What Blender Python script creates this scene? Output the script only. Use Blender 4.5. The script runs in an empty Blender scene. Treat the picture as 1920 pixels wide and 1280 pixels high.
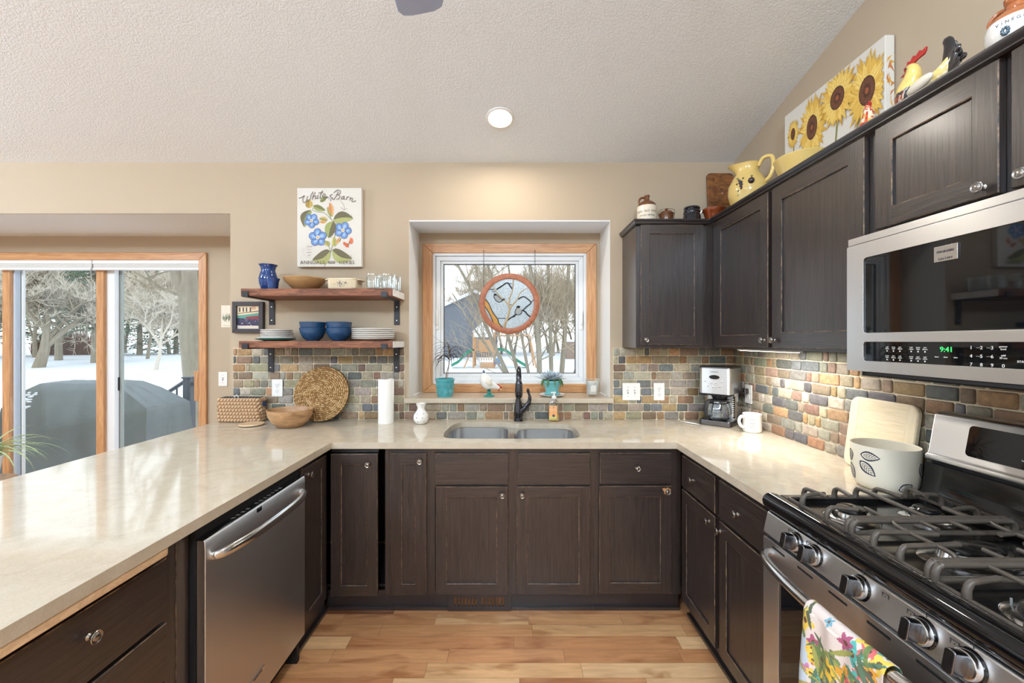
import bpy, bmesh, math, random
from mathutils import Vector, Matrix
random.seed(7)
S = bpy.context.scene
COL = S.collection
PI = math.pi

# ------------------------------------------------------------------ camera
cam_d = bpy.data.cameras.new('camera')
cam = bpy.data.objects.new('camera', cam_d); COL.objects.link(cam)
cam.location = (0, 0, 1.443); cam.rotation_euler = (PI/2, 0, 0)
cam_d.sensor_width = 36; cam_d.lens = 36*772/1920
cam_d.shift_x = 3/1920; cam_d.shift_y = -1/1920
cam_d.clip_start = .02; cam_d.clip_end = 300
S.camera = cam
S.view_settings.view_transform = 'Standard'; S.view_settings.look = 'None'
S.view_settings.gamma = 1; S.view_settings.use_curve_mapping = False
S.view_settings.exposure = 0.06
S.cycles.max_bounces = 8; S.cycles.diffuse_bounces = 4; S.cycles.glossy_bounces = 4
S.cycles.transmission_bounces = 8; S.cycles.transparent_max_bounces = 12
S.cycles.sample_clamp_indirect = 6; S.cycles.caustics_reflective = False; S.cycles.caustics_refractive = False
S.cycles.use_denoising = True

# ------------------------------------------------------------------ sky
W = bpy.data.worlds.new('World'); S.world = W; W.use_nodes = True
nt = W.node_tree; bg = nt.nodes['Background']
tc = nt.nodes.new('ShaderNodeTexCoord'); sx = nt.nodes.new('ShaderNodeSeparateXYZ')
rp = nt.nodes.new('ShaderNodeValToRGB')
rp.color_ramp.elements[0].position = 0.0; rp.color_ramp.elements[0].color = (.93, .95, .98, 1)
rp.color_ramp.elements[1].position = .6; rp.color_ramp.elements[1].color = (.80, .89, 1.0, 1)
nt.links.new(tc.outputs['Generated'], sx.inputs[0]); nt.links.new(sx.outputs['Z'], rp.inputs[0])
nt.links.new(rp.outputs[0], bg.inputs['Color']); bg.inputs['Strength'].default_value = 2.0

# lamps (downlights and strip sit in fixtures built further down; fill lamps have none)
def area_lamp(name, loc, size, power, color, rot=(0,0,0), size_y=None, spread=None):
    l = bpy.data.lights.new(name, 'AREA'); l.energy = power; l.color = color
    if size_y: l.shape = 'RECTANGLE'; l.size = size; l.size_y = size_y
    else: l.shape = 'DISK'; l.size = size
    if spread: l.spread = spread
    o = bpy.data.objects.new(name, l); COL.objects.link(o); o.location = loc; o.rotation_euler = rot
    return o
def ball_lamp(name, loc, radius, power, color):
    l = bpy.data.lights.new(name, 'POINT'); l.energy = power; l.color = color; l.shadow_soft_size = radius
    o = bpy.data.objects.new(name, l); COL.objects.link(o); o.location = loc
    return o
WARM = (1, .92, .80); NEUT = (.87, .95, 1.0); COOL = (.74, .88, 1.0)
CEIL0, SLOPE, D = 2.649, .2386, 2.78
def ceil_z(y): return CEIL0 + SLOPE*(D-y)
SLA = math.atan(SLOPE)
CANS = [(-.06, 2.396, 8), (-1.5, .9, 5), (.75, .75, 5), (-.4, -1.2, 5), (-3.4, 1.2, 5)]  # first shows above the window; the others are added, unseen, for brightness
for i, (x, y, p) in enumerate(CANS):
    area_lamp('downlight_lamp', (x, y, ceil_z(y)-.022), .12, p, WARM if i == 0 else NEUT, (-SLA, 0, 0))
FAN = (-.25, .60, 2.45)
ball_lamp('dining_fill_lamp', (-4.2, 1.0, 2.74), .14, 105, COOL)  # added fill light out of view, no fixture
ball_lamp('living_fill_lamp', (-2.6, -2.0, 3.0), .16, 225, COOL); ball_lamp('hall_fill_lamp', (.2, -1.9, 3.08), .16, 215, COOL)  # two more added fills behind the camera, lifting ceiling and walls
area_lamp('under_cabinet_lamp', (1.30, 2.09, 1.388), .03, 5.5, (1, .95, .88), (0, 0, PI/2), size_y=None)
bpy.data.objects['under_cabinet_lamp'].data.shape = 'RECTANGLE'
bpy.data.objects['under_cabinet_lamp'].data.size = .42
bpy.data.objects['under_cabinet_lamp'].data.size_y = .03

# ------------------------------------------------------------------ materials
def lin(c):
    r = []
    for v in c[:3]:
        v = v/255
        r.append(v/12.92 if v <= .04045 else ((v+.055)/1.055)**2.4)
    return (r[0], r[1], r[2], 1)
MATS = {}
class NT:
    def __init__(s, m):
        m.use_nodes = True; s.t = m.node_tree; s.p = s.t.nodes['Principled BSDF']; s.out = s.t.nodes['Material Output']
    def n(s, typ, **k):
        x = s.t.nodes.new(typ)
        for a, v in k.items(): setattr(x, a, v)
        return x
    def l(s, a, b): s.t.links.new(a, b)
    def math(s, op, a, b=None, c=None):
        x = s.n('ShaderNodeMath', operation=op)
        for i, v in enumerate((a, b, c)):
            if v is None: continue
            if hasattr(v, 'links') or hasattr(v, 'is_linked'): s.l(v, x.inputs[i])
            else: x.inputs[i].default_value = v
        return x.outputs[0]
    def coord(s, scale=(1,1,1), kind='Object'):
        c = s.n('ShaderNodeTexCoord'); m = s.n('ShaderNodeMapping'); m.inputs['Scale'].default_value = scale
        s.l(c.outputs[kind], m.inputs[0]); return m.outputs[0]
    def noise(s, vec, scale=1, detail=3, rough=.5, dist=0):
        x = s.n('ShaderNodeTexNoise'); x.inputs['Scale'].default_value = scale; x.inputs['Detail'].default_value = detail
        x.inputs['Roughness'].default_value = rough; x.inputs['Distortion'].default_value = dist
        s.l(vec, x.inputs['Vector']); return x.outputs['Fac']
    def ramp(s, fac, stops):
        x = s.n('ShaderNodeValToRGB'); e = x.color_ramp.elements
        while len(e) < len(stops): e.new(.5)
        for i, (p, c) in enumerate(stops): e[i].position = p; e[i].color = c if len(c) == 4 else (*c, 1)
        s.l(fac, x.inputs[0]); return x.outputs[0]
    def mix(s, fac, a, b, mode='MIX'):
        x = s.n('ShaderNodeMix', data_type='RGBA', blend_type=mode)
        for i, v in ((0, fac), (6, a), (7, b)):
            if hasattr(v, 'is_linked'): s.l(v, x.inputs[i])
            else: x.inputs[i].default_value = v
        return x.outputs[2]
    def bump(s, h, strength=.3, dist=.002):
        b = s.n('ShaderNodeBump'); b.inputs['Strength'].default_value = strength; b.inputs['Distance'].default_value = dist
        s.l(h, b.inputs['Height']); s.l(b.outputs[0], s.p.inputs['Normal'])
    def base(s, c):
        if hasattr(c, 'is_linked'): s.l(c, s.p.inputs['Base Color'])
        else: s.p.inputs['Base Color'].default_value = c
def new(name):
    m = bpy.data.materials.new(name); MATS[name] = m; return m, NT(m)
def mat(name, c, rough=.5, metal=0, spec=.5, coat=0, trans=0, ior=1.45, emit=0, var=.06, vs=12, bump=0, bs=80, bd=.001, vscale=(1,1,1)):
    m, N = new(name); c = lin(c)
    f = N.noise(N.coord(tuple(vs*v for v in vscale)), 1, 3)
    N.base(N.mix(f, tuple(v*(1-var) for v in c[:3])+(1,), tuple(min(1, v*(1+var)) for v in c[:3])+(1,)))
    P = N.p.inputs
    P['Roughness'].default_value = rough; P['Metallic'].default_value = metal; P['Specular IOR Level'].default_value = spec
    P['Coat Weight'].default_value = coat; P['Coat Roughness'].default_value = .05
    P['Transmission Weight'].default_value = trans; P['IOR'].default_value = ior
    if emit: P['Emission Color'].default_value = c; P['Emission Strength'].default_value = emit
    if bump: N.bump(N.noise(N.coord(tuple(bs*v for v in vscale)), 1, 2), bump, bd)
    return m
def attr_mat(name, rough=.5, coat=0, mott=.10, ms=70, bump=.0, bd=.001, spec=.5):
    m, N = new(name)
    a = N.n('ShaderNodeAttribute', attribute_name='Col')
    f = N.noise(N.coord((ms, ms, ms)), 1, 4, .6)
    g = N.ramp(f, [(.25, (1-mott,)*3), (.75, (1+mott,)*3)])
    N.base(N.mix(1.0, a.outputs['Color'], g, 'MULTIPLY'))
    N.p.inputs['Roughness'].default_value = rough; N.p.inputs['Coat Weight'].default_value = coat
    N.p.inputs['Specular IOR Level'].default_value = spec
    if bump: N.bump(f, bump, bd)
    return m

# paint
def wallmat(name, c):
    m, N = new(name)
    N.base(lin(c)); N.p.inputs['Roughness'].default_value = .75; N.p.inputs['Specular IOR Level'].default_value = .25
    N.bump(N.noise(N.coord((220,)*3), 1, 2), .12, .001); return m
wallmat('wall_paint', (184, 167, 145))
wallmat('trim_white', (232, 230, 226))
m, N = new('ceiling_texture')
N.base(lin((240, 247, 254))); N.p.inputs['Roughness'].default_value = .95; N.p.inputs['Specular IOR Level'].default_value = .1
v = N.coord((105,)*3); f1 = N.noise(v, 1, 2, .55, .6)
N.bump(N.ramp(f1, [(.40, (0, 0, 0)), (.56, (1, 1, 1))]), .40, .0035)
# floor planks
m, N = new('plank_floor')
c = N.n('ShaderNodeTexCoord'); s = N.n('ShaderNodeSeparateXYZ'); N.l(c.outputs['Object'], s.inputs[0])
ry = N.math('DIVIDE', N.math('SUBTRACT', s.outputs[1], 1.763), .0828)
row = N.math('FLOOR', ry); fy = N.math('FRACT', ry)
w1 = N.n('ShaderNodeTexWhiteNoise', noise_dimensions='1D'); N.l(row, w1.inputs['W'])
L = N.math('MULTIPLY_ADD', w1.outputs['Value'], .35, .48)
w2 = N.n('ShaderNodeTexWhiteNoise', noise_dimensions='1D'); N.l(N.math('ADD', row, 41.7), w2.inputs['W'])
cx = N.math('DIVIDE', N.math('ADD', s.outputs[0], N.math('MULTIPLY', w2.outputs['Value'], 3)), L)
ci = N.math('FLOOR', cx); fx = N.math('FRACT', cx)
cb = N.n('ShaderNodeCombineXYZ'); N.l(ci, cb.inputs[0]); N.l(row, cb.inputs[1])
w3 = N.n('ShaderNodeTexWhiteNoise', noise_dimensions='2D'); N.l(cb.outputs[0], w3.inputs['Vector'])
pid = w3.outputs['Value']
colr = N.ramp(pid, [(0, lin((150, 96, 62))), (.12, lin((206, 150, 104))), (.35, lin((218, 164, 116))), (.6, lin((196, 138, 94))), (.8, lin((226, 178, 128))), (1, lin((234, 194, 148)))])
gv = N.n('ShaderNodeCombineXYZ')
N.l(N.math('MULTIPLY_ADD', s.outputs[0], 5, N.math('MULTIPLY', pid, 37)), gv.inputs[0]); N.l(N.math('MULTIPLY', s.outputs[1], 46), gv.inputs[1]); N.l(N.math('MULTIPLY', pid, 9), gv.inputs[2])
g = N.noise(gv.outputs[0], 1, 5, .6, .8)
gv2 = N.n('ShaderNodeCombineXYZ')
N.l(N.math('MULTIPLY_ADD', s.outputs[0], 2.4, N.math('MULTIPLY', pid, 91)), gv2.inputs[0]); N.l(N.math('MULTIPLY', s.outputs[1], 9), gv2.inputs[1])
g2 = N.noise(gv2.outputs[0], 1, 3, .6, .5)
colr = N.mix(1.0, colr, N.ramp(g, [(.3, (.80, .76, .72)), (.7, (1.08, 1.08, 1.08))]), 'MULTIPLY')
colr = N.mix(1.0, colr, N.ramp(g2, [(.34, (.66, .54, .46)), (.46, (1, 1, 1)), (.8, (1.08, 1.07, 1.05))]), 'MULTIPLY')
e1 = N.math('LESS_THAN', fy, .018); e2 = N.math('LESS_THAN', N.math('MULTIPLY', fx, L), .0018)
N.base(N.mix(N.math('MULTIPLY', N.math('MAXIMUM', e1, e2), .65), colr, lin((92, 52, 28))))
N.p.inputs['Roughness'].default_value = .28
N.bump(N.math('SUBTRACT', 1.0, N.math('MAXIMUM', e1, e2)), .3, .0008)
# cabinet wood, grain upright / lying
def cabinet(name, scale, c1=(31, 25, 24), c2=(62, 50, 46)):
    m, N = new(name)
    v = N.coord(scale); g = N.noise(v, 1, 5, .62, 1.2)
    N.base(N.mix(N.ramp(g, [(.36, (0, 0, 0)), (.68, (1, 1, 1))]), lin(c1), lin(c2)))
    N.p.inputs['Roughness'].default_value = .36; N.p.inputs['Specular IOR Level'].default_value = .6; N.p.inputs['Coat Weight'].default_value = .5; N.p.inputs['Coat Roughness'].default_value = .22
    N.bump(g, .42, .0016); return m
cabinet('cabinet_upright', (120, 120, 4)); cabinet('cabinet_lying', (5, 5, 130))
cabinet('cabinet_dark', (60, 60, 60), (30, 27, 30), (38, 33, 36))
m, N = new('worn_edge')
g = N.noise(N.coord((28, 28, 28)), 1, 5, .7)
N.base(N.mix(N.ramp(g, [(.42, (0, 0, 0)), (.66, (1, 1, 1))]), lin((56, 46, 42)), lin((146, 118, 90))))
N.p.inputs['Roughness'].default_value = .55
# quartz
m, N = new('quartz')
a = N.noise(N.coord((9,)*3), 1, 6, .6, 1.5); b = N.noise(N.coord((260,)*3), 1, 2)
c0 = N.mix(N.ramp(a, [(.35, (0, 0, 0)), (.65, (1, 1, 1))]), lin((196, 183, 163)), lin((206, 195, 177)))
N.base(N.mix(1.0, c0, N.ramp(b, [(.3, (.93, .92, .90)), (.7, (1.04, 1.04, 1.04))]), 'MULTIPLY'))
N.p.inputs['Roughness'].default_value = .07; N.p.inputs['Specular IOR Level'].default_value = .6
def oak(name, scale, c1=(176, 122, 78), c2=(214, 164, 116), rough=.4):
    m, N = new(name)
    g = N.noise(N.coord(scale), 1, 5, .65, 1.0)
    N.base(N.mix(N.ramp(g, [(.35, (0, 0, 0)), (.65, (1, 1, 1))]), lin(c1), lin(c2)))
    N.p.inputs['Roughness'].default_value = rough; N.bump(g, .2, .001); return m
oak('oak_upright', (80, 80, 4)); oak('oak_lying', (4, 4, 80))
oak('oak_board', (3, 30, 60), (212, 176, 136), (238, 208, 172))
oak('shelf_wood', (7, 60, 60), (84, 44, 26), (152, 96, 66), .6)
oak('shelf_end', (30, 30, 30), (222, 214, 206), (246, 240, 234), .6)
oak('bowl_wood', (8, 8, 30), (150, 110, 74), (196, 154, 112), .4)
oak('plain_bowl_wood', (6, 6, 30), (164, 128, 86), (182, 146, 102), .35)
oak('bamboo', (60, 6, 140), (222, 204, 170), (240, 226, 198), .45)
oak('bamboo_side', (60, 140, 6), (226, 208, 176), (238, 224, 196), .45)
oak('antique_board', (14, 14, 40), (78, 46, 22), (150, 96, 48), .45)
oak('ring_wood', (40, 40, 40), (150, 88, 60), (176, 108, 76), .45)
# steel
def steel(name, scale, c=(.76, .77, .79), r=.33, b=.012, an=0):
    m, N = new(name)
    if an:
        tg = N.n('ShaderNodeTangent', direction_type='RADIAL', axis='Z'); N.l(tg.outputs[0], N.p.inputs['Tangent'])
        N.p.inputs['Anisotropic'].default_value = an; N.p.inputs['Anisotropic Rotation'].default_value = .25
    g = N.noise(N.coord(scale), 1, 3)
    N.base((*c, 1)); N.p.inputs['Metallic'].default_value = 1
    N.l(N.math('MULTIPLY_ADD', g, .10, r-.05), N.p.inputs['Roughness'])
    N.bump(g, b, .0005); return m
steel('steel', (14, 14, 500), an=.75); steel('steel_bowl', (90,)*3, (.62, .63, .64), .30, 0); steel('steel_polished', (300,)*3, (.66, .66, .66), .18, 0)
steel('steel_dark', (60,)*3, (.16, .16, .17), .25); steel('nickel', (60,)*3, (.36, .34, .32), .25, 0)
steel('chrome', (60,)*3, (.8, .8, .8), .07, 0)
mat('black_gloss', (14, 14, 16), .06, spec=.6, var=.02); mat('black_glass', (10, 11, 14), .03, spec=.7, var=.02)
mat('cooktop_enamel', (22, 21, 21), .14, spec=.6, var=.1, vs=6)
mat('black_matte', (24, 24, 26), .6); mat('cast_iron', (80, 72, 64), .40, var=.25, vs=40, bump=.3, bs=300)
mat('black_metal', (48, 48, 52), .45, metal=.3); mat('bronze', (58, 58, 64), .2, metal=.85, coat=.5, var=.1)
mat('plastic_white', (238, 238, 236), .35, var=.01); mat('plastic_grey', (150, 152, 150), .4); mat('slot_dark', (60, 58, 56), .6)
mat('vinyl_white', (232, 234, 236), .4, var=.01); mat('vinyl_grey', (160, 168, 164), .5); mat('vinyl_blue', (200, 212, 226), .4)
mat('blind_fabric', (222, 222, 218), .7, bump=.2, bs=300)
mat('ceramic_white', (238, 236, 232), .15, coat=.3, var=.02); mat('ceramic_cream', (232, 220, 190), .2, coat=.3)
mat('stoneware', (232, 222, 204), .3, coat=.2); mat('stoneware_brown', (108, 66, 40), .2, coat=.4, var=.2)
mat('terracotta_glaze', (128, 58, 26), .12, coat=.6, var=.3); mat('jug_brown', (170, 100, 56), .15, coat=.5, var=.15)
mat('blue_glaze', (30, 72, 112), .14, coat=.5, var=.5, vs=60); mat('cobalt', (16, 56, 116), .1, coat=.5, var=.4, vs=30)
mat('teal_glaze', (72, 158, 166), .25, coat=.4, var=.35, vs=60); mat('teal_flat', (112, 182, 186), .35, var=.15, vs=30)
mat('green_glaze', (52, 122, 108), .15, coat=.5, var=.3); mat('yellow_glaze', (226, 196, 120), .15, coat=.6, var=.06)
mat('black_glaze', (24, 24, 34), .08, coat=.6); mat('matte_pot', (232, 224, 206), .5, var=.03)
mat('paper', (244, 243, 240), .9, bump=.4, bs=160, bd=.001); mat('cardboard', (160, 130, 96), .8)
mat('wax', (244, 242, 236), .5); mat('soil', (50, 38, 30), .95, bump=.6, bs=120)
mat('leaf_dark', (74, 62, 54), .5, var=.3, vs=30); mat('leaf_green', (96, 128, 84), .5, var=.3, vs=20); mat('leaf_succulent', (176, 190, 200), .6, var=.25, vs=40)
mat('leaf_pale', (176, 192, 140), .5, var=.3, vs=20); mat('stem_brown', (120, 100, 78), .8)
mat('wicker', (170, 132, 92), .75, var=.35, vs=90, bump=.5, bs=200); mat('wicker_light', (200, 166, 116), .75, var=.3, vs=90, bump=.4, bs=200)
mat('basket_lining', (70, 66, 66), .9); mat('frame_dark', (60, 54, 56), .5, bump=.3, bs=150)
mat('can_white', (238, 236, 232), .5); mat('lamp_lens', (255, 248, 236), .4, emit=9, var=0)
mat('strip_lens', (255, 246, 230), .4, emit=10, var=0); mat('led_green', (60, 230, 110), .4, emit=.8, var=0)
mat('print_white', (226, 226, 222), .4, var=0); mat('print_dark', (50, 48, 52), .5, var=0); mat('print_brown', (112, 96, 84), .6, var=.1)
mat('fan_blade', (176, 196, 240), .5); mat('fan_metal', (180, 180, 186), .3, metal=.8)
mat('globe_glass', (250, 246, 238), .4, trans=.0, emit=2.0, var=0)
mat('rubber_hose', (60, 60, 62), .5)
# outdoors
mat('snow', (236, 240, 246), .85, var=.03, vs=.6, bump=.25, bs=1.2, bd=.05)
mat('bark', (148, 138, 120), .9, var=.3, vs=14, bump=.6, bs=40, bd=.01, vscale=(1, 1, .25)); mat('bark_light', (176, 164, 146), .9, var=.25, vs=20)
mat('twig', (174, 158, 136), .9, var=.25); mat('twig_light', (208, 198, 182), .9, var=.2)
mat('conifer', (112, 130, 108), .8, var=.45, vs=3); mat('brush', (150, 110, 92), .9, var=.4, vs=8)
mat('grill_cover', (112, 118, 118), .55, var=.2, vs=5, bump=.5, bs=14, bd=.01)
mat('siding', (108, 112, 120), .8, var=.06); mat('roof_snow', (234, 238, 244), .8); mat('play_wood', (196, 150, 108), .8, var=.15)
mat('slide_green', (40, 132, 104), .4); mat('ball_blue', (70, 130, 200), .4); mat('brick', (150, 130, 116), .9, var=.3, vs=8, bump=.5, bs=16)
mat('rail_metal', (96, 98, 104), .5, metal=.3); mat('deck_board', (170, 166, 160), .8)
attr_mat('tile_stone', .62, mott=.34, ms=55, bump=.5, bd=.0015); attr_mat('painted', .6, mott=.10, ms=160); attr_mat('glazed', .15, .5, mott=.10, ms=50)
attr_mat('fabric_print', .85, mott=.06, ms=300, bump=.2)
mat('grout', (224, 212, 188), .9, var=.08, vs=60, bump=.4, bs=200)
mat('canvas', (220, 216, 208), .85, var=.03, bump=.25, bs=600, bd=.0005)
# window glass: clear, with a plain surface reflection
m, N = new('window_glass')
N.t.nodes.remove(N.p)
tr = N.n('ShaderNodeBsdfTransparent'); gl = N.n('ShaderNodeBsdfGlossy'); gl.inputs['Roughness'].default_value = .0
fr = N.n('ShaderNodeFresnel'); fr.inputs['IOR'].default_value = 1.45; mx = N.n('ShaderNodeMixShader')
tr.inputs[0].default_value = (.95, .97, .96, 1)
geo = N.n('ShaderNodeNewGeometry')
N.l(N.math('MULTIPLY', fr.outputs[0], N.math('SUBTRACT', 1.0, geo.outputs['Backfacing'])), mx.inputs[0]); N.l(tr.outputs[0], mx.inputs[1]); N.l(gl.outputs[0], mx.inputs[2]); N.l(mx.outputs[0], N.out.inputs[0])
def glassmat(name, tint, facing=(.12, .85), power=1.6):
    m, N = new(name); N.t.nodes.remove(N.p)
    tr = N.n('ShaderNodeBsdfTransparent'); tr.inputs[0].default_value = tint
    gl = N.n('ShaderNodeBsdfGlossy'); gl.inputs['Roughness'].default_value = .03; gl.inputs['Color'].default_value = (.9, .95, .95, 1)
    lw = N.n('ShaderNodeLayerWeight'); lw.inputs['Blend'].default_value = .35
    mx = N.n('ShaderNodeMixShader'); f = N.math('MULTIPLY_ADD', lw.outputs['Facing'], facing[1]-facing[0], facing[0])
    N.l(f, mx.inputs[0]); N.l(tr.outputs[0], mx.inputs[1]); N.l(gl.outputs[0], mx.inputs[2]); N.l(mx.outputs[0], N.out.inputs[0])
glassmat('thin_glass', (.97, .98, .98, 1), (.06, .75)); glassmat('carafe_glass', (.75, .78, .82, 1)); glassmat('bottle_clear', (.93, .9, .86, 1))
m, N = new('stained_clear'); N.t.nodes.remove(N.p)
a = N.noise(N.coord((150,)*3), 1, 2); tl_ = N.n('ShaderNodeBsdfTranslucent'); df_ = N.n('ShaderNodeBsdfDiffuse'); tr_ = N.n('ShaderNodeBsdfTransparent'); gl_n = N.n('ShaderNodeBsdfGlossy'); gl_n.inputs['Roughness'].default_value = .25
cc = N.ramp(a, [(.35, lin((190, 202, 210))), (.6, lin((240, 243, 243)))]); N.l(cc, tl_.inputs[0]); N.l(cc, df_.inputs[0]); N.l(cc, tr_.inputs[0])
def mxs(f, p, q):
    x = N.n('ShaderNodeMixShader'); x.inputs[0].default_value = f; N.l(p, x.inputs[1]); N.l(q, x.inputs[2]); return x.outputs[0]
N.l(mxs(.06, mxs(.45, mxs(.35, tl_.outputs[0], df_.outputs[0]), tr_.outputs[0]), gl_n.outputs[0]), N.out.inputs[0])
mat('stained_amber', (226, 168, 76), .3, trans=.3, var=.2, vs=40); mat('stained_tan', (206, 180, 140), .3, trans=.3)

# ------------------------------------------------------------------ mesh helpers
WM = {}
def cr(pts, n=6, closed=False):
    P = [Vector(p) for p in pts]; out = []; k = len(P)
    rng = k if closed else k-1
    for i in range(rng):
        p1, p2 = P[i % k], P[(i+1) % k]
        p0 = P[(i-1) % k] if (closed or i > 0) else p1*2-p2
        p3 = P[(i+2) % k] if (closed or i+2 < k) else p2*2-p1
        for j in range(n):
            t = j/n
            out.append(.5*((2*p1)+(p2-p0)*t+(2*p0-5*p1+4*p2-p3)*t*t+(3*p1-p0-3*p2+p3)*t**3))
    if not closed: out.append(P[-1])
    return out
class B:
    def __init__(s, X=None):
        s.bm = bmesh.new(); s.X = X or Matrix(); s.mi = 0; s.c = (1, 1, 1, 1); s.cl = s.bm.loops.layers.float_color.new('Col')
    def v(s, p): return s.bm.verts.new(s.X @ Vector(p))
    def f(s, vs):
        try: f = s.bm.faces.new(vs)
        except ValueError: return None
        f.material_index = s.mi
        for l in f.loops: l[s.cl] = s.c
        return f
    def quad(s, *pts): return s.f([s.v(p) for p in pts])
    def box(s, x0, x1, y0, y1, z0, z1):
        if x0 > x1: x0, x1 = x1, x0
        if y0 > y1: y0, y1 = y1, y0
        if z0 > z1: z0, z1 = z1, z0
        a = [s.v(p) for p in ((x0,y0,z0),(x1,y0,z0),(x1,y1,z0),(x0,y1,z0),(x0,y0,z1),(x1,y0,z1),(x1,y1,z1),(x0,y1,z1))]
        for q in ((3,2,1,0),(4,5,6,7),(0,1,5,4),(1,2,6,5),(2,3,7,6),(3,0,4,7)): s.f([a[i] for i in q])
        return s
    def lathe(s, prof, n=32, c=(0,0,0), ax=None, sx=1, sy=1, wob=None):
        R = Matrix()
        if ax is not None: R = Vector((0,0,1)).rotation_difference(Vector(ax)).to_matrix().to_4x4()
        T = Matrix.Translation(c) @ R; old = s.X; s.X = s.X @ T
        rings = []
        for r, z in prof:
            if r < 1e-6: rings.append([s.v((0, 0, z))])
            else:
                rr = []
                for i in range(n):
                    a = 2*PI*i/n; q = r*(1+(wob(a, z) if wob else 0))
                    rr.append(s.v((q*math.cos(a)*sx, q*math.sin(a)*sy, z)))
                rings.append(rr)
        for A, C in zip(rings, rings[1:]):
            for i in range(n):
                j = (i+1) % n
                if len(A) == 1 and len(C) == 1: continue
                if len(A) == 1: s.f([A[0], C[j], C[i]][::-1])
                elif len(C) == 1: s.f([A[i], A[j], C[0]])
                else: s.f([A[i], A[j], C[j], C[i]])
        s.X = old; return s
    def tube(s, pts, r, n=8, cap=True, closed=False, flat=1.0, up=None):
        P = [Vector(p) for p in pts]; k = len(P)
        R = [r]*k if not hasattr(r, '__len__') else list(r)
        if len(R) != k: R = [R[0]+(R[-1]-R[0])*i/(k-1) for i in range(k)] if len(R) == 2 else [R[min(len(R)-1, int(i*len(R)/k))] for i in range(k)]
        rings = []; nrm = None
        for i in range(k):
            if closed: t = (P[(i+1) % k]-P[i-1])
            else: t = P[min(i+1, k-1)]-P[max(i-1, 0)]
            if t.length < 1e-9: t = Vector((0, 0, 1))
            t.normalize()
            if up is not None: nrm = (Vector(up)-t*Vector(up).dot(t))
            elif nrm is None:
                nrm = t.orthogonal()
            else: nrm = nrm - t*nrm.dot(t)
            if nrm.length < 1e-6: nrm = t.orthogonal()
            nrm.normalize(); b = t.cross(nrm)
            rings.append([s.v(P[i]+(nrm*math.cos(2*PI*j/n)*flat+b*math.sin(2*PI*j/n))*R[i]) for j in range(n)])
        rr = list(zip(rings, rings[1:]))
        if closed: rr.append((rings[-1], rings[0]))
        for A, C in rr:
            for j in range(n): s.f([A[j], A[(j+1) % n], C[(j+1) % n], C[j]])
        if cap and not closed: s.f(rings[0][::-1]); s.f(rings[-1])
        return s
    def prism(s, pts, d, base=None):
        """pts: 3D outline; d: extrusion vector"""
        d = Vector(d); A = [s.v(p) for p in pts]; C = [s.v(Vector(p)+d) for p in pts]
        k = len(A); s.f(A[::-1]); s.f(C)
        for i in range(k): s.f([A[i], A[(i+1) % k], C[(i+1) % k], C[i]])
        return s
    def loft(s, rings, cap0=True, cap1=True, closed=True):
        V = [[s.v(p) for p in r] for r in rings]; n = len(V[0])
        for A, C in zip(V, V[1:]):
            for j in range(n if closed else n-1): s.f([A[j], A[(j+1) % n], C[(j+1) % n], C[j]])
        if cap0: s.f(V[0][::-1])
        if cap1: s.f(V[-1])
        return s
    def ell(s, c, r, n=16, m=10, rot=None):
        old = s.X; s.X = s.X @ Matrix.Translation(c) @ (rot or Matrix()) @ Matrix.Diagonal((*r, 1))
        s.lathe([(math.sin(PI*i/m) if 0 < i < m else 0, -math.cos(PI*i/m)) for i in range(m+1)], n)
        s.X = old; return s
    def text(s, txt, size, Mx, extrude=.0004, align='CENTER', shear=0, space=1):
        cu = bpy.data.curves.new('t', 'FONT'); cu.body = txt; cu.size = size; cu.extrude = extrude; cu.align_x = align; cu.align_y = 'CENTER'
        cu.shear = shear; cu.space_character = space; cu.resolution_u = 3
        ob = bpy.data.objects.new('t', cu); me = bpy.data.meshes.new_from_object(ob)
        vs = [s.v(Mx @ v.co) for v in me.vertices]
        for p in me.polygons: s.f([vs[i] for i in p.vertices])
        bpy.data.objects.remove(ob); bpy.data.curves.remove(cu); bpy.data.meshes.remove(me); return s
    def obj(s, name, mats, parent=None, smooth=False, label=None, bevel=0, segs=2, recalc=True, solid=0, sub=0, ang=35):
        if isinstance(mats, str): mats = [mats]
        if parent is not None and parent.name in WM: s.bm.transform(WM[parent.name].inverted())
        if recalc: bmesh.ops.recalc_face_normals(s.bm, faces=s.bm.faces)
        me = bpy.data.meshes.new(name); s.bm.to_mesh(me); s.bm.free()
        for x in mats: me.materials.append(MATS[x])
        if smooth:
            me.polygons.foreach_set('use_smooth', [True]*len(me.polygons)); me.set_sharp_from_angle(angle=math.radians(ang))
        o = bpy.data.objects.new(name, me); COL.objects.link(o)
        if parent is not None:
            o.parent = parent; WM[o.name] = WM.get(parent.name, Matrix())
        if sub: md = o.modifiers.new('s', 'SUBSURF'); md.levels = sub; md.render_levels = sub
        if solid: md = o.modifiers.new('t', 'SOLIDIFY'); md.thickness = solid; md.offset = 0
        if bevel:
            md = o.modifiers.new('b', 'BEVEL'); md.width = bevel; md.segments = segs; md.limit_method = 'ANGLE'; md.angle_limit = math.radians(40)
            me.polygons.foreach_set('use_smooth', [True]*len(me.polygons)); me.set_sharp_from_angle(angle=math.radians(70))
            if segs > 1 or True: md.harden_normals = True
        if label: o['label'] = label
        return o
def tag(o, label=None, cat=None, group=None, kind=None):
    if label: o['label'] = label
    if cat: o['category'] = cat
    if group: o['group'] = group
    if kind: o['kind'] = kind
    return o
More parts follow.
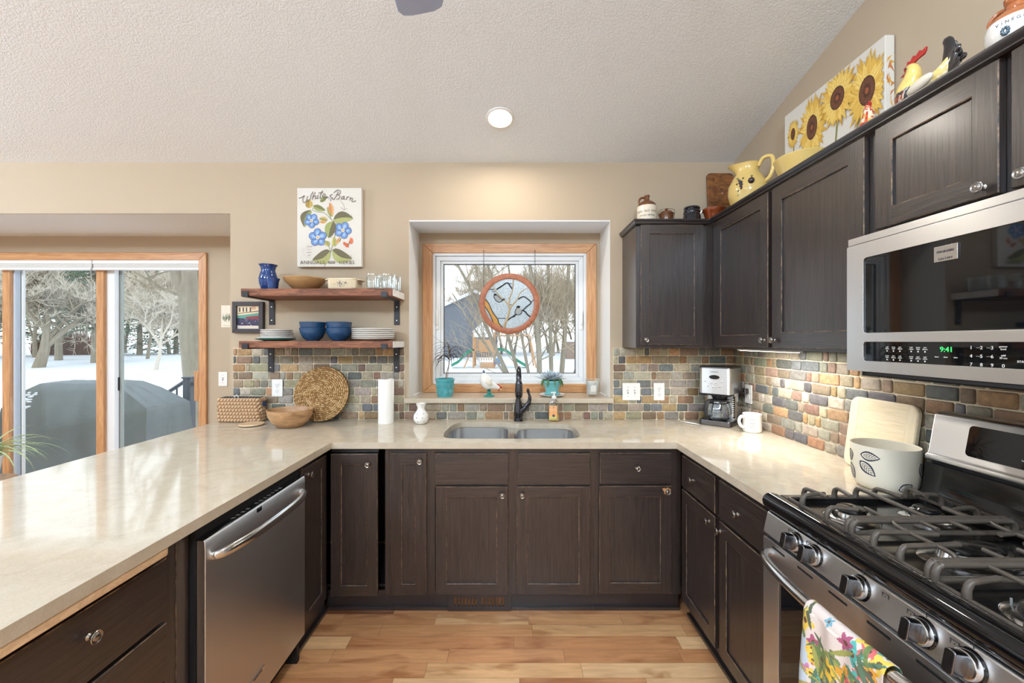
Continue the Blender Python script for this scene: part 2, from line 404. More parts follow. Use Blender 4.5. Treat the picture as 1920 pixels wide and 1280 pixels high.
def thing(name, label, cat, loc=(0,0,0), rz=0, group=None):
    o = bpy.data.objects.new(name, None); o.empty_display_size = .05; COL.objects.link(o)
    o.location = loc; o.rotation_euler = (0, 0, rz); tag(o, label, cat, group)
    WM[o.name] = Matrix.Translation(loc) @ Matrix.Rotation(rz, 4, 'Z')
    return o
def dup(o, loc, rz=0, label=None, scale=1):
    def rec(a, par):
        c = a.copy(); COL.objects.link(c)
        if par is not None: c.parent = par
        for ch in a.children: rec(ch, c)
        return c
    r = rec(o, None); r.location = loc; r.rotation_euler = (0, 0, rz); r.scale = (scale,)*3
    if label: r['label'] = label
    return r
def struct(name, b, mats, **k): return tag(b.obj(name, mats, **k), kind='structure')
def rrect(w, h, r, n=6, cx=0, cy=0):
    out = []
    for (sx, sy, a0) in ((1, 1, 0), (-1, 1, PI/2), (-1, -1, PI), (1, -1, 3*PI/2)):
        for i in range(n+1):
            a = a0+PI/2*i/n; out.append((cx+sx*(w/2-r)+r*math.cos(a), cy+sy*(h/2-r)+r*math.sin(a)))
    return out
mat('print_navy', (40, 44, 66), .5, var=0); mat('glaze_slate', (76, 92, 108), .2, coat=.4, var=.2); mat('glaze_red', (176, 44, 38), .2, coat=.5, var=.2)

# ================================================================== THE ROOM
XR, XL, YR, YB2 = 1.51, -6.2, -4.5, 3.384
b = B(); b.box(XL-.1, XR+.12, YR-.1, YB2+.12, -.08, 0); struct('floor', b, 'plank_floor')
b = B()
rz_ = ceil_z(-1.0); x0, x1 = XL-.12, XR+.14
prof = [(2.86, ceil_z(2.86)), (-1, rz_), (YR-.1, ceil_z(-1)-SLOPE*(3.5+.1)), (YR-.1, ceil_z(-1)-SLOPE*3.6+.12), (-1, rz_+.12), (2.86, ceil_z(2.86)+.12)]
b.prism([(x0, y, z) for y, z in prof], (x1-x0, 0, 0)); struct('ceiling', b, 'ceiling_texture')
b = B(); b.box(XL, -1.891, D+.0085, YB2, 2.303, 2.311); struct('ceiling_bump_out', b, 'ceiling_texture')
b = B()
b.box(-1.891, -.684, D, D+.12, 0, 2.75); b.box(.673, XR, D, D+.12, 0, 2.75)
b.box(-.684, .673, D, D+.12, 2.258, 2.75); b.box(-.684, .673, D, D+.12, 0, 1.026)
b.box(XL, -1.891, D, D+.008, 2.303, 2.75); b.box(XL, -1.891, D+.008, D+.12, 2.3115, 2.75); b.box(-1.891, -1.771, D+.12, YB2+.12, 0, 2.75)
struct('wall_back', b, 'wall_paint')
b = B()   # deeper wall holding the patio door
b.box(-2.534, -1.891, YB2, YB2+.12, 0, 2.5); b.box(XL, -2.534, YB2, YB2+.12, 2.12, 2.5)
b.box(XL, -4.95, YB2, YB2+.12, 0, 2.12)
struct('wall_patio', b, 'wall_paint')
b = B()   # window recess cheeks and head
b.box(-.700, -.6832, D+.0003, 3.10, 1.0595, 2.2495); b.box(.6722, .689, D+.0003, 3.10, 1.0595, 2.2495)
struct('trim_1', b, 'trim_white')
b = B(); b.box(-.684, .673, D+.001, 3.10, 2.250, 2.258); struct('trim_2', b, 'ceiling_texture')
b = B()
wx0, wx1, wz0, wz1 = -.600, .588, 1.10, 2.12
b.box(-.684, wx0, 3.085, 3.10, 1.059, 2.25); b.box(wx1, .673, 3.085, 3.10, 1.059, 2.25)
b.box(wx0, wx1, 3.085, 3.10, wz1, 2.25); b.box(wx0, wx1, 3.085, 3.10, 1.059, wz0)
struct('wall_window_recess', b, 'wall_paint')
b = B()
b.prism([(-.711, 2.745, 1.0275), (.690, 2.745, 1.0275), (.690, D, 1.0275), (.6725, D, 1.0275), (.6725, 3.085, 1.0275), (-.6835, 3.085, 1.0275), (-.6835, D, 1.0275), (-.711, D, 1.0275)], (0, 0, .0315))
struct('trim_3', b, 'quartz', bevel=.003)
b = B(); b.box(XR, XR+.12, YR, D+.1, 0, 4.0); struct('wall_right', b, 'wall_paint')
def gable(name, x):
    b = B(); ops = [(-3.9, -1.5), (-1.1, 1.5)]
    ys = [YR]+[v for o in ops for v in o]+[YB2+.1]
    for i in range(0, len(ys), 2): b.box(x-.1, x, ys[i], ys[i+1], 0, 2.5)
    for o in ops: b.box(x-.1, x, o[0], o[1], 0, .25); b.box(x-.1, x, o[0], o[1], 2.35, 2.5)
    b.prism([(x-.1, YR, 2.5), (x-.1, D, 2.5), (x-.1, D, 2.72), (x-.1, -1, 3.6), (x-.1, YR, 2.75)], (.1, 0, 0))
    struct(name, b, 'wall_paint')
    for k, o in enumerate(ops): plain_window('window_%d' % (k+2), 'x', x-.06, o, .25, 2.35)
def plain_window(name, ax, p, o, z0, z1):
    e = bpy.data.objects.new(name, None); COL.objects.link(e); tag(e, kind='structure')
    def bx(b, a0, a1, q0, q1, zz0, zz1):
        if ax == 'x': b.box(p+q0, p+q1, a0, a1, zz0, zz1)
        else: b.box(a0, a1, p+q0, p+q1, zz0, zz1)
    b = B(); m = (o[0]+o[1])/2
    for a0, a1 in ((o[0], o[0]+.06), (m-.03, m+.03), (o[1]-.06, o[1])): bx(b, a0, a1, 0, .05, z0, z1)
    bx(b, o[0], o[1], 0, .05, z0, z0+.06); bx(b, o[0], o[1], 0, .05, z1-.06, z1)
    b.obj('window_frame', 'vinyl_white', e)
    b = B(); bx(b, o[0]+.06, o[1]-.06, .022, .026, z0+.06, z1-.06); b.obj('pane', 'window_glass', e)
gable('wall_left', XL)
b = B(); ops = [(-5.7, -3.9), (-3.3, -1.1), (-.6, 1.1)]
xs = [XL]+[v for o in ops for v in o]+[XR]
for i in range(0, len(xs), 2): b.box(xs[i], xs[i+1], YR-.1, YR, 0, 2.72)
for o in ops: b.box(o[0], o[1], YR-.1, YR, 0, .2); b.box(o[0], o[1], YR-.1, YR, 2.4, 2.72)
struct('wall_rear', b, 'wall_paint')
for k, o in enumerate(ops): plain_window('window_%d' % (k+4), 'y', YR-.06, o, .2, 2.4)

# mitred frame: outer rect, inner rect in a plane of constant y; d = thickness towards the camera
def mitre(b, X0, X1, Z0, Z1, w, y0, y1, mats=(0, 1), step=0, w4=None):
    wl, wr, wb, wt = w4 or (w, w, w, w)
    o = [(X0, Z0), (X1, Z0), (X1, Z1), (X0, Z1)]; i = [(X0+wl, Z0+wb), (X1-wr, Z0+wb), (X1-wr, Z1-wt), (X0+wl, Z1-wt)]
    for k in range(4):
        b.mi = mats[1] if k % 2 == 0 else mats[0]; j = (k+1) % 4
        P = [(o[k][0], y0, o[k][1]), (o[j][0], y0, o[j][1]), (i[j][0], y0, i[j][1]), (i[k][0], y0, i[k][1])]
        b.prism(P, (0, y1-y0, 0))
# kitchen window
e = bpy.data.objects.new('window_1', None); COL.objects.link(e); tag(e, kind='structure')
b = B(); mitre(b, -.655, .641, 1.0592, 2.170, 0, 3.065, 3.0848, w4=(.076, .074, .064, .072)); b.obj('casing', ['oak_upright', 'oak_lying'], e, bevel=.004)
b = B(); mitre(b, -.590, .578, 1.112, 2.109, .030, 3.075, 3.16, (0, 0)); b.obj('window_frame', 'vinyl_white', e, bevel=.003)
b = B(); mitre(b, -.5595, .5475, 1.1425, 2.0785, .034, 3.092, 3.15, (0, 0)); mitre(b, -.5255, .5135, 1.1765, 2.0445, .022, 3.104, 3.14, (0, 0)); b.obj('sash', 'vinyl_white', e, bevel=.003)
b = B(); mitre(b, -.5035, .4915, 1.1985, 2.0225, .005, 3.106, 3.122, (0, 0)); b.obj('spacer', 'slot_dark', e)
b = B(); b.box(-.502, .490, 3.120, 3.124, 1.20, 2.021); b.obj('pane', 'window_glass', e)
for sx in (-.548, .532):
    z = 1.60; b = B(); b.box(sx-.011, sx+.011, 3.080, 3.092, z-.07, z+.07)
    b.tube(cr([(sx, 3.08, z-.035), (sx, 3.066, z-.025), (sx, 3.062, z+.03), (sx, 3.064, z+.05)], 4), .006, 8); b.obj('lock_handle', 'plastic_white', e, bevel=.002)
b = B(); b.box(-.07, .075, 3.068, 3.092, 1.128, 1.150); b.box(-.062, .02, 3.062, 3.070, 1.150, 1.154); b.obj('crank', 'vinyl_white', e, bevel=.003)

# patio door
e = bpy.data.objects.new('door_1', None); COL.objects.link(e); tag(e, kind='structure')
b = B(); mitre(b, -4.99, -2.485, -.062, 2.166, .062, 3.360, 3.383); b.obj('casing', ['oak_upright', 'oak_lying'], e, bevel=.004)
b = B(); b.box(-2.56, -2.535, 3.384, 3.52, 0, 2.10); b.box(-4.93, -2.55, 3.384, 3.52, 2.085, 2.12); b.obj('jamb', 'vinyl_white', e)
b = B(); b.box(-4.93, -2.56, 3.43, 3.52, 0, .05); b.obj('threshold', 'steel', e)
def stile(nm, px0, px1, y0, y1, m):
    k = 1/772; b = B(); b.box((px0-957)*k*y0, (px1-957)*k*y0, y0, y1, .03, 2.09); return b.obj(nm, m, e, bevel=.002)
stile('door_stile', 180, 193.5, 3.42, 3.45, 'oak_upright'); stile('door_stile', 193.5, 199, 3.455, 3.47, 'vinyl_blue')
stile('door_stile', 199, 215, 3.45, 3.49, 'vinyl_white'); stile('screen_frame', 215, 229, 3.495, 3.515, 'vinyl_grey')
stile('door_stile', 4, 17, 3.42, 3.45, 'oak_upright'); stile('door_stile', 18.5, 28, 3.45, 3.49, 'vinyl_blue')
stile('screen_frame', 29, 40, 3.495, 3.51, 'vinyl_grey'); stile('door_stile', 40.5, 43, 3.48, 3.50, 'vinyl_white')
stile('door_stile', -163, -150, 3.42, 3.45, 'oak_upright'); 
b = B(); b.box(-4.93, -2.56, 3.46, 3.49, .05, .17); b.obj('bottom_rail', 'vinyl_white', e)
for p0, p1 in ((-150, 4), (43, 180), (229, 375)):
    b = B(); b.box((p0-957)/772*3.47, (p1-957)/772*3.47, 3.472, 3.476, .17, 2.09); b.obj('pane', 'window_glass', e)
b = B(); b.box(-3.3499, -3.3137, 3.478, 3.494, 1.0226, 1.1356); b.obj('latch', 'black_matte', e, bevel=.002, label='black door latch')
b = B(); b.box(-2.6205, -2.5896, 3.41, 3.45, 0.9453, 1.1920); b.obj('handle_reflection', 'oak_upright', e, bevel=.004)  # solid bar standing in for an oak handle's reflection
for nm, p0, p1, lab in (('left', -150, 171.5, 'left white cellular blind pulled up above the patio door'), ('right', 173, 374, 'right white cellular blind pulled up above the patio door')):
    t = thing('window_blind', lab, 'blind', ((p0+p1-1914)/1544*3.37, 3.38, 2.07))
    a0, a1 = (p0-957)/772*3.37, (p1-957)/772*3.37
    b = B(); b.box(a0, a1, 3.37, 3.42, 2.074, 2.106); b.obj('headrail', 'vinyl_white', t, bevel=.003)
    b = B()
    for k in range(4): b.box(a0+.004, a1-.004, 3.375, 3.415, 2.043+k*.0078, 2.0495+k*.0078)
    b.obj('fabric_stack', 'blind_fabric', t)
    b = B(); b.box(a0, a1, 3.372, 3.418, 2.026, 2.042); b.obj('bottom_rail', 'vinyl_white', t, bevel=.002)
b = B(); Y = 3.372
b.tube(cr([(-3.4355, Y, 2.04), (-3.4529, Y, 1.75), (-3.4660, Y, 1.42), (-3.4486, Y, 1.335), (-3.4180, Y, 1.33), (-3.4006, Y, 1.40), (-3.4180, Y, 1.75), (-3.4311, Y, 2.04)], 6), .0016, 6)
tag(b.obj('blind_cord', 'plastic_grey', smooth=True), 'thin looped pull cord hanging in front of the patio door', 'cord')

# ================================================================== CABINETS
def FR(kind):
    if kind == 'back': return Matrix.Translation((0, 2.165, 0))
    if kind == 'right': return Matrix(((0, 1, 0, .887), (-1, 0, 0, 0), (0, 0, 1, 0), (0, 0, 0, 1)))
    if kind == 'left': return Matrix(((0, -1, 0, -.955), (1, 0, 0, 0), (0, 0, 1, 0), (0, 0, 0, 1)))
    if kind == 'uback': return Matrix.Translation((0, 2.461, 0))
    if kind == 'uright': return Matrix(((0, 1, 0, 1.2), (-1, 0, 0, 0), (0, 0, 1, 0), (0, 0, 0, 1)))
CM = ['cabinet_upright', 'cabinet_lying', 'worn_edge', 'cabinet_dark']
def front(F, name, par, u0, u1, z0, z1, stile=.056, slab=False, knob=None, label=None, klabel=None, proud=0):
    b = B(F); p = -proud; e = .0022
    def q(mi, *c):
        b.mi = mi; b.quad(*[(u, d+p, z) for u, z, d in c])
    # sides
    O = [(u0, z0), (u1, z0), (u1, z1), (u0, z1)]
    I = [(u0+e, z0+e), (u1-e, z0+e), (u1-e, z1-e), (u0+e, z1-e)]
    for k in range(4):
        j = (k+1) % 4
        q(0, (*O[k], .019), (*O[j], .019), (*O[j], e), (*O[k], e))
        q(2, (*O[k], e), (*O[j], e), (*I[j], 0), (*I[k], 0))
    q(3, (*O[0], .019), (*O[3], .019), (*O[2], .019), (*O[1], .019))
    if slab: q(1, *[(*c, 0) for c in I])
    else:
        s = stile; a0, a1, c0, c1 = u0+s, u1-s, z0+s, z1-s
        q(0, (u0+e, z0+e, 0), (a0, z0+e, 0), (a0, z1-e, 0), (u0+e, z1-e, 0))
        q(0, (a1, z0+e, 0), (u1-e, z0+e, 0), (u1-e, z1-e, 0), (a1, z1-e, 0))
        q(1, (a0, z0+e, 0), (a1, z0+e, 0), (a1, c0, 0), (a0, c0, 0)); q(1, (a0, c1, 0), (a1, c1, 0), (a1, z1-e, 0), (a0, z1-e, 0))
        R1 = [(a0, c0), (a1, c0), (a1, c1), (a0, c1)]; g = .0028
        R2 = [(a0+g, c0+g), (a1-g, c0+g), (a1-g, c1-g), (a0+g, c1-g)]
        for k in range(4):
            j = (k+1) % 4
            q(2, (*R1[k], 0), (*R1[j], 0), (*R2[j], .002), (*R2[k], .002))
            q(3, (*R2[k], .002), (*R2[j], .002), (*R2[j], .008), (*R2[k], .008))
        q(0, *[(*c, .008) for c in R2])
    o = b.obj(name, CM, par, recalc=False, label=label)
    if knob:
        kb = B(F)
        if klabel:   # worn ring where the finish is rubbed away
            kb.mi = 1
            kb.lathe([(.0001, .0), (.019, .0), (.017, .0006), (.0001, .0008)], 14, (knob[0], p, knob[1]), ax=(0, -1, 0), wob=lambda a, z: .25*math.sin(3*a)+.2*math.sin(5*a+1)); kb.mi = 0
        kb.lathe([(0, 0), (.0080, 0), (.0080, .002), (.0045, .006), (.0045, .012), (.008, .015), (.0138, .0175), (.0145, .020), (.0132, .0215), (.0105, .0203), (.0088, .0200), (.0075, .0215), (.0045, .0225), (0, .0228)], 20, (knob[0], p, knob[1]), ax=(0, -1, 0))
        kb.obj('knob', ['nickel', 'oak_lying'], o, smooth=True, label=klabel)
    return o
def base_body(F, par, u0, u1, depth, mids=(), rails=(), toe=True, us0=None, us1=None):
    b = B(F)
    sl = us0 or .028; sr = us1 or .028
    b.mi = 0
    b.box(u0, u0+sl, .02, .04, .10, .8795); b.box(u1-sr, u1, .02, .04, .10, .8795)
    for m in mids: b.box(m-.026, m+.026, .02, .04, .10, .8795)
    b.mi = 1
    b.box(u0+sl, u1-sr, .021, .04, .852, .8795); b.box(u0+sl, u1-sr, .021, .04, .10, .125)
    for z in rails: b.box(u0+sl, u1-sr, .021, .04, z-.014, z+.014)
    b.mi = 3
    b.box(u0, u0+.014, .04, depth, .10, .8795); b.box(u1-.014, u1, .04, depth, .10, .8795)
    b.box(u0+.014, u1-.014, depth-.012, depth, .10, .8795); b.box(u0+.014, u1-.014, .04, depth-.012, .10, .116)
    if toe:
        b.box(u0, u1, .055, .070, .0, .0995); b.mi = 1; b.box(u0, u1, .040, .0548, .0, .016)
    return b.obj('cabinet_body', CM, par)
FB, FRt, FL, UB, UR = FR('back'), FR('right'), FR('left'), FR('uback'), FR('uright')
ZT, ZB = .851, .108
t = thing('corner_cabinet', 'dark brown corner base cabinet with two hinged doors beside the dishwasher', 'cabinet', (-1.2, 2.45, 0))
b = B(); b.mi = 0
b.box(-.975, -.955, 1.871, 1.888, .10, .8795); b.box(-.664, -.646, 2.185, 2.205, .10, .8795)
b.mi = 3; b.box(-.984, -.9752, 1.871, 2.15, .852, .8795); b.box(-.95, -.70, 2.186, 2.20, .852, .8795)
b.box(-1.0, -.99, 1.871, 2.19, .0, .0995); b.box(-.99, -.646, 2.22, 2.235, 0, .0995)
b.box(-.66, -.646, 2.205, 2.775, .10, .8795); b.box(-1.55, -.975, 1.871, 1.885, .10, .8795); b.box(-1.56, -1.545, 1.885, 2.775, .1, .8795); b.box(-1.545, -.66, 2.762, 2.775, .1, .8795)
b.box(-1.545, -1.0, 1.885, 2.70, .10, .115); b.box(-1.0, -.66, 2.25, 2.70, .10, .115)
b.mi = 1; b.box(-.99, -.975, 1.871, 2.21, 0, .016); b.box(-.975, -.646, 2.205, 2.2195, 0, .016)
b.obj('cabinet_body', CM, t)
front(FL, 'door', t, 1.890, 2.140, ZB, ZT, knob=(1.945, .812))
front(FB, 'door', t, -.940, -.6955, ZB, ZT, knob=(-.742, .800), proud=.012, stile=.054)
t = thing('tray_cabinet', 'narrow dark brown base cabinet with one tall slim door left of the sink', 'cabinet', (-.535, 2.47, 0))
base_body(FB, t, -.6455, -.4285, .612); front(FB, 'door', t, -.631, -.443, .1045, ZT, knob=(-.474, .813), stile=.058)
t = thing('sink_cabinet', 'dark brown sink base cabinet with two doors and two blank drawer fronts', 'cabinet', (0, 2.47, 0))
base_body(FB, t, -.428, .4435, .612, mids=(.013,), rails=(.683,))
front(FB, 'drawer_front', t, -.3954, -.0112, .6886, ZT, slab=True); front(FB, 'drawer_front', t, .0393, .4179, .6886, ZT, slab=True)
front(FB, 'door', t, -.3926, -.0140, ZB, .677, knob=(-.042, .635)); front(FB, 'door', t, .0337, .4179, ZB, .677, knob=(.0617, .635))
t = thing('drawer_cabinet', 'dark brown base cabinet right of the sink, its door knob ringed by worn finish', 'cabinet', (.66, 2.47, 0))
base_body(FB, t, .444, .905, .612, rails=(.686,), us1=.056)
front(FB, 'drawer', t, .4711, .8469, .692, .854, slab=True, knob=(.6646, .7756)); front(FB, 'door', t, .4683, .8469, .1136, .680, knob=(.8217, .655), klabel='knob on a patch of worn pale wood')
for nm, lab, u0, u1, a0, a1, kd, kk in (('base_cabinet', 'dark brown base cabinet in the right corner, drawer over door', -2.164, -1.7695, -2.133, -1.788, -1.996, -1.835), ('base_cabinet', 'dark brown base cabinet against the left side of the range', -1.7693, -1.388, -1.751, -1.402, -1.604, -1.738)):
    t = thing(nm, lab, 'cabinet', (1.2, -(u0+u1)/2, 0))
    base_body(FRt, t, u0, u1, .60, rails=(.686,)); front(FRt, 'drawer', t, a0, a1, .693, .853, slab=True, knob=(kd, .767)); front(FRt, 'door', t, a0, a1, ZB, .679, knob=(kk, .640))
t = thing('filler_panel', 'dark brown upright filler panel between dishwasher and drawer cabinet', 'panel', (-1.2, 1.2, 0))
b = B(FL); b.mi = 0; b.box(1.1525, 1.247, .02, .04, .0, .8795); b.mi = 2; b.box(1.198, 1.2005, .0185, .0199, .05, .85); b.mi = 3; b.box(1.1525, 1.168, .04, .60, 0, .8795); b.box(1.2325, 1.247, .04, .60, 0, .8795); b.obj('panel', CM, t)
t = thing('drawer_stack', 'dark brown drawer cabinet nearest the camera at lower left', 'cabinet', (-1.2, .93, 0))
base_body(FL, t, .690, 1.152, .60, rails=(.664, .499, .334))
for k, (z0, z1) in enumerate(((.672, .840), (.506, .661), (.341, .496), (.110, .331))):
    front(FL, 'drawer', t, .714, 1.146, z0, z1, slab=True, knob=(.931, (z0+z1)/2+(.018 if k == 0 else 0)))
b = B(FL)
pts = [(.695, 0), (1.118, 0)]+[(1.118+.022*math.sin(a), .022-.022*math.cos(a)) for a in (.4, .8, 1.2, PI/2)]+[(1.14, .5), (.695, .5)]
b.prism([(u, d-.019, .8575) for u, d in pts], (0, 0, .0215)); b.obj('cutting_board', 'oak_board', t, bevel=.003, label='pale wood pull-out board')
t = thing('peninsula_cabinet', 'dark brown cabinet under the near end of the peninsula', 'cabinet', (-1.25, .47, 0)); base_body(FL, t, .255, .6895, .60)
front(FL, 'door', t, .27, .665, ZB, ZT)
b = B(); b.mi = 0; b.box(-1.575, -1.562, .26, 2.775, 0, .8795); b.obj('back_panel', CM, t)

# wall cabinets
def upper(nm, lab, F, u0, u1, z0, depth, doors, loc):
    t = thing(nm, lab, 'cabinet', loc)
    b = B(F); b.mi = 0; b.box(u0, u1, .0205, depth, z0, 2.152); b.obj('cabinet_body', CM, t)
    for a0, a1, c0, c1, kn, s in doors: front(F, 'door', t, a0, a1, c0, c1, knob=kn, stile=s)
    return t
upper('wall_cabinet', 'dark brown wall cabinet on the window wall, one door', UB, .756, 1.509, 1.40, .318, [(.779, 1.1525, 1.420, 2.138, (.808, 1.449), .052)], (1.1, 2.62, 1.40))
upper('wall_cabinet', 'dark brown wall cabinet in the right corner above the coffee maker', UR, -2.480, -1.9055, 1.40, .309, [(-2.412, -1.920, 1.413, 2.138, (-1.945, 1.447), .060)], (1.36, 2.19, 1.40))
upper('wall_cabinet', 'dark brown wall cabinet directly left of the microwave', UR, -1.905, -1.3785, 1.40, .309, [(-1.891, -1.398, 1.413, 2.138, (-1.868, 1.447), .066)], (1.36, 1.64, 1.40))
upper('wall_cabinet', 'short two-door dark brown wall cabinet above the microwave', UR, -1.378, -.612, 1.785, .309, [(-1.356, -1.0125, 1.808, 2.138, (-1.043, 1.832), .058), (-.9876, -.640, 1.808, 2.138, (-.955, 1.832), .058)], (1.36, 1.0, 1.785))
b = B()
path = [(.742, 2.78), (.742, 2.448), (1.187, 2.448), (1.187, .60)]
prof = [(0, 2.139), (-.010, 2.143), (-.010, 2.147), (-.016, 2.153), (-.020, 2.160), (-.020, 2.168), (.0, 2.168)]
# sweep profile with mitred corners; offset grows away from the cabinet
def off(i, o):
    x, y = path[i]
    return {0: (x+o+.012, y), 1: (x+o+.012, y+o+.012), 2: (x+o+.012, y+o+.012), 3: (x+o+.012, y)}[i]
rings = [[(*off(i, o), z) for o, z in prof] for i in range(4)]
b.loft(rings); tag(b.obj('crown_moulding', 'cabinet_dark', bevel=.001), 'slim black-brown moulding running along the top of the wall cabinets', 'moulding')

# ================================================================== COUNTER
b = B(); zt = .914; zb = .881
outer = [(-1.93, .25), (-.9336, .25), (-.9336, 2.145), (.867, 2.145), (.867, 1.386), (1.509, 1.386), (1.509, 2.779), (-1.93, 2.779)]
cut = cr([(-.372, 2.30), (-.380, 2.38), (-.376, 2.47), (-.362, 2.60), (-.318, 2.678), (-.24, 2.69), (-.06, 2.69), (-.01, 2.668), (.035, 2.64), (.10, 2.636), (.25, 2.636), (.345, 2.622), (.384, 2.56), (.394, 2.45), (.392, 2.34), (.378, 2.27), (.33, 2.235), (.20, 2.230), (.02, 2.230), (-.20, 2.230), (-.32, 2.237), (-.360, 2.262)], 4, closed=True)
cut = [(v[0], v[1]) for v in cut]

def plate(b, outer, holes, to3, d0, d1):
    """flat plate with holes; to3(u, v, d) gives the point"""
    loops = [outer]+holes
    for d, flip in ((d0, False), (d1, True)):
        es = []
        for L in loops:
            vs = [b.v(to3(u, v, d)) for u, v in L]
            es += [b.bm.edges.new((vs[i], vs[(i+1) % len(vs)])) for i in range(len(vs))]
        r = bmesh.ops.triangle_fill(b.bm, use_beauty=True, use_dissolve=False, edges=es)
        for f in r['geom']:
            if isinstance(f, bmesh.types.BMFace):
                f.material_index = b.mi
                for l in f.loops: l[b.cl] = b.c
    for L in loops:
        n = len(L)
        for i in range(n):
            (u0, v0), (u1, v1) = L[i], L[(i+1) % n]
            b.quad(to3(u0, v0, d0), to3(u1, v1, d0), to3(u1, v1, d1), to3(u0, v0, d1))
    bmesh.ops.remove_doubles(b.bm, verts=b.bm.verts, dist=1e-6)
b = B(); plate(b, outer, [cut], lambda u, v, d: (u, v, d), zt, zb)
tag(b.obj('countertop', 'quartz', bevel=.0025), 'beige speckled stone countertop running in a U around the kitchen', 'countertop')

# ---- sink
t = thing('kitchen_sink', 'stainless steel double bowl sink set under the counter', 'sink', (.0, 2.45, .70))
b = B()
ex = []
for i, p in enumerate(cut):
    q0, q1 = Vector(cut[i-1]), Vector(cut[(i+1) % len(cut)]); tn = (q1-q0).normalized(); nn = Vector((-tn.y, tn.x)); c0 = Vector((0.0, 2.45))
    if nn.dot(Vector(p)-c0) < 0: nn = -nn
    ex.append(tuple(Vector(p)+nn*.014))
BL, BR = (-.191, 2.460, .354, .442, .085), (.2125, 2.433, .342, .386, .08)
plate(b, ex, [rrect(w-.002, h-.002, r, 8, cx, cy) for cx, cy, w, h, r in (BL, BR)], lambda u, v, d: (u, v, d), .8805, .8785)
b.obj('sink_rim', 'steel_polished', t, smooth=True)
for (cx, cy, w, h, r) in (BL, BR):
    b = B(); rings = []
    for ins, z in ((0, .8784), (.001, .86), (.008, .74), (.014, .71), (.03, .694), (.06, .688), (.12, .686)):
        rings.append([(x, y, z) for x, y in rrect(w-2*ins, h-2*ins, max(.02, r-ins*.5), 8, cx, cy)])
    b.loft(rings, cap0=False); o = b.obj('bowl', 'steel_bowl', t, smooth=True, ang=60)
    b = B(); b.lathe([(0, .6875), (.035, .6875), (.040, .6895), (.043, .6875)], 20, (cx, cy, 0)); b.obj('drain', 'steel_polished', o, smooth=True)
# ---- faucet
fx, fy = .053, 2.725
t = thing('kitchen_faucet', 'black-bronze pull-down kitchen faucet with side lever behind the sink', 'faucet', (fx, fy, .9142))
b = B(); b.lathe([(0, 0), (.030, 0), (.031, .004), (.029, .008), (.027, .011), (.030, .014), (.029, .018), (0, .018)], 28, (fx, fy, .9143)); b.obj('base_ring', 'bronze', t, smooth=True)
b = B(); b.lathe([(0, .932), (.0285, .932), (.030, .95), (.029, .985), (.025, 1.015), (.0205, 1.04), (.019, 1.055), (.0, 1.056)], 28, (fx, fy, 0))
b.tube(cr([(fx+.005, fy-.004, .965), (fx+.035, fy-.012, .995), (fx+.054, fy-.016, 1.022)], 5), [.013, .016, .018, .018, .018, .018, .017, .016, .015, .014, .013], 14)
b.obj('faucet_body', 'bronze', t, smooth=True)
b = B(); pts = cr([(fx, fy, 1.045), (fx, fy, 1.15), (fx, fy-.012, 1.215), (fx, fy-.055, 1.262), (fx, fy-.105, 1.262), (fx, fy-.140, 1.225), (fx, fy-.150, 1.185)], 6)
b.tube(pts, [.0165]*len(pts), 16); b.obj('spout', 'bronze', t, smooth=True)
b = B(); b.lathe([(0, 0), (.0185, 0), (.0225, -.012), (.024, -.06), (.023, -.085), (.0215, -.088), (.0215, -.092), (.0185, -.100), (0, -.100)], 24, (fx, fy-.150, 1.188)); b.obj('spray_head', 'bronze', t, smooth=True)
b = B(); b.tube(cr([(fx+.050, fy-.016, 1.012), (fx+.070, fy-.020, 1.040), (fx+.074, fy-.021, 1.075), (fx+.066, fy-.020, 1.105), (fx+.062, fy-.02, 1.118)], 5), [.0155]*6+[.012]*5+[.009]*5+[.011]*5, 12)
b.ell((fx+.062, fy-.02, 1.122), (.0105, .0105, .0105), 12, 8); b.obj('lever', 'bronze', t, smooth=True)

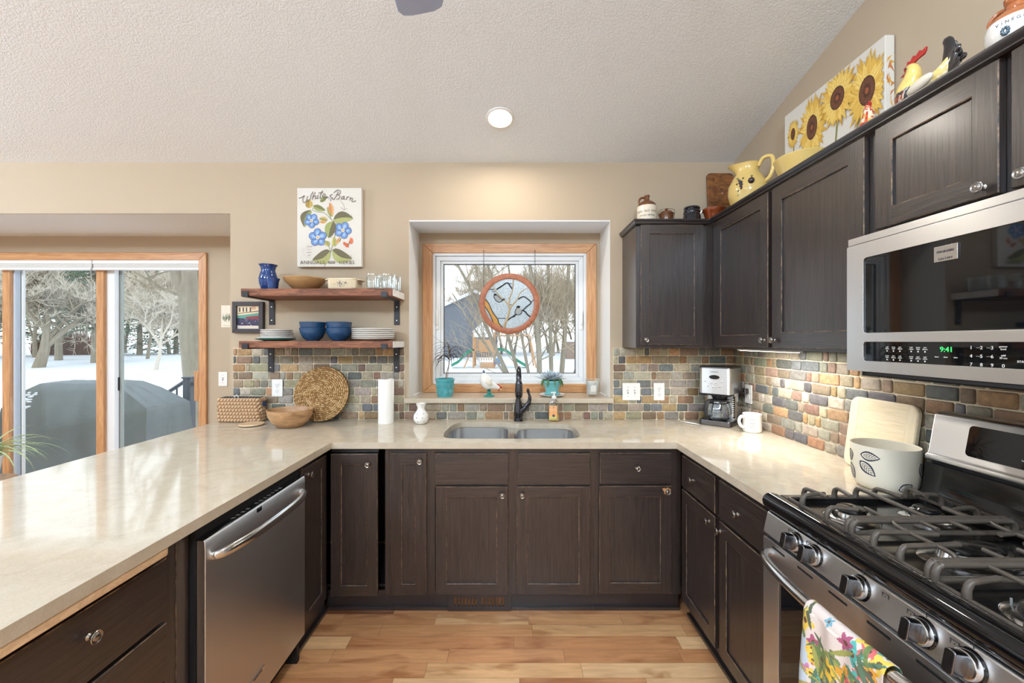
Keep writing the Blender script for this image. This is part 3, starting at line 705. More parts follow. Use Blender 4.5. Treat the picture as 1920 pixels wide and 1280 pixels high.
# ---- stone backsplash
TCOL = [((98, 100, 100), 13), ((86, 86, 86), 6), ((130, 114, 96), 14), ((148, 138, 116), 16), ((136, 106, 80), 11), ((158, 124, 90), 6), ((156, 148, 134), 12), ((128, 125, 115), 13), ((138, 136, 122), 10), ((154, 128, 92), 6), ((116, 92, 78), 8)]
pool = [c for c, n in TCOL for _ in range(n)]
def tiles(b, F, u0, u1, z0, rows, seed, pitch=.0535, dark=1.0):
    R = random.Random(seed); b.X = F; old = None
    b.mi = 1; b.box(u0, u1, -.0045, 0, z0, z0+rows*pitch); b.mi = 0
    for r in range(rows):
        u = u0; zr = z0+r*pitch
        prevw = 0
        while u < u1-.004:
            w = R.choice([.036, .052, .052, .075, .098, .098, .112, .125])
            if abs(w-prevw) < .004: w = R.choice([.052, .075, .112])
            prevw = w
            if u+w > u1-.028: w = u1-u
            if u == u0 and u1-u0 > .3: w *= R.uniform(.4, 1)
            c = R.choice(pool); k = R.uniform(.92, 1.18)*dark
            c = lin(tuple(min(255, v*k+R.uniform(-4, 4)) for v in c)); b.c = c
            g = .0030; a0, a1, c0, c1 = u+g, u+w-g, zr+g, zr+pitch-g; cx_, cz_ = (a0+a1)/2, (c0+c1)/2
            ch = R.uniform(.003, .006); jj = lambda: R.uniform(-.0012, .0012)
            O = [(a0+ch, c0), (a1-ch, c0), (a1, c0+ch), (a1, c1-ch), (a1-ch, c1), (a0+ch, c1), (a0, c1-ch), (a0, c0+ch)]
            O = [(x+jj(), z+jj()) for x, z in O]
            rr = [[(x, -.003, z) for x, z in O], [(x, -.0085, z) for x, z in O]]
            def ins(d, dd): return [(x+(cx_-x)*min(1, d/max(.004, abs(cx_-x)))*.9, dd+R.uniform(-.0006, .0006), z+(cz_-z)*min(1, d/max(.004, abs(cz_-z)))*.9) for x, z in O]
            rr.append(ins(.0022, -.0108)); rr.append(ins(.007, -.0118))
            b.loft(rr, cap0=False); u += w
b = B()
WB = Matrix.Translation((0, D, 0)); WR = Matrix(((0, 1, 0, XR), (-1, 0, 0, 0), (0, 0, 1, 0), (0, 0, 0, 1)))
tiles(b, WB, -1.869, -.713, .9145, 9, 3); tiles(b, WB, -.713, .692, .9145, 2, 11); tiles(b, WB, .692, XR, .9145, 9, 5)
b.X = Matrix(); tag(b.obj('stone_backsplash', ['tile_stone', 'grout'], smooth=True, ang=50), 'tumbled slate tile backsplash under and beside the kitchen window', 'backsplash')
b = B(); tiles(b, WR, -2.7675, -.60, .9145, 9, 9)
b.X = Matrix()
tag(b.obj('stone_backsplash', ['tile_stone', 'grout'], smooth=True, ang=50), 'tumbled slate tile backsplash on the right wall behind the range', 'backsplash')

# ---- outlets and switches
def plate_box(b, F, u, z, w, h):
    b.X = F; b.mi = 0; b.prism([(u+x, 0, z+y) for x, y in rrect(w, h, .004, 3)], (0, -.006, 0))
def outlet(name, lab, F, u, z, kind, n=1):
    t = thing(name, lab, 'outlet' if kind == 'o' else 'switch', tuple(F @ Vector((u, 0, z))))
    b = B(); plate_box(b, F, u, z, .072 if n == 1 else .118, .116); b.obj('cover_plate', 'plastic_white', t, bevel=.0015)
    for k in range(n):
        uu = u+(k-(n-1)/2)*.046
        if kind == 'o':
            for s in (-1, 1):
                b = B(F); b.prism([(uu+x, -.006, z+s*.0195+y) for x, y in rrect(.034, .028, .012, 5)], (0, -.0015, 0)); o = b.obj('socket', 'plastic_white', t)
                b = B(F); b.box(uu-.008, uu-.006, -.0078, -.0074, z+s*.0195-.003, z+s*.0195+.006); b.box(uu+.005, uu+.0075, -.0078, -.0074, z+s*.0195-.003, z+s*.0195+.007)
                b.lathe([(0, 0), (.0026, 0), (.0026, .0004), (0, .0004)], 8, (uu, -.0075, z+s*.0195-.0085), ax=(0, -1, 0)); b.obj('slots', 'slot_dark', o)
        else:
            b = B(F); b.box(uu-.005, uu+.005, -.0068, -.006, z-.012, z+.012); b.obj('slot', 'slot_dark', t)
            b = B(F); b.prism([(uu-.0042, -.0062, z-.008), (uu-.0042, -.0062, z+.006), (uu-.0042, -.016, z+.011), (uu-.0042, -.016, z+.004)], (.0084, 0, 0)); b.obj('toggle', 'plastic_white', t, bevel=.0008)
        for s in ((-1, 1) if kind == 's' else (0,)): b = B(F); b.lathe([(0, 0), (.0028, 0), (.002, .0012), (0, .0012)], 8, (uu, -.006, z+s*.030), ax=(0, -1, 0)); b.obj('screw', 'plastic_grey', t)
WBt = Matrix.Translation((0, D-.0120, 0)); WRt = Matrix(((0, 1, 0, XR-.0120), (-1, 0, 0, 0), (0, 0, 1, 0), (0, 0, 0, 1)))
outlet('wall_outlet', 'white double outlet on the stone behind the round woven mat', WBt, -1.565, 1.128, 'o')
outlet('light_switch', 'white two-toggle switch plate on the stone right of the window', WBt, .812, 1.103, 's', 2)
outlet('wall_outlet', 'white double outlet on the stone between switch plate and coffee maker', WBt, .998, 1.103, 'o')
outlet('wall_outlet', 'white outlet with a dark plug in it on the right wall behind the coffee maker', WRt, -2.585, 1.11, 'o')
outlet('light_switch', 'single white light switch on the wall beside the patio door', Matrix.Translation((0, YB2, 0)), -2.360, 1.131, 's')

# ================================================================== MICROWAVE
t = thing('microwave', 'stainless steel over-the-range microwave with dark glass door', 'microwave', (1.3, .995, 1.34))
MF = Matrix(((0, 1, 0, 1.123), (-1, 0, 0, 0), (0, 0, 1, 0), (0, 0, 0, 1)))   # u = -Y, d inwards
b = B(MF); b.box(-1.3745, -.6155, .028, .372, 1.3445, 1.7795); b.obj('body', 'steel_dark', t, bevel=.003)
b = B(MF); b.box(-1.35, -.64, .03, .37, 1.330, 1.3445); b.box(-1.30, -.69, .002, .03, 1.3365, 1.3450); b.obj('vent_base', 'black_matte', t)
b = B(MF); plate(b, rrect(.758, .408, .006, 3, -.9955, 1.5505), [rrect(.650, .238, .012, 5, -.9855, 1.5875), rrect(.650, .060, .010, 5, -.9855, 1.4105)], lambda u, v, d: (u, d, v), .0, .026)
b.obj('front_frame', 'steel', t, bevel=.0018)
b = B(MF); b.box(-1.3745, -.6165, .004, .0275, 1.7565, 1.7795); b.obj('top_vent_bar', 'steel', t, bevel=.002)
b = B(MF); b.prism([(x, .004, y) for x, y in rrect(.649, .237, .012, 5, -.9855, 1.5875)], (0, .02, 0)); dr = b.obj('door_glass', 'black_glass', t)
b = B(MF); b.prism([(x, .004, y) for x, y in rrect(.649, .059, .010, 5, -.9855, 1.4105)], (0, .02, 0)); pn = b.obj('control_panel', 'black_glass', t)
def tx(F, u, d, z): return F @ Matrix(((1, 0, 0, u), (0, 0, -1, d), (0, 1, 0, z), (0, 0, 0, 1)))
b = B(MF); b.box(-1.0925, -1.034, .000, .004, 1.650, 1.6905); bd = b.obj('badge', 'steel_polished', t, bevel=.001)
b = B(); b.text('FRIGIDAIRE', .0085, tx(MF, -1.0632, -.0003, 1.675)); b.text('GALLERY', .0072, tx(MF, -1.0632, -.0003, 1.6565), space=1.25); b.obj('lettering', 'print_dark', bd, recalc=False)
b = B(); b.text('9:41', .019, tx(MF, -1.064, .0036, 1.4205)); b.obj('clock_digits', 'led_green', pn, recalc=False)
b = B()
for k, ch in enumerate('123456789'):
    b.text(ch, .0115, tx(MF, -(1.007-.022*(k % 3)), .0036, 1.4265-.0205*(k//3)))
b.text('0', .0115, tx(MF, -.941, .0036, 1.3855)); b.text('START', .007, tx(MF, -.905, .0036, 1.397)); b.text('add', .006, tx(MF, -.941, .0036, 1.4095)); b.text('30 sec', .006, tx(MF, -.941, .0036, 1.4035)); b.text('power', .006, tx(MF, -.941, .0036, 1.430)); b.text('level', .006, tx(MF, -.941, .0036, 1.424))
words = [('melt', 'soften'), ('warm', 'hold'), ('auto', 'defrost')]*4
for gi, us in enumerate(((1.2315, 1.211, 1.191), (1.1575, 1.138, 1.119))):
    for ui, uy in enumerate(us):
        for ri, zz in enumerate((1.4135, 1.3875)):
            b.X = MF; b.lathe([(0, 0), (.0022, 0), (.0022, .0003), (0, .0003)], 12, (-uy, .0038, zz), ax=(0, -1, 0)); b.X = Matrix()
            w = words[(gi*3+ui+ri) % 12]; b.text(w[0], .0048, tx(MF, -uy, .0036, zz+.0115)); b.text(w[1], .0048, tx(MF, -uy, .0036, zz+.0065))
for uy, s in ((1.088, 'timer'), (1.066, 'clock'), (1.042, 'start')): b.text(s, .0048, tx(MF, -uy, .0036, 1.401))
b.X = MF
for z in (1.4265, 1.406):
    for u in (1.0, .978): b.box(-u+.004, -u+.014-.002, .0034, .0038, z-.0003, z+.0003)
b.X = Matrix(); b.obj('key_lettering', 'print_white', pn, recalc=False)

# ================================================================== RANGE
t = thing('gas_range', 'stainless steel gas range with black cooktop and five knobs', 'stove', (1.18, 1.0, 0))
y0, y1 = .622, 1.382
b = B(); b.box(.88, 1.492, y0+.004, y1-.004, .03, .904); b.box(.90, 1.45, y0+.03, y1-.03, 0, .03); b.obj('body', 'steel_dark', t)
b = B(); b.prism([(.848, y0, .807), (.862, y0, .872), (.868, y0, .8755), (.90, y0, .8755), (.90, y0, .802), (.853, y0, .802)], (0, y1-y0, 0)); cp = b.obj('control_panel', 'steel', t, bevel=.003)
b = B()
b.prism([(.870, y0, .877), (.856, y0, .885), (.846, y0, .898), (.843, y0, .912), (.848, y0, .926), (.858, y0, .934), (.872, y0, .936), (.893, y0, .931), (.905, y0, .925), (.905, y0, .905), (.88, y0, .905)], (0, y1-y0, 0))
b.obj('front_rim', 'black_gloss', t, smooth=True, ang=50, bevel=.004)
b = B()
plate(b, [(.9052, y0), (1.392, y0), (1.392, y1+.003), (.9052, y1+.003)], [rrect(.45, .70, .03, 5, 1.135, 1.002)], lambda u, v, d: (u, v, d), .9265, .905)
b.obj('cooktop_frame', 'cooktop_enamel', t, bevel=.003)
b = B(); b.box(.905, 1.37, y0+.01, y1-.01, .9052, .913); b.obj('cooktop', 'cooktop_enamel', t)
burn = [(1.02, 1.232, .036), (1.245, 1.232, .030), (1.13, 1.0, .034), (1.02, .770, .036), (1.245, .770, .040)]
for k, (bx_, by_, br_) in enumerate(burn):
    sy = 1.9 if k == 2 else 1
    b = B(); b.lathe([(0, .9132), (br_+.034, .9132), (br_+.030, .9165), (br_+.012, .918), (br_+.008, .934), (br_+.002, .937), (0, .937)], 28, (bx_, by_, 0), sx=sy); o = b.obj('burner', 'steel_polished', t, smooth=True)
    b = B(); b.lathe([(0, .9375), (br_, .9375), (br_+.002, .941), (br_-.002, .946), (br_-.008, .9475), (0, .948)], 28, (bx_, by_, 0), sx=sy); b.obj('burner_cap', 'cooktop_enamel', o, smooth=True)
    b = B(); b.tube([(bx_-.02, by_+br_+.016, .914), (bx_-.02, by_+br_+.016, .930)], .002, 8); b.obj('igniter', 'plastic_grey', o)
ZG, ZR = .9625, .9335
def finger(b, p0, dirv, L, bend=0, r=.0064):
    dx, dy = dirv; q = lambda a, z, s=0: (p0[0]+dx*a-dy*s, p0[1]+dy*a+dx*s, z)
    b.tube(cr([q(0, ZR-.004), q(.001, ZR+.012), q(.008, ZG-.004), q(.022, ZG), q(L*.6, ZG, bend*.4), q(L, ZG-.001, bend)], 4), [r*1.25]*4+[r*1.15]*4+[r]*13, 8)
def grate(ya, yb, side):
    b = B(); xa, xb = .912, 1.348; ym = (ya+yb)/2
    P = rrect(xb-xa, yb-ya, .012, 3, (xa+xb)/2, ym)
    b.tube([(x, y, ZR-.006) for x, y in P], .0052, 6, closed=True)
    inner = [ya, yb] if side == 0 else ([ya] if side > 0 else [yb])
    for y in inner:
        yy = y+.004 if y == ya else y-.004
        b.tube(cr([(xa, yy, ZR-.006), (xa+.001, yy, ZR+.014), (xa+.010, yy, ZG-.002), (xa+.03, yy, ZG), (1.13, yy, ZG), (xb-.03, yy, ZG), (xb-.010, yy, ZG-.002), (xb, yy, ZR+.014), (xb, yy, ZR-.006)], 5), .0078, 8)
    if side:
        yo = yb if side > 0 else ya; yi = ya if side > 0 else yb; dy = -side
        for x, L, bd_ in ((.965, .085, -.012), (1.065, .08, .010), (1.135, abs(yo-yi)-.004, 0), (1.195, .085, -.012), (1.30, .08, .012)): finger(b, (x, yo), (0, dy), L, bd_*dy)
        for x, L in ((1.02, .075), (1.245, .075)):
            b.tube([(x, yi+side*.004, ZG), (x, yi+side*L, ZG)], .0055, 8)
        for yy in (ym+.055, ym-.045):
            finger(b, (xa, yy), (1, 0), .078, .012*(1 if yy > ym else -1)); finger(b, (xb, yy), (-1, 0), .078, .010*(1 if yy < ym else -1))
    else:
        for yy in (ym-.035, ym+.035): finger(b, (xa, yy), (1, 0), .15, .01 if yy < ym else -.01); finger(b, (xb, yy), (-1, 0), .13, .01 if yy > ym else -.01)
        for x in (1.0, 1.26):
            b.tube(cr([(x-.02, ya+.004, ZG), (x, ya+.05, ZG), (x, yb-.05, ZG), (x+.02, yb-.004, ZG)], 5), .0055, 8)
        for x in (1.09, 1.17):
            for y, s in ((ya, 1), (yb, -1)): b.tube([(x, y+s*.004, ZG), (x, y+s*.055, ZG)], .0055, 8)
    b.obj('grate', 'cast_iron', t, smooth=True, ang=60)
grate(1.110, 1.354, 1); grate(.894, 1.104, 0); grate(.648, .888, -1)
# backguard
b = B(); b.prism([(1.352, y0, .9275), (1.368, y0, .936), (1.378, y0, .952), (1.385, y0, .985), (1.390, y0, 1.040), (1.492, y0, 1.040), (1.492, y0, .9275)], (0, y1-y0, 0)); b.obj('riser', 'black_gloss', t, smooth=True, ang=30, bevel=.003)
b = B(); b.prism([(1.404, y0+.01, 1.040), (1.404, y0+.01, 1.052), (1.45, y0+.01, 1.052), (1.45, y0+.01, 1.040)], (0, y1-y0-.02, 0)); b.obj('riser_gap', 'black_matte', t)
b = B(); b.prism([(1.398, y0-.003, 1.048), (1.390, y0-.003, 1.053), (1.391, y0-.003, 1.064), (1.402, y0-.003, 1.074), (1.425, y0-.003, 1.196), (1.434, y0-.003, 1.205), (1.450, y0-.003, 1.208), (1.490, y0-.003, 1.206), (1.490, y0-.003, 1.0525), (1.45, y0-.003, 1.048)], (0, y1-y0+.006, 0)); bgd = b.obj('backguard', 'steel', t, bevel=.006, segs=3)
Vv = Vector((.023, 0, .122)).normalized(); Uu = Vector((0, -1, 0)); In = Vv.cross(Uu)
GF = Matrix(((Uu.x, In.x, Vv.x, 1.4020), (Uu.y, In.y, Vv.y, 0), (Uu.z, In.z, Vv.z, 1.074), (0, 0, 0, 1)))
b = B(GF); b.prism([(u, -.0015, v) for u, v in rrect(.545, .094, .012, 5, -1.0, .063)], (0, .004, 0)); dsp = b.obj('display', 'black_glass', bgd)
b = B()
for i, (s, u, v) in enumerate((('on', 1.125, .093), ('bake', 1.128, .083), ('off', 1.126, .073), ('clean', 1.121, .060), ('keep warm', 1.118, .040), ('oven light', 1.112, .030))): b.text(s, .0068, tx(GF, -u+.0, -.0017, v))
b.obj('key_lettering', 'print_white', dsp, recalc=False)
# knobs
axk = Vector((-1, 0, .21)).normalized()
for ky in (1.233, 1.157, 1.007, .853, .766):
    kz = .8395; kx = .8555; KM = Matrix.Translation((kx, ky, kz)) @ Vector((0, 0, 1)).rotation_difference(axk).to_matrix().to_4x4()
    b = B(KM); b.lathe([(0, -.004), (.0300, -.004), (.0300, .001), (.0275, .004), (.0, .004)], 32); o = b.obj('knob', 'black_gloss', t, smooth=True)
    b = B(KM); b.lathe([(.0, .003), (.0262, .003), (.0262, .013), (.0245, .0165), (.022, .0175), (0, .0175)], 32); b.obj('knob_ring', 'steel_polished', o, smooth=True)
    b = B(KM); b.prism([(x, y, .016) for x, y in rrect(.046, .021, .007, 4)], (0, 0, .027)); b.obj('grip', 'steel_dark', o, bevel=.003)
    b = B(); tz = kz+.034; txx = .848+.014*(tz-.807)/.065-.0006
    b.box(txx, txx+.0004, ky-.0008, ky+.0008, tz-.006, tz+.008)
    yy = ky+(.030 if ky > 1.1 else .001 if ky == 1.007 else .030); zz = kz+.018
    for (a0, a1, c0, c1) in ((-.008, .008, -.007, -.0062), (-.008, .008, .0062, .007), (-.008, -.0072, -.007, .007), (.0072, .008, -.007, .007), (-.001, .001, -.001, .001)):
        xx = .848+.014*(zz-.807)/.065-.0008; b.box(xx, xx+.0012, yy-.045*0+a0-.012*0-.078*0+(-.065 if ky == 1.007 else 0), yy+a1+(-.065 if ky == 1.007 else 0), zz+c0, zz+c1)
    b.obj('dial_marks', 'print_dark', cp)
# oven door
b = B()
OD = Matrix(((0, 1, 0, .8455), (-1, 0, 0, 0), (0, 0, 1, 0), (0, 0, 0, 1)))
b.X = OD; yc = -1.0025
plate(b, rrect(.748, .625, .006, 3, yc, .4835), [rrect(.592, .394, .008, 4, yc-.0, .498)], lambda u, v, d: (u, d, v), .0, .030)
od = b.obj('oven_door', 'steel', t, bevel=.003)
b = B(OD); b.prism([(x, .004, y) for x, y in rrect(.591, .393, .008, 4, yc, .498)], (0, .022, 0)); b.obj('oven_window', 'black_glass', od)
for k in range(6): b = B(OD); b.prism([(x, -.0004, y) for x, y in rrect(.062, .0065, .003, 3, -1.300+k*.118, .779)], (0, .001, 0)); b.obj('vent_slot', 'black_matte', od)
b = B(OD); b.box(-1.374, -.631, .012, .034, .796, .8005); b.obj('top_edge', 'black_matte', od)
b = B(); P = cr([(.848, 1.350, .752), (.826, 1.335, .756), (.800, 1.295, .762), (.780, 1.22, .766), (.768, 1.12, .768), (.764, 1.0, .769), (.768, .88, .768), (.780, .78, .766), (.800, .71, .762), (.826, .67, .756), (.848, .655, .752)], 5)
b.tube(P, [.010+.004*math.sin(PI*i/(len(P)-1)) for i in range(len(P))], 14); b.obj('handle', 'steel_polished', od, smooth=True)
b = B(OD); b.box(-1.377, -.628, .0, .03, .035, .162); b.obj('storage_drawer', 'steel', t, bevel=.004)

# towel over the oven handle
def tri(x): return max(0, 1-abs(x))
b = B(); NU, NV = 28, 44
flow = []
R = random.Random(5)
TP = [(240, 196, 70), (222, 160, 60), (214, 108, 110), (200, 130, 180), (90, 176, 170), (150, 160, 90), (120, 140, 90), (170, 90, 120), (120, 170, 190), (232, 200, 90)]
for _ in range(120): flow.append((R.uniform(0, 1), R.uniform(0, 1), R.uniform(.035, .08), R.choice(TP), R.uniform(0, 6), R.choice((4, 5, 6))))
for _ in range(150): flow.append((R.uniform(0, 1), R.uniform(0, 1), R.uniform(.03, .075), R.choice([(110, 130, 80), (90, 120, 96), (160, 160, 90), (90, 100, 80)]), R.uniform(0, 6), 1))
def hx(s):   # handle x for given y
    return .764+.016*abs((s-1.0)/.22)**2
def tp(u, v):
    y = .832+.212*u
    Lf, Lt, Lb = .40, .05, .26; s = v*(Lf+Lt+Lb); hx_ = hx(y); rr = .0165
    wv = .006*math.sin(u*11+.6)*min(1, abs(s-Lf)/.15)+.004*math.sin(u*19)
    if s < Lf: d = Lf-s; return (hx_-rr-.004-.012*min(1, d/.2)+wv, y+(.5-u)*.02*d/.4, .768-d)
    if s < Lf+Lt: a = PI*(s-Lf)/Lt; return (hx_-rr*math.cos(a)*1.1, y, .768+rr*1.15*math.sin(a))
    d = s-Lf-Lt; return (hx_+rr+.004*0-wv*.4, y, .768-d)
NU, NV = 130, 300
vg = [[None]*(NV+1) for _ in range(NU+1)]
for i in range(NU+1):
    for j in range(NV+1): vg[i][j] = b.v(tp(i/NU, j/NV))
base_c = lin((226, 212, 206)); base_d = lin((196, 208, 224))
for i in range(NU):
    for j in range(NV):
        u, v = (i+.5)/NU, (j+.5)/NV; b.c = base_d if (u > .86 and v < .48) else base_c
        for (fu, fv, fr, fc, fa, pn) in flow:
            if v > .66 or abs(u-fu) > .22 or abs(v-fv) > .07: continue
            du, dv = (u-fu)*.212, (v-fv)*.71; du2, dv2 = du*math.cos(fa)+dv*math.sin(fa), -du*math.sin(fa)+dv*math.cos(fa)
            fr2 = fr*.55
            if pn == 1:
                if abs(dv2) < fr2*.15*(1-(du2/fr2)**2) and abs(du2) < fr2: b.c = lin(fc)
            else:
                rr = math.hypot(du, dv); an = math.atan2(dv2, du2)
                if rr < fr2*.6*(.78+.22*math.cos(pn*an)): b.c = lin(fc) if rr > fr2*.16 else lin((110, 80, 60))
        b.f([vg[i][j], vg[i+1][j], vg[i+1][j+1], vg[i][j+1]])
tag(b.obj('dish_towel', 'fabric_print', smooth=True, solid=.002, recalc=False), 'floral printed dish towel hanging over the oven door handle', 'towel')

# ================================================================== DISHWASHER
t = thing('dishwasher', 'stainless steel dishwasher with bowed bar handle under the peninsula', 'dishwasher', (-1.2, 1.56, 0))
b = B(FL); b.box(1.253, 1.867, .004, .58, .095, .872); b.obj('tub', 'black_matte', t)
b = B(FL); b.prism([(1.2555, .003, .118), (1.2555, -.024, .118), (1.2555, -.025, .80), (1.2555, -.0235, .829), (1.2555, -.020, .8335), (1.2555, .003, .8335)], (.610, 0, 0)); dd = b.obj('door', 'steel', t, bevel=.0025)
b = B(FL); b.box(1.256, 1.865, -.019, .0035, .8337, .8385); cs = b.obj('control_strip', 'black_gloss', dd)
b = B(FL)
for k in range(12):
    if k in (4,): continue
    for m_ in range(2): b.box(1.40+k*.026, 1.412+k*.026, -.013+m_*.007, -.010+m_*.007, .8385, .8389)
b.obj('buttons', 'plastic_grey', cs)
b = B(FL); b.box(1.512, 1.540, -.0262, -.0225, .8115, .8275); b.obj('status_window', 'black_gloss', dd, bevel=.001)
b = B(FL); P = cr([(1.285, -.022, .772), (1.292, -.040, .773), (1.33, -.060, .776), (1.42, -.078, .780), (1.56, -.085, .782), (1.70, -.078, .780), (1.79, -.060, .776), (1.828, -.040, .773), (1.835, -.022, .772)], 6)
b.tube(P, [.012+.006*math.sin(PI*i/(len(P)-1)) for i in range(len(P))], 14, flat=.62, up=(0, 1, 0)); b.obj('handle', 'steel_polished', dd, smooth=True)
b = B(FL); b.box(1.468, 1.558, -.0275, -.024, .209, .222); lg = b.obj('badge', 'chrome', dd, bevel=.001)
b = B(); b.text('FRIGIDAIRE', .010, tx(FL, 1.513, -.0277, .2155)); b.obj('lettering', 'print_dark', lg, recalc=False)
b = B(FL); b.box(1.26, 1.860, .050, .060, .004, .094); b.box(1.84, 1.862, .0, .05, .0, .094); b.obj('toe_panel', 'black_matte', t)

# toe-kick vent
t = thing('floor_vent', 'dark slotted vent grille in the toe kick below the sink', 'vent', (-.16, 2.215, .05))
b = B(Matrix.Translation((0, 2.165, 0))); plate(b, [(-.332, .006), (.004, .006), (.004, .0985), (-.332, .0985)], [[(x, .030), (x+.010, .030), (x+.010, .078), (x, .078)] for x in [-.300+k*.0185 for k in range(7)]+[-.155+k*.0185 for k in range(7)]], lambda u, v, d: (u, d, v), .028, .0395)
b.obj('grille', 'cabinet_dark', t, bevel=.001)
b = B(Matrix.Translation((0, 2.165, 0))); b.box(-.315, -.01, .0398, .0402, .02, .09); b.obj('grille_back', 'antique_board', t)
# counter-run under-cabinet lamp
t = thing('under_cabinet_light', 'slim lit strip light under the right-hand wall cabinets', 'light', (1.30, 2.09, 1.39))
b = B(); b.box(1.275, 1.325, 1.865, 2.315, 1.3905, 1.3995); b.obj('housing', 'can_white', t, bevel=.002)
b = B(); b.box(1.283, 1.317, 1.875, 2.305, 1.3892, 1.3903); b.obj('diffuser', 'strip_lens', t)
for i, (x, y, p) in enumerate(CANS):
    t = thing('recessed_light', ['round white recessed ceiling light above the window'][0] if i == 0 else 'round white recessed ceiling light, added out of view to brighten the room', 'light', (x, y, ceil_z(y)), group=None if i == 0 else 'added recessed lights out of view')
    T = Matrix.Translation((x, y, ceil_z(y))) @ Matrix.Rotation(-SLA, 4, 'X')
    b = B(T); b.lathe([(.066, -.0005), (.082, -.0005), (.080, -.005), (.070, -.008), (.066, -.004)], 36); b.obj('trim_ring', 'can_white', t, smooth=True)
    b = B(T); b.lathe([(0, -.003), (.0665, -.003), (.0665, -.0045), (0, -.006)], 36); b.obj('lens', 'lamp_lens', t, smooth=True)
# ceiling fan with its light
t = thing('ceiling_fan', 'ceiling fan with grey-blue blades, one blade tip showing at the top', 'fan', (FAN[0], FAN[1], ceil_z(FAN[1])))
fx_, fy_, fz_ = FAN
b = B(); b.lathe([(0, ceil_z(fy_)+.02), (.07, ceil_z(fy_)+.02), (.065, ceil_z(fy_)-.05), (.02, ceil_z(fy_)-.08), (.013, ceil_z(fy_)-.08), (.013, fz_+.13), (0, fz_+.13)], 24, (fx_, fy_, 0)); b.obj('downrod', 'fan_metal', t, smooth=True)
b = B(); b.lathe([(0, .14), (.05, .135), (.10, .10), (.115, .05), (.11, .0), (.09, -.03), (.06, -.05), (0, -.05)], 28, (fx_, fy_, fz_)); b.obj('motor', 'fan_metal', t, smooth=True)
for k in range(5):
    a = math.radians(91.5+72*k); Rm = Matrix.Translation((fx_, fy_, fz_)) @ Matrix.Rotation(a, 4, 'Z') @ Matrix.Rotation(math.radians(-8), 4, 'X')
    o2 = [(.20, -.055), (.45, -.068), (.62, -.070), (.652, -.060), (.665, -.035), (.672, .035), (.668, .062), (.650, .074), (.62, .074), (.45, .068), (.20, .055)]
    b = B(Rm); b.prism([(x, y, 0) for x, y in o2], (0, 0, .008)); bl = b.obj('blade', 'fan_blade', t, bevel=.003)
    b = B(Rm); b.prism([(.09, -.015, .008), (.26, -.03, .008), (.26, .03, .008), (.09, .015, .008)], (0, 0, .006)); b.obj('blade_arm', 'fan_metal', bl)
b = B(); b.lathe([(.05, -.05), (.055, -.065), (.05, -.075)], 24, (fx_, fy_, fz_)); b.obj('light_fitter', 'fan_metal', t, smooth=True)

# ================================================================== SHELVES AND WALL
def shelf(lab, xa, xb, z0, z1, group='floating shelves left of the window'):
    t = thing('wall_shelf', lab, 'shelf', ((xa+xb)/2, 2.64, z0), group=None)
    b = B(); b.box(xa, xb-.0015, 2.502, 2.778, z0, z1); b.obj('board', 'shelf_wood', t, bevel=.004)
    b = B(); b.box(xb-.0012, xb+.0008, 2.505, 2.776, z0+.002, z1-.002); b.obj('board_end', 'shelf_end', t, label='pale end of the board')  # end faced in a much paler tone than the board
    for xc in (-1.6075, -.765):
        b = B(); yb = 2.7785 if z0 > 1.5 else D-.0125
        b.box(xc-.019, xc+.019, yb-.006, yb, z0-.165, z0-.0005); b.box(xc-.019, xc+.019, 2.494, yb-.0002, z0-.0065, z0-.0005)
        b.box(xc-.019, xc+.019, 2.490, 2.4965, z0-.0065, z0+.026); o = b.obj('bracket', 'black_metal', t, bevel=.0012)
        for zz in (z0-.045, z0-.135):
            b = B(); b.lathe([(0, 0), (.006, 0), (.004, .004), (0, .005)], 10, (xc, yb-.0062, zz), ax=(0, -1, 0)); b.obj('screw', 'chrome', o, smooth=True)
shelf('upper rustic brown wooden wall shelf on black brackets', -1.640, -.7145, 1.7165, 1.762)
shelf('lower rustic brown wooden wall shelf on black brackets', -1.652, -.7145, 1.400, 1.443)
ZU, ZL = 1.7622, 1.4432
# upper shelf
t = thing('vase', 'cobalt blue glazed vase with a ruffled rim on the upper shelf', 'vase', (-1.535, 2.61, ZU))
b = B(); b.lathe([(0, 0), (.036, 0), (.040, .006), (.052, .045), (.055, .075), (.047, .105), (.040, .125), (.043, .145), (.053, .163), (.050, .163), (.040, .143), (.036, .125), (.0, .12)], 32, (-1.535, 2.61, ZU), wob=lambda a, z: .05*math.sin(7*a) if z > .155 else 0); b.obj('vase_body', 'cobalt', t, smooth=True, ang=60)
b = B(); b.lathe([(0, 0), (.026, 0), (.028, .01), (.031, .045), (.037, .066), (.034, .066), (.028, .045), (.0, .02)], 28, (-1.466, 2.545, ZU), wob=lambda a, z: .04*math.sin(6*a) if z > .06 else 0); tag(b.obj('cup', 'cobalt', smooth=True), 'small cobalt blue cup beside the ruffled blue vase', 'cup')
b = B(); b.lathe([(0, 0), (.050, 0), (.056, .003), (.092, .030), (.118, .058), (.126, .074), (.124, .080), (.119, .076), (.100, .045), (.0, .012)], 40, (-1.31, 2.625, ZU)); tag(b.obj('bowl', 'plain_bowl_wood', smooth=True), 'plain tan wooden bowl in the middle of the upper shelf', 'bowl')
t = thing('casserole_dish', 'white oblong casserole dish with grey floral print on the upper shelf', 'dish', (-1.043, 2.60, ZU))
b = B(); cxx, cyy = -1.043, 2.60
b.loft([[(x, y, ZU+z) for x, y in rrect(w, h, r, 6, cxx, cyy)] for w, h, r, z in ((.165, .125, .03, 0), (.180, .135, .032, .008), (.186, .14, .034, .058), (.192, .146, .036, .062), (.192, .146, .036, .067), (.182, .136, .032, .067), (.176, .13, .03, .02))], cap1=True)
b.obj('dish', 'ceramic_cream', t, smooth=True)
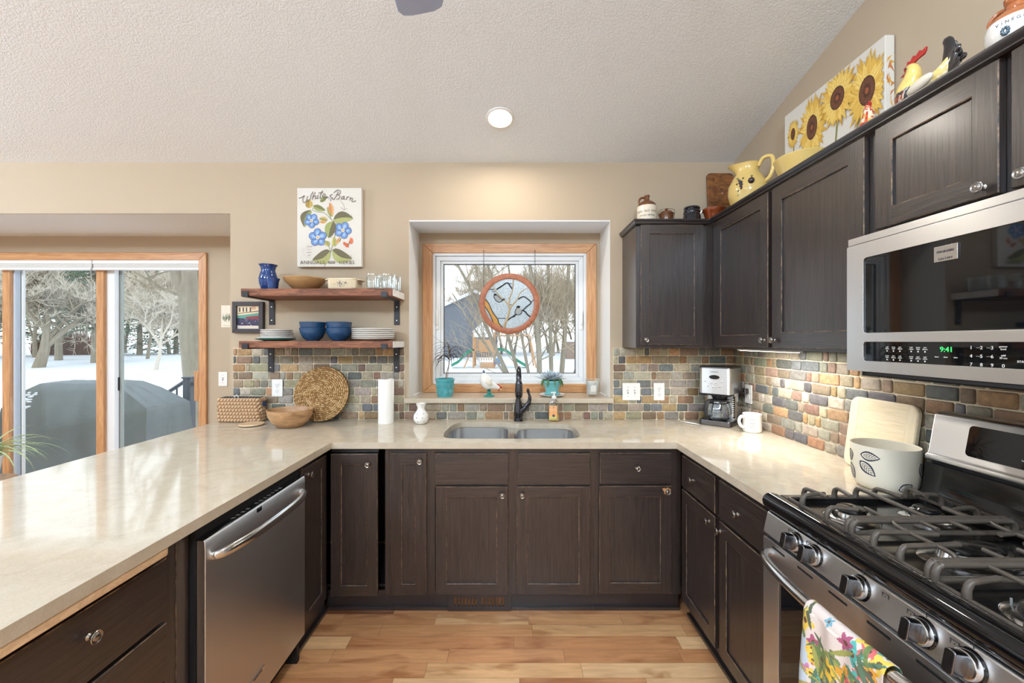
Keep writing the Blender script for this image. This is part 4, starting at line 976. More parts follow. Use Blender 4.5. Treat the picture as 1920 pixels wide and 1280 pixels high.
for s in (-1, 1):
    b = B(); b.prism([(cxx+s*x, cyy+y, ZU+.058) for x, y in ((.088, -.05), (.108, -.042), (.118, -.02), (.118, .02), (.108, .042), (.088, .05))], (0, 0, .006)); b.obj('handle', 'ceramic_cream', t, bevel=.002)
b = B(); R = random.Random(4)
for k in range(34):
    a = R.uniform(0, 6.28); q = R.random()**.6; x = -1.043+.055*q*math.cos(a); z = ZU+.033+.019*q*math.sin(a); r = R.uniform(.002, .0042)
    b.c = lin(R.choice([(118, 112, 136), (140, 136, 150), (120, 130, 120), (96, 92, 110)])); b.f([b.v((x+r*math.cos(i*PI/3), 2.5292, z+r*math.sin(i*PI/3)*.8)) for i in range(6)])
b.obj('floral_print', 'painted', t)
def tumbler(lab, x, y):
    t = thing('drinking_glass', lab, 'glass', (x, y, ZU))
    b = B(); b.lathe([(0, .0), (.034, .0), (.039, .004), (.042, .03), (.043, .085), (.0425, .092), (.0405, .092), (.0395, .03), (.036, .008), (0, .007)], 32, (x, y, ZU)); b.obj('glass_wall', 'thin_glass', t, smooth=True)
    for r in (.019, .011):
        b = B(); pts = [(x+.0432*math.sin(r/.043*math.cos(a)), y-.0432*math.cos(r/.043*math.cos(a)), ZU+.048+r*math.sin(a)) for a in [i*PI/10 for i in range(20)]]; b.tube(pts, .0012, 6, closed=True); b.obj('embossed_ring', 'thin_glass', t, smooth=True)
tumbler('clear embossed tumbler, front left of the four on the upper shelf', -.850, 2.553); tumbler('clear embossed tumbler, front right of the four on the upper shelf', -.757, 2.556)
tumbler('clear embossed tumbler, back left of the four on the upper shelf', -.838, 2.655); tumbler('clear embossed tumbler, back right of the four on the upper shelf', -.748, 2.655)
# lower shelf
def plateprof(r, h): return [(0, 0), (r*.58, 0), (r*.62, .002), (r*.97, h*.8), (r, h), (r*.985, h+.0025), (r*.94, h), (r*.62, .005), (0, .005)]
def stack(n, x, y, z, r, h, pitch, lab, group, m):
    b = B(); b.lathe(plateprof(r, h), 48, (0, 0, 0)); p = b.obj('plate', m, smooth=True); p.location = (x, y, z); tag(p, lab, 'plate', group)
    for k in range(1, n): dup(p, (x+random.uniform(-.0015, .0015), y, z+k*pitch), random.random())
    return p
stack(6, -.878, 2.64, ZL, .134, .017, .0118, 'white dinner plate in the stack at the right end of the lower shelf', 'white dinner plates at the right of the lower shelf', 'ceramic_white')
b = B(); b.lathe(plateprof(.118, .011), 48, (-1.500, 2.635, ZL)); tag(b.obj('plate', 'green_glaze', smooth=True), 'dark green plate at the bottom of the left plate stack', 'plate')
b = B(); b.lathe(plateprof(.112, .013), 48, (-1.497, 2.632, ZL+.0072)); tag(b.obj('plate', 'ceramic_white', smooth=True), 'wide white plate lying on the dark green plate', 'plate')
stack(5, -1.492, 2.632, ZL+.0135, .094, .0125, .0108, 'small white plate in the stack at the left end of the lower shelf', 'small white plates at the left of the lower shelf', 'ceramic_white')
def bowl(lab, x, y, z):
    b = B(); b.lathe([(0, 0), (.036, 0), (.040, .004), (.060, .022), (.075, .052), (.078, .072), (.080, .080), (.078, .083), (.074, .078), (.070, .055), (.050, .022), (0, .010)], 40, (0, 0, 0)); o = b.obj('bowl', 'blue_glaze', smooth=True); o.location = (x, y, z); return tag(o, lab, 'bowl')
bowl('blue speckled bowl, lower one of the left pair on the shelf', -1.262, 2.63, ZL); bowl('blue speckled bowl, upper one of the left pair on the shelf', -1.262, 2.63, ZL+.037)
bowl('blue speckled bowl, lower one of the right pair on the shelf', -1.094, 2.63, ZL); bowl('blue speckled bowl, upper one of the right pair on the shelf', -1.094, 2.63, ZL+.037)

# ---- botanical canvas: art drawn in its own frame, u to the right and v down, 0..910 by 0..1105
t = thing('wall_canvas', 'white botanical canvas with blue flowers and lettering above the shelves', 'picture', (-1.207, 2.778, 1.937))
b = B(); b.box(-1.422, -.992, 2.744, 2.7785, 1.937, 2.463); b.obj('canvas', 'canvas', t, bevel=.003)
def A(x, y, k=0): return (-1.422+(x-130)/910*.430, 2.7436-k*.000004, 2.463-(y-95)/1105*.526)
b = B(); lay = [0]
def poly(c, pts):
    lay[0] += 1; b.c = lin(c); b.f([b.v(A(x, y, lay[0])) for x, y in pts])
def leaf(x0, y0, x1, y1, w, c1, c2, bend=0):
    dx, dy = x1-x0, y1-y0; L = math.hypot(dx, dy); nx, ny = -dy/L, dx/L; n = 10
    mid = [(x0+dx*i/n+nx*bend*math.sin(PI*i/n), y0+dy*i/n+ny*bend*math.sin(PI*i/n)) for i in range(n+1)]
    for s, c in ((1, c1), (-1, c2)):
        ed = [(m[0]+nx*s*w*math.sin(PI*(i/n)**.8)**.8 if 0 < i < n else m[0], m[1]+ny*s*w*math.sin(PI*(i/n)**.8)**.8 if 0 < i < n else m[1]) for i, m in enumerate(mid)]
        for i in range(n): poly(c, [mid[i], mid[i+1], ed[i+1], ed[i]] if i not in (0, n-1) else ([mid[0], mid[1], ed[1]] if i == 0 else [mid[n-1], mid[n], ed[n-1]]))
    for i in range(1, n): 
        q = mid[i]; poly((92, 96, 62), [(q[0]-nx*w*.7, q[1]-ny*w*.7), (q[0]-nx*w*.7+3, q[1]-ny*w*.7+3), (q[0]+dx/L*14+2, q[1]+dy/L*14), (q[0]+dx/L*12, q[1]+dy/L*12)])
    poly((84, 80, 56), [(mid[0][0]-nx*2, mid[0][1]-ny*2), (mid[n//2][0]-nx*3, mid[n//2][1]-ny*3), mid[n], (mid[n//2][0]+nx*3, mid[n//2][1]+ny*3)])
def line(pts, w, c, n=5):
    P = cr([(x, y) for x, y in pts], n); 
    for i in range(len(P)-1):
        d = P[i+1]-P[i]
        if d.length < 1e-5: continue
        nn = Vector((-d.y, d.x)).normalized()*w/2; e = d.normalized()*w*.2
        poly(c, [tuple(P[i]-nn-e), tuple(P[i+1]-nn+e), tuple(P[i+1]+nn+e), tuple(P[i]+nn-e)])
ST = (96, 104, 66)
line([(345, 410), (430, 435), (520, 450), (625, 550)], 7, ST); line([(625, 550), (690, 590), (760, 680)], 6, ST); line([(640, 560), (660, 640), (665, 760), (615, 960), (570, 1090), (515, 1195)], 9, ST); line([(625, 550), (590, 480), (600, 320)], 7, ST)
line([(345, 400), (380, 350), (420, 330)], 7, ST); line([(595, 960), (575, 900), (545, 840)], 7, ST); line([(750, 800), (735, 840), (700, 860)], 8, ST); line([(725, 255), (770, 310), (795, 350), (795, 410)], 4, (140, 120, 90)); line([(745, 370), (790, 400), (835, 385)], 6, (140, 130, 130))
G1, G2, G3, G4 = (120, 122, 72), (150, 158, 92), (104, 96, 66), (168, 170, 104)
leaf(330, 405, 235, 650, 62, G3, G2, 50); leaf(355, 350, 530, 415, 42, G2, G1, 0); leaf(300, 380, 300, 255, 52, (190, 160, 80), (168, 140, 66)); leaf(455, 290, 560, 215, 30, G1, G2)
leaf(640, 545, 925, 525, 82, G4, G3, -30); leaf(640, 560, 575, 800, 80, G2, G3, 10); leaf(560, 545, 445, 520, 34, (196, 164, 90), G2); leaf(540, 575, 440, 575, 18, (224, 160, 90), (214, 150, 84))
leaf(630, 500, 560, 360, 36, (190, 170, 80), G2); leaf(620, 470, 600, 300, 34, (226, 160, 96), (210, 140, 84)); leaf(600, 975, 345, 1110, 88, G3, G4, -40); leaf(625, 965, 910, 1090, 88, G4, G3, 40)
leaf(660, 920, 655, 780, 34, G2, (196, 186, 90)); leaf(680, 880, 740, 790, 22, (224, 170, 104), (224, 170, 104)); leaf(590, 900, 520, 840, 34, G2, (190, 176, 90))
def flower(cx, cy, r, rot, sq=1):
    n = 5
    for k in range(n):
        a = rot+2*PI*k/n
        def el(s, off, wdt): return [(cx+(off*r+s*r*.55*math.cos(tt))*math.cos(a)*1-(s*r*wdt*math.sin(tt))*math.sin(a), cy+((off*r+s*r*.55*math.cos(tt))*math.sin(a)+(s*r*wdt*math.sin(tt))*math.cos(a))*sq) for tt in [i*PI/8 for i in range(16)]]
        poly((78, 106, 160), el(1, .52, .47)); poly((112, 146, 196), el(.82, .54, .44)); poly((156, 186, 222), el(.5, .48, .34))
    for k in range(n): a = rot+2*PI*(k+.5)/n; line([(cx+r*.1*math.cos(a), cy+r*.1*math.sin(a)*sq), (cx+r*.8*math.cos(a), cy+r*.8*math.sin(a)*sq)], 4, (84, 110, 150), 2)
    poly((222, 214, 200), [(cx+r*.22*math.cos(i*PI/6), cy+r*.22*math.sin(i*PI/6)) for i in range(12)]); poly((206, 160, 70), [(cx+r*.12*math.cos(i*PI/6), cy+r*.12*math.sin(i*PI/6)) for i in range(12)])
flower(338, 555, 100, .3); flower(425, 790, 122, .9); flower(780, 690, 115, .1); 
for k in range(5): a = 1.2*k; poly((120, 96, 130), [(590+math.cos(a)*8, 245), (590+math.cos(a)*38+10, 245+math.sin(a)*34-10), (590+math.cos(a)*44, 245+math.sin(a)*40+8)])
poly((200, 96, 56), [(855, 880), (790, 850), (780, 880), (830, 930), (865, 925)]); poly((214, 112, 70), [(860, 865), (885, 790), (915, 805), (925, 850), (905, 885)]); line([(850, 900), (880, 850)], 8, (90, 60, 50))
C = (112, 98, 92); 
for s in ([(160, 240), (190, 232), (238, 205), (215, 245), (222, 300), (258, 285), (282, 215), (270, 262), (288, 285), (318, 250), (332, 195), (358, 152)], [(392, 160), (362, 200), (345, 262)], [(350, 240), (378, 205), (396, 215), (390, 248), (412, 245)], [(432, 196), (420, 240), (440, 243)], [(492, 135), (466, 190), (458, 240), (482, 238)], [(440, 172), (500, 158)],
          [(488, 222), (520, 208), (532, 188), (508, 182), (492, 215), (508, 240), (548, 222)], [(650, 165), (700, 130), (742, 142), (738, 175), (690, 196)], [(712, 150), (690, 200), (650, 260), (625, 240), (600, 205), (632, 190)], [(690, 196), (728, 205), (728, 240), (690, 262)],
          [(795, 215), (768, 222), (758, 250), (780, 255), (800, 215), (792, 250), (812, 256)], [(838, 222), (828, 262)], [(832, 240), (848, 222), (868, 226)], [(888, 232), (874, 274)], [(880, 255), (902, 240), (916, 250), (906, 285), (930, 290), (960, 278)]):
    line(s, 9.5, C, 5)
poly(C, [(440+6*math.cos(i), 165+6*math.sin(i)) for i in range(6)])
for k in range(24):   # faint round stamp
    a = k*2*PI/24; 
    if -1.2 < math.cos(a) < .35: line([(300+80*math.cos(a), 980+88*math.sin(a)), (300+80*math.cos(a+.2), 980+88*math.sin(a+.2))], 3, (200, 192, 186), 1)
print_ob = b
TM = lambda x, y: Matrix(((1, 0, 0, A(x, y)[0]), (0, 0, -1, A(x, y)[1]-.0475*0-.03), (0, 1, 0, A(x, y)[2]), (0, 0, 0, 1)))
print_ob.obj('floral_print', 'painted', t, recalc=False)
def ATM(x, y, k=.0008): a = A(x, y); return Matrix(((1, 0, 0, a[0]), (0, 0, -1, a[1]-k-.0026), (0, 1, 0, a[2]), (0, 0, 0, 1)))
b = B(); kx_ = .0340
b.text('ANNUALS', .0335, ATM(350, 1142, .02*0+.0004), extrude=.0002, space=1.12); b.text('HERBS', .0335, ATM(832, 1142, .0004), extrude=.0002, space=1.12); b.obj('lettering', 'print_brown', t, recalc=False)
b = B(); b.prism([(A(x+618, y+1138, 650)) for x, y in rrect(100, 34, 15, 4)], (0, -.0003, 0)); pl_ = b.obj('word_plaque', 'print_brown', t)
b = B(); b.text('AND', .014, ATM(618, 1138, .0009), extrude=.0002, space=1.2)
b.obj('plaque_lettering', 'print_white', t, recalc=False)
b = B()
for k, s in enumerate(('GARDEN', 'No. 12', 'MARKET', 'SEED')): b.text(s, .0085, ATM(306, 920+40*k, .0003), extrude=.0001)
b.obj('stamp_lettering', 'print_brown', t, recalc=False)

# ---- framed photograph
t = thing('framed_photo', 'small dark-framed photograph of a shopfront left of the shelves', 'picture', (-1.758, 2.778, 1.497))
b = B(); mitre(b, -1.862, -1.656, 1.497, 1.706, .028, 2.752, 2.7795, (0, 0)); b.obj('frame', 'frame_dark', t, bevel=.002)
b = B(); x0, x1, z0, z1 = -1.835, -1.683, 1.524, 1.679
def fq(c, u0, v0, u1, v1, k): b.c = lin(c); y = 2.766-k*.0002; b.quad((x0+(x1-x0)*u0, y, z0+(z1-z0)*v0), (x0+(x1-x0)*u1, y, z0+(z1-z0)*v0), (x0+(x1-x0)*u1, y, z0+(z1-z0)*v1), (x0+(x1-x0)*u0, y, z0+(z1-z0)*v1))
def fp(c, pts, k): b.c = lin(c); b.f([b.v((x0+(x1-x0)*u, 2.766-k*.0002, z0+(z1-z0)*v)) for u, v in pts])
fq((228, 208, 176), 0, 0, 1, 1, 0)
for u in (.08, .24, .38, .55): fq((70, 64, 64), u, .74, u+.06, .93, 1)
fq((206, 168, 136), .62, .84, .82, .99, 1); fp((120, 96, 76), [(.04, .68), (1, .80), (1, .76), (.04, .65)], 2); fp((96, 150, 136), [(0, .58), (1, .70), (.9, .46), (0, .44)], 2); fp((128, 52, 60), [(.38, .52), (1, .58), (.98, .40), (.40, .42)], 3)
fq((52, 50, 78), 0, .14, 1, .46, 2); fp((216, 208, 200), [(0, 0), (1, 0), (1, .10), (.4, .08), (0, .16)], 3)
R = random.Random(8)
for k in range(40): u, v = R.random()*.94, R.uniform(.13, .45); fq(R.choice([(90, 90, 130), (60, 44, 70), (170, 170, 190), (40, 60, 80), (110, 60, 70)]), u, v, u+R.uniform(.02, .08), v+R.uniform(.01, .05), 4+k*.1)
b.obj('photograph', 'painted', t, recalc=False)
# ---- small card on the patio wall
t = thing('paper_card', 'small pale card with green plants pinned on the wall by the patio door', 'card', (-2.33, YB2, 1.64))
b = B(); b.box(-2.375, -2.26, YB2-.003, YB2-.0005, 1.555, 1.735); b.obj('card', 'matte_pot', t)
b = B(); R = random.Random(2)
for k in range(60):
    x = -2.36+.09*R.random(); z = 1.60+R.random()*.03; b.c = lin(R.choice([(70, 92, 70), (104, 130, 96), (130, 150, 120), (90, 74, 66)])); b.f([b.v((x-.002, YB2-.0034-k*.00001, z)), b.v((x+.002, YB2-.0034-k*.00001, z)), b.v((x+R.uniform(-.006, .006), YB2-.0034-k*.00001, z+R.uniform(.02, .055)))])
for k in range(14): x = -2.358+.0065*k; b.c = lin((120, 110, 104)); b.box(x, x+.0035, YB2-.0036, YB2-.0033, 1.568, 1.571)
b.obj('plant_print', 'painted', t)

# ================================================================== ON THE COUNTER
ZC = .9143
def rope_loop(b, P, r, z, ph, twist=26):
    n = len(P)
    for st in (0, PI):
        b.c = lin((206, 176, 142) if st else (158, 120, 88)); pts = []
        for i, (x, y) in enumerate(P):
            q0, q1 = Vector(P[i-1]), Vector(P[(i+1) % n]); tn = (q1-q0).normalized(); nn = Vector((tn.y, -tn.x)); a = ph+st+twist*2*PI*i/n
            pts.append((x+nn.x*r*.5*math.cos(a), y+nn.y*r*.5*math.cos(a), z+r*.5*math.sin(a)))
        b.tube(pts, r*.56, 6, closed=True)
def dense(P, step):
    out = []
    for i in range(len(P)):
        p, q = Vector(P[i]), Vector(P[(i+1) % len(P)]); L = (q-p).length; k = max(1, int(L/step))
        for j in range(k): out.append(tuple(p+(q-p)*j/k))
    return out
t = thing('storage_basket', 'oblong woven rope basket with dark lining at the end of the counter', 'basket', (-1.77, 2.715, ZC))
cxb, cyb, wb, hb = -1.768, 2.7155, .285, .090
b = B(); P = dense(rrect(wb-.02, hb-.02, .012, 3, cxb, cyb), .004)
for k in range(7): rope_loop(b, P, .0140, ZC+.0135+k*.0218, k*1.3, 30)
b.obj('woven_side', 'fabric_print', t, smooth=True, ang=80)
b = B(); b.loft([[(x, y, z) for x, y in rrect(w, h, .008, 3, cxb, cyb)] for w, h, z in ((wb-.032, hb-.032, ZC+.002), (wb-.032, hb-.032, ZC+.158), (wb-.038, hb-.038, ZC+.160), (wb-.042, hb-.042, ZC+.155), (wb-.042, hb-.042, ZC+.012))]); b.obj('lining', 'basket_lining', t)
b = B(); b.tube(cr([(cxb-.05, cyb-.01, ZC+.150), (cxb-.04, cyb-.012, ZC+.166), (cxb-.03, cyb-.008, ZC+.172), (cxb-.015, cyb-.01, ZC+.150)], 4), .003, 6); b.obj('cord_loop', 'plastic_white', t)
b = B(); b.prism([(cxb+wb/2-.001, cyb+x, ZC+.115+y) for x, y in rrect(.030, .034, .008, 3)], (.0065, 0, 0)); b.obj('hand_hole', 'cobalt', t, label='dark blue opening in the basket end')
t = thing('coaster', 'thin round pale coaster lying in front of the woven basket', 'coaster', (-1.615, 2.575, ZC))
b = B(); b.lathe([(0, 0), (.066, 0), (.068, .002), (.0, .0045)], 40, (-1.625, 2.585, ZC)); b.obj('underside', 'print_dark', t, smooth=True)
b = B(); b.lathe([(0, .0046), (.070, .0046), (.0705, .009), (.069, .0115), (0, .0118)], 40, (-1.625, 2.585, ZC)); b.obj('top', 'oak_board', t, smooth=True)
b = B(); b.lathe([(0, 0), (.062, 0), (.075, .004), (.106, .034), (.124, .068), (.131, .100), (.133, .108), (.128, .109), (.119, .090), (.10, .045), (.0, .018)], 48, (-1.362, 2.545, ZC), wob=lambda a, z: .02*math.cos(2*a+.4), sy=.9); b.bm.transform(Matrix.Translation((0, 0, 0)))
tag(b.obj('bowl', 'bowl_wood', smooth=True), 'carved honey-brown wooden bowl on the counter before the woven mat', 'bowl')
# round woven mat leaning on the stone
tl = math.radians(14.5); rM = .183
MM = Matrix.Translation((-1.245, 2.668, ZC+.004)) @ Matrix.Rotation(-tl, 4, 'X') @ Matrix.Translation((0, 0, rM))
b = B(MM); R = random.Random(6)
nr = 14
for k in range(nr):
    r = .006+k*(rM-.006)/nr+.004; n = max(8, int(2*PI*r/.0088))
    for i in range(n):
        a0 = 2*PI*i/n; 
        for s in (-1, 1) if k % 1 == 0 else (1,):
            a1 = a0+.0125/r*.62; r0, r1 = r-.0046*s, r+.0046*s
            yy = -.004-R.uniform(0, .002)
            p0 = (r0*math.cos(a0), yy, r0*math.sin(a0)); p1 = ((r)*math.cos((a0+a1)/2), yy-.0052, r*math.sin((a0+a1)/2)); p2 = (r1*math.cos(a1), yy, r1*math.sin(a1))
            if s == 1: b.c = lin(R.choice([(206, 168, 116), (186, 144, 92), (222, 190, 142), (164, 122, 76)])); b.tube([p0, p1, p2], [.0026, .0038, .0026], 5)
b.c = lin((96, 70, 44)); b.lathe([(0, -.004), (rM-.003, -.004), (rM, 0), (rM-.003, .005), (0, .005)], 48, (0, 0, 0), ax=(0, 1, 0))
tag(b.obj('woven_placemat', 'fabric_print', smooth=True, ang=80), 'round woven straw mat leaning against the stone backsplash', 'placemat')
t = thing('paper_towel_roll', 'upright roll of white paper towels on the counter', 'paper towels', (-.805, 2.665, ZC))
b = B(); b.lathe([(.019, 0), (.049, 0), (.0495, .002), (.0495, .281), (.049, .283), (.019, .283)], 40, (-.805, 2.665, ZC)); b.tube([(-.757, 2.660, ZC+.14), (-.7545, 2.655, ZC+.20), (-.7545, 2.655, ZC+.278)], .0035, 6, up=(1, 0, 0)); b.obj('paper', 'paper', t, smooth=True)
b = B(); b.lathe([(.0188, .0), (.0188, .284), (.0172, .284), (.0172, 0)], 24, (-.805, 2.665, ZC)); b.obj('cardboard_core', 'cardboard', t, smooth=True)
t = thing('bud_vase', 'small round white vase with dark polka dots left of the sink', 'vase', (-.575, 2.635, ZC))
vc = (-.572, 2.635, ZC); vp = [(0, 0), (.026, 0), (.036, .006), (.047, .026), (.049, .042), (.044, .062), (.030, .080), (.0235, .092), (.0225, .104), (.029, .125), (.031, .130), (.028, .130), (.020, .105), (0, .09)]
b = B(); b.lathe(vp, 36, vc, wob=lambda a, z: .08*math.cos(4*a) if z > .12 else 0); b.obj('vase_body', 'ceramic_white', t, smooth=True)
b = B(); b.c = lin((70, 80, 110))
for (zz, r, n, ph) in ((.020, .0432, 7, 0), (.045, .0487, 8, .4), (.068, .0393, 6, .1)):
    for k in range(n): a = ph+2*PI*k/n; b.ell((vc[0]+r*math.cos(a), vc[1]+r*math.sin(a), ZC+zz), (.0028,)*3, 8, 6)
b.obj('polka_dots', 'painted', t)
# soap bottle
sx_, sy_ = .288, 2.715
t = thing('soap_bottle', 'clear pump bottle of orange soap with printed label beside the faucet', 'bottle', (sx_, sy_, ZC))
def el_ring(w, h, z, n=28): return [(sx_+w/2*math.cos(2*PI*i/n), sy_+h/2*math.sin(2*PI*i/n), ZC+z) for i in range(n)]
b = B(); b.loft([el_ring(w, h, z) for w, h, z in ((.062, .036, 0), (.070, .042, .004), (.074, .044, .02), (.076, .044, .09), (.070, .042, .115), (.050, .034, .135), (.030, .027, .146), (.026, .026, .150))]); b.obj('bottle', 'bottle_clear', t, smooth=True)
b = B(); b.loft([el_ring(w, h, z) for w, h, z in ((.062, .034, .003), (.070, .040, .02), (.070, .040, .052))]); b.obj('soap', 'stained_amber', t, smooth=True)
b = B(); pal = [(232, 160, 110), (238, 178, 120), (226, 146, 96)]
def sl(u, z, k=.0004): a = -PI/2+u; return (sx_+(.038+k)*math.cos(a), sy_+(.022+k)*math.sin(a), ZC+z)
def sp(c, pts, k): b.c = lin(c); b.f([b.v(sl(u, z, k)) for u, z in pts])
for i in range(12):
    u0, u1 = -1.05+i*.13, -1.05+(i+1)*.13
    for z0, z1, c in ((.012, .035, (214, 196, 120)), (.035, .07, (238, 170, 110)), (.07, .105, (240, 182, 130))): sp(c, [(u0, z0), (u1, z0), (u1, z1), (u0, z1)], .0005)
sp((60, 66, 90), [(-.15+.22*math.cos(i*PI/6), .040+.009*math.sin(i*PI/6)) for i in range(12)], .0012); sp((96, 54, 40), [(-.9, .088), (-.1, .088), (-.1, .100), (-.9, .100)], .0012)
for k in range(6): sp((130, 150, 70), [(-.7+k*.2, .012), (-.6+k*.2, .012), (-.62+k*.2, .026)], .0012)
b.obj('label', 'painted', t, recalc=False)
b = B(); b.lathe([(0, .150), (.016, .150), (.016, .160), (.010, .166), (.006, .170), (.005, .186), (0, .186)], 18, (sx_, sy_, ZC)); b.prism([(sx_-.022, sy_-.006, ZC+.186), (sx_+.012, sy_-.009, ZC+.186), (sx_+.012, sy_+.009, ZC+.186), (sx_-.022, sy_+.006, ZC+.184)], (0, 0, .008)); b.obj('pump', 'plastic_white', t, smooth=True)

# coffee maker, turned 45 degrees into the corner
t = thing('coffee_maker', 'stainless steel drip coffee maker with glass carafe in the corner', 'coffee maker', (1.344, 2.634, ZC), math.radians(-45))
CFM = WM[t.name]
b = B(CFM); b.prism([(x, y, 0) for x, y in rrect(.192, .226, .022, 5)], (0, 0, .036)); b.obj('base', 'steel_dark', t, bevel=.006)
b = B(CFM); b.loft([[(x, y, z) for x, y in rrect(.186, .110, .02, 5, 0, .056)] for z in (.0365, .20)]); b.obj('water_tank', 'steel_polished', t, smooth=True)
b = B(CFM); b.loft([[(x, y, z) for x, y in rrect(.188, .222, .022, 6, 0, 0)] for z in (.2005, .358)]); b.obj('brew_head', 'steel', t, smooth=True)
b = B(CFM); b.loft([[(x, y, z) for x, y in rrect(w, w+.034, .022, 6)] for z, w in ((.3585, .190), (.366, .190), (.372, .180))]); b.obj('lid', 'steel_dark', t, smooth=True)
b = B(CFM); b.box(-.082, .082, -.095, .0, .188, .2003); b.lathe([(0, .16), (.035, .165), (.045, .188), (0, .188)], 20, (0, -.035, 0)); b.obj('filter_shroud', 'black_matte', t)
b = B(CFM); b.lathe([(0, .037), (.055, .037), (.055, .041), (0, .041)], 28, (0, -.045, 0)); b.obj('warming_plate', 'black_gloss', t, smooth=True)
b = B(CFM); b.box(.076, .086, -.004, .0005, .045, .185); b.obj('water_gauge', 'black_gloss', t)
b = B(CFM)
for k in range(9): b.box(.070, .082, -.0052, -.0045, .058+k*.013, .0605+k*.013)
b.obj('gauge_marks', 'print_white', t)
b = B(CFM); b.prism([(x, -.111, z) for x, z in [(.0+.031*math.cos(a), .304+.013*math.sin(a)) for a in [i*PI/12 for i in range(24)]]], (0, -.002, 0)); b.obj('clock_display', 'black_glass', t)
for k, (x, z) in enumerate(((-.055, .278), (-.018, .270), (.008, .270), (.045, .278), (-.036, .248), (.032, .248), (-.008, .243), (.008, .243))):
    b = B(CFM); b.lathe([(0, 0), (.0052, 0), (.0048, .003), (0, .0035)], 12, (x, -.111, z), ax=(0, -1, 0)); b.obj('button', 'chrome', t, smooth=True)
b = B(); b.text('CUISINART', .010, CFM @ Matrix(((1, 0, 0, 0), (0, 0, -1, -.1113), (0, 1, 0, .336), (0, 0, 0, 1)))); b.obj('lettering', 'print_dark', t, recalc=False)
t2 = thing('coffee_carafe', 'glass coffee carafe with dark handle standing in the coffee maker', 'carafe', tuple(CFM @ Vector((0, -.045, .0412))))
b = B(); b.lathe([(0, .0), (.052, .0), (.064, .012), (.068, .04), (.062, .075), (.050, .098), (.048, .108), (.046, .108), (.048, .096), (.060, .073), (.066, .04), (.062, .014), (0, .003)], 36, t2.location); b.obj('glass', 'carafe_glass', t2, smooth=True)
b = B(); b.lathe([(0, .1085), (.050, .1085), (.050, .116), (.03, .122), (0, .122)], 28, t2.location); b.lathe([(.0505, .092), (.052, .092), (.052, .102), (.0505, .102)], 28, t2.location); b.obj('lid', 'black_matte', t2, smooth=True)
b = B(); c = Vector(t2.location); h = Vector((-1, -.35, 0)).normalized()
b.tube(cr([c+h*.048+Vector((0, 0, .112)), c+h*.075+Vector((0, 0, .114)), c+h*.094+Vector((0, 0, .09)), c+h*.098+Vector((0, 0, .045)), c+h*.092+Vector((0, 0, .012)), c+h*.066+Vector((0, 0, .02))], 5), .0075, 10, flat=1.5); b.obj('handle', 'black_matte', t2, smooth=True)
t = thing('plug', 'dark plug with cord in the outlet behind the coffee maker', 'plug', (1.49, 2.585, 1.12))
b = B(); b.box(1.462, 1.4895, 2.568, 2.600, 1.112, 1.146); b.obj('plug_body', 'steel_dark', t, bevel=.005)
b = B(); b.tube(cr([(1.463, 2.585, 1.13), (1.45, 2.60, 1.125), (1.448, 2.66, 1.06), (1.47, 2.735, .96), (1.45, 2.75, .921)], 5), .0032, 6); b.obj('cord', 'black_matte', t, smooth=True)
b = B(); b.tube(cr([(1.115, 2.70, .9185), (1.15, 2.64, .9185), (1.185, 2.585, .919)], 5), [.004, .006, .009, .012, .014, .015, .015, .014, .012, .009, .005], 8, flat=.28, up=(0, 0, 1)); tag(b.obj('spoon_rest', 'plastic_white', smooth=True), 'slim white scoop lying on the counter left of the coffee maker', 'utensil')
# mug
mx_, my_ = 1.410, 2.402
t = thing('coffee_mug', 'white diner mug with small dark lettering beside the coffee maker', 'mug', (mx_, my_, ZC))
b = B(); b.lathe([(0, 0), (.044, 0), (.049, .004), (.051, .02), (.0485, .055), (.050, .098), (.0515, .105), (.049, .107), (.045, .10), (.043, .02), (0, .012)], 40, (mx_, my_, ZC)); b.obj('mug_body', 'ceramic_white', t, smooth=True)
b = B(); b.tube(cr([(mx_-.047, my_-.01, ZC+.088), (mx_-.072, my_-.014, ZC+.091), (mx_-.086, my_-.017, ZC+.068), (mx_-.074, my_-.015, ZC+.038), (mx_-.048, my_-.01, ZC+.026)], 6), .0085, 10); b.obj('handle', 'ceramic_white', t, smooth=True)
b = B(); b.c = lin((70, 70, 72)); R = random.Random(3); a0 = math.atan2(-my_, -mx_)
for k, n in enumerate((7, 2, 8, 5, 7)):
    for i in range(n):
        a = a0-.05+(i-n/2)*.115; z = ZC+.076-k*.011
        for q in range(2): aa = a+q*.045; b.quad(*[(mx_+.0506*math.cos(v), my_+.0506*math.sin(v), zz) for v, zz in ((aa, z), (aa+.03, z), (aa+.03, z+.0045*R.uniform(.6, 1)), (aa, z+.0045))])
b.obj('lettering', 'painted', t)
# cutting board leaning on the right wall
t = thing('cutting_board', 'pale bamboo cutting board leaning against the right backsplash', 'cutting board', (1.46, 1.636, ZC))
lean = math.atan2(.040, .292); CB = Matrix.Translation((1.4475, 1.636, ZC+.0005)) @ Matrix.Rotation(lean, 4, 'Y')
b = B(CB); b.prism([(-.009, y, .147+z) for y, z in rrect(.296, .294, .035, 6)], (.018, 0, 0)); b.obj('board', 'bamboo', t, bevel=.005)
for s in (-1, 1):
    b = B(CB); b.prism([(-.0096, y*s, .147+z) for y, z in [(.104, -.144)]+[p for p in rrect(.292, .288, .033, 6) if p[0] > .104]+[(.104, .144)] if True][:0] or [(-.0096, s*.104, .147-.1435), (-.0096, s*.113, .147-.1435), (-.0096, s*.135, .147-.134), (-.0096, s*.1445, .147-.11), (-.0096, s*.1445, .147+.11), (-.0096, s*.135, .147+.134), (-.0096, s*.113, .147+.1435), (-.0096, s*.104, .147+.1435)], (.0008, 0, 0)); b.obj('end_strip', 'bamboo_side', t)
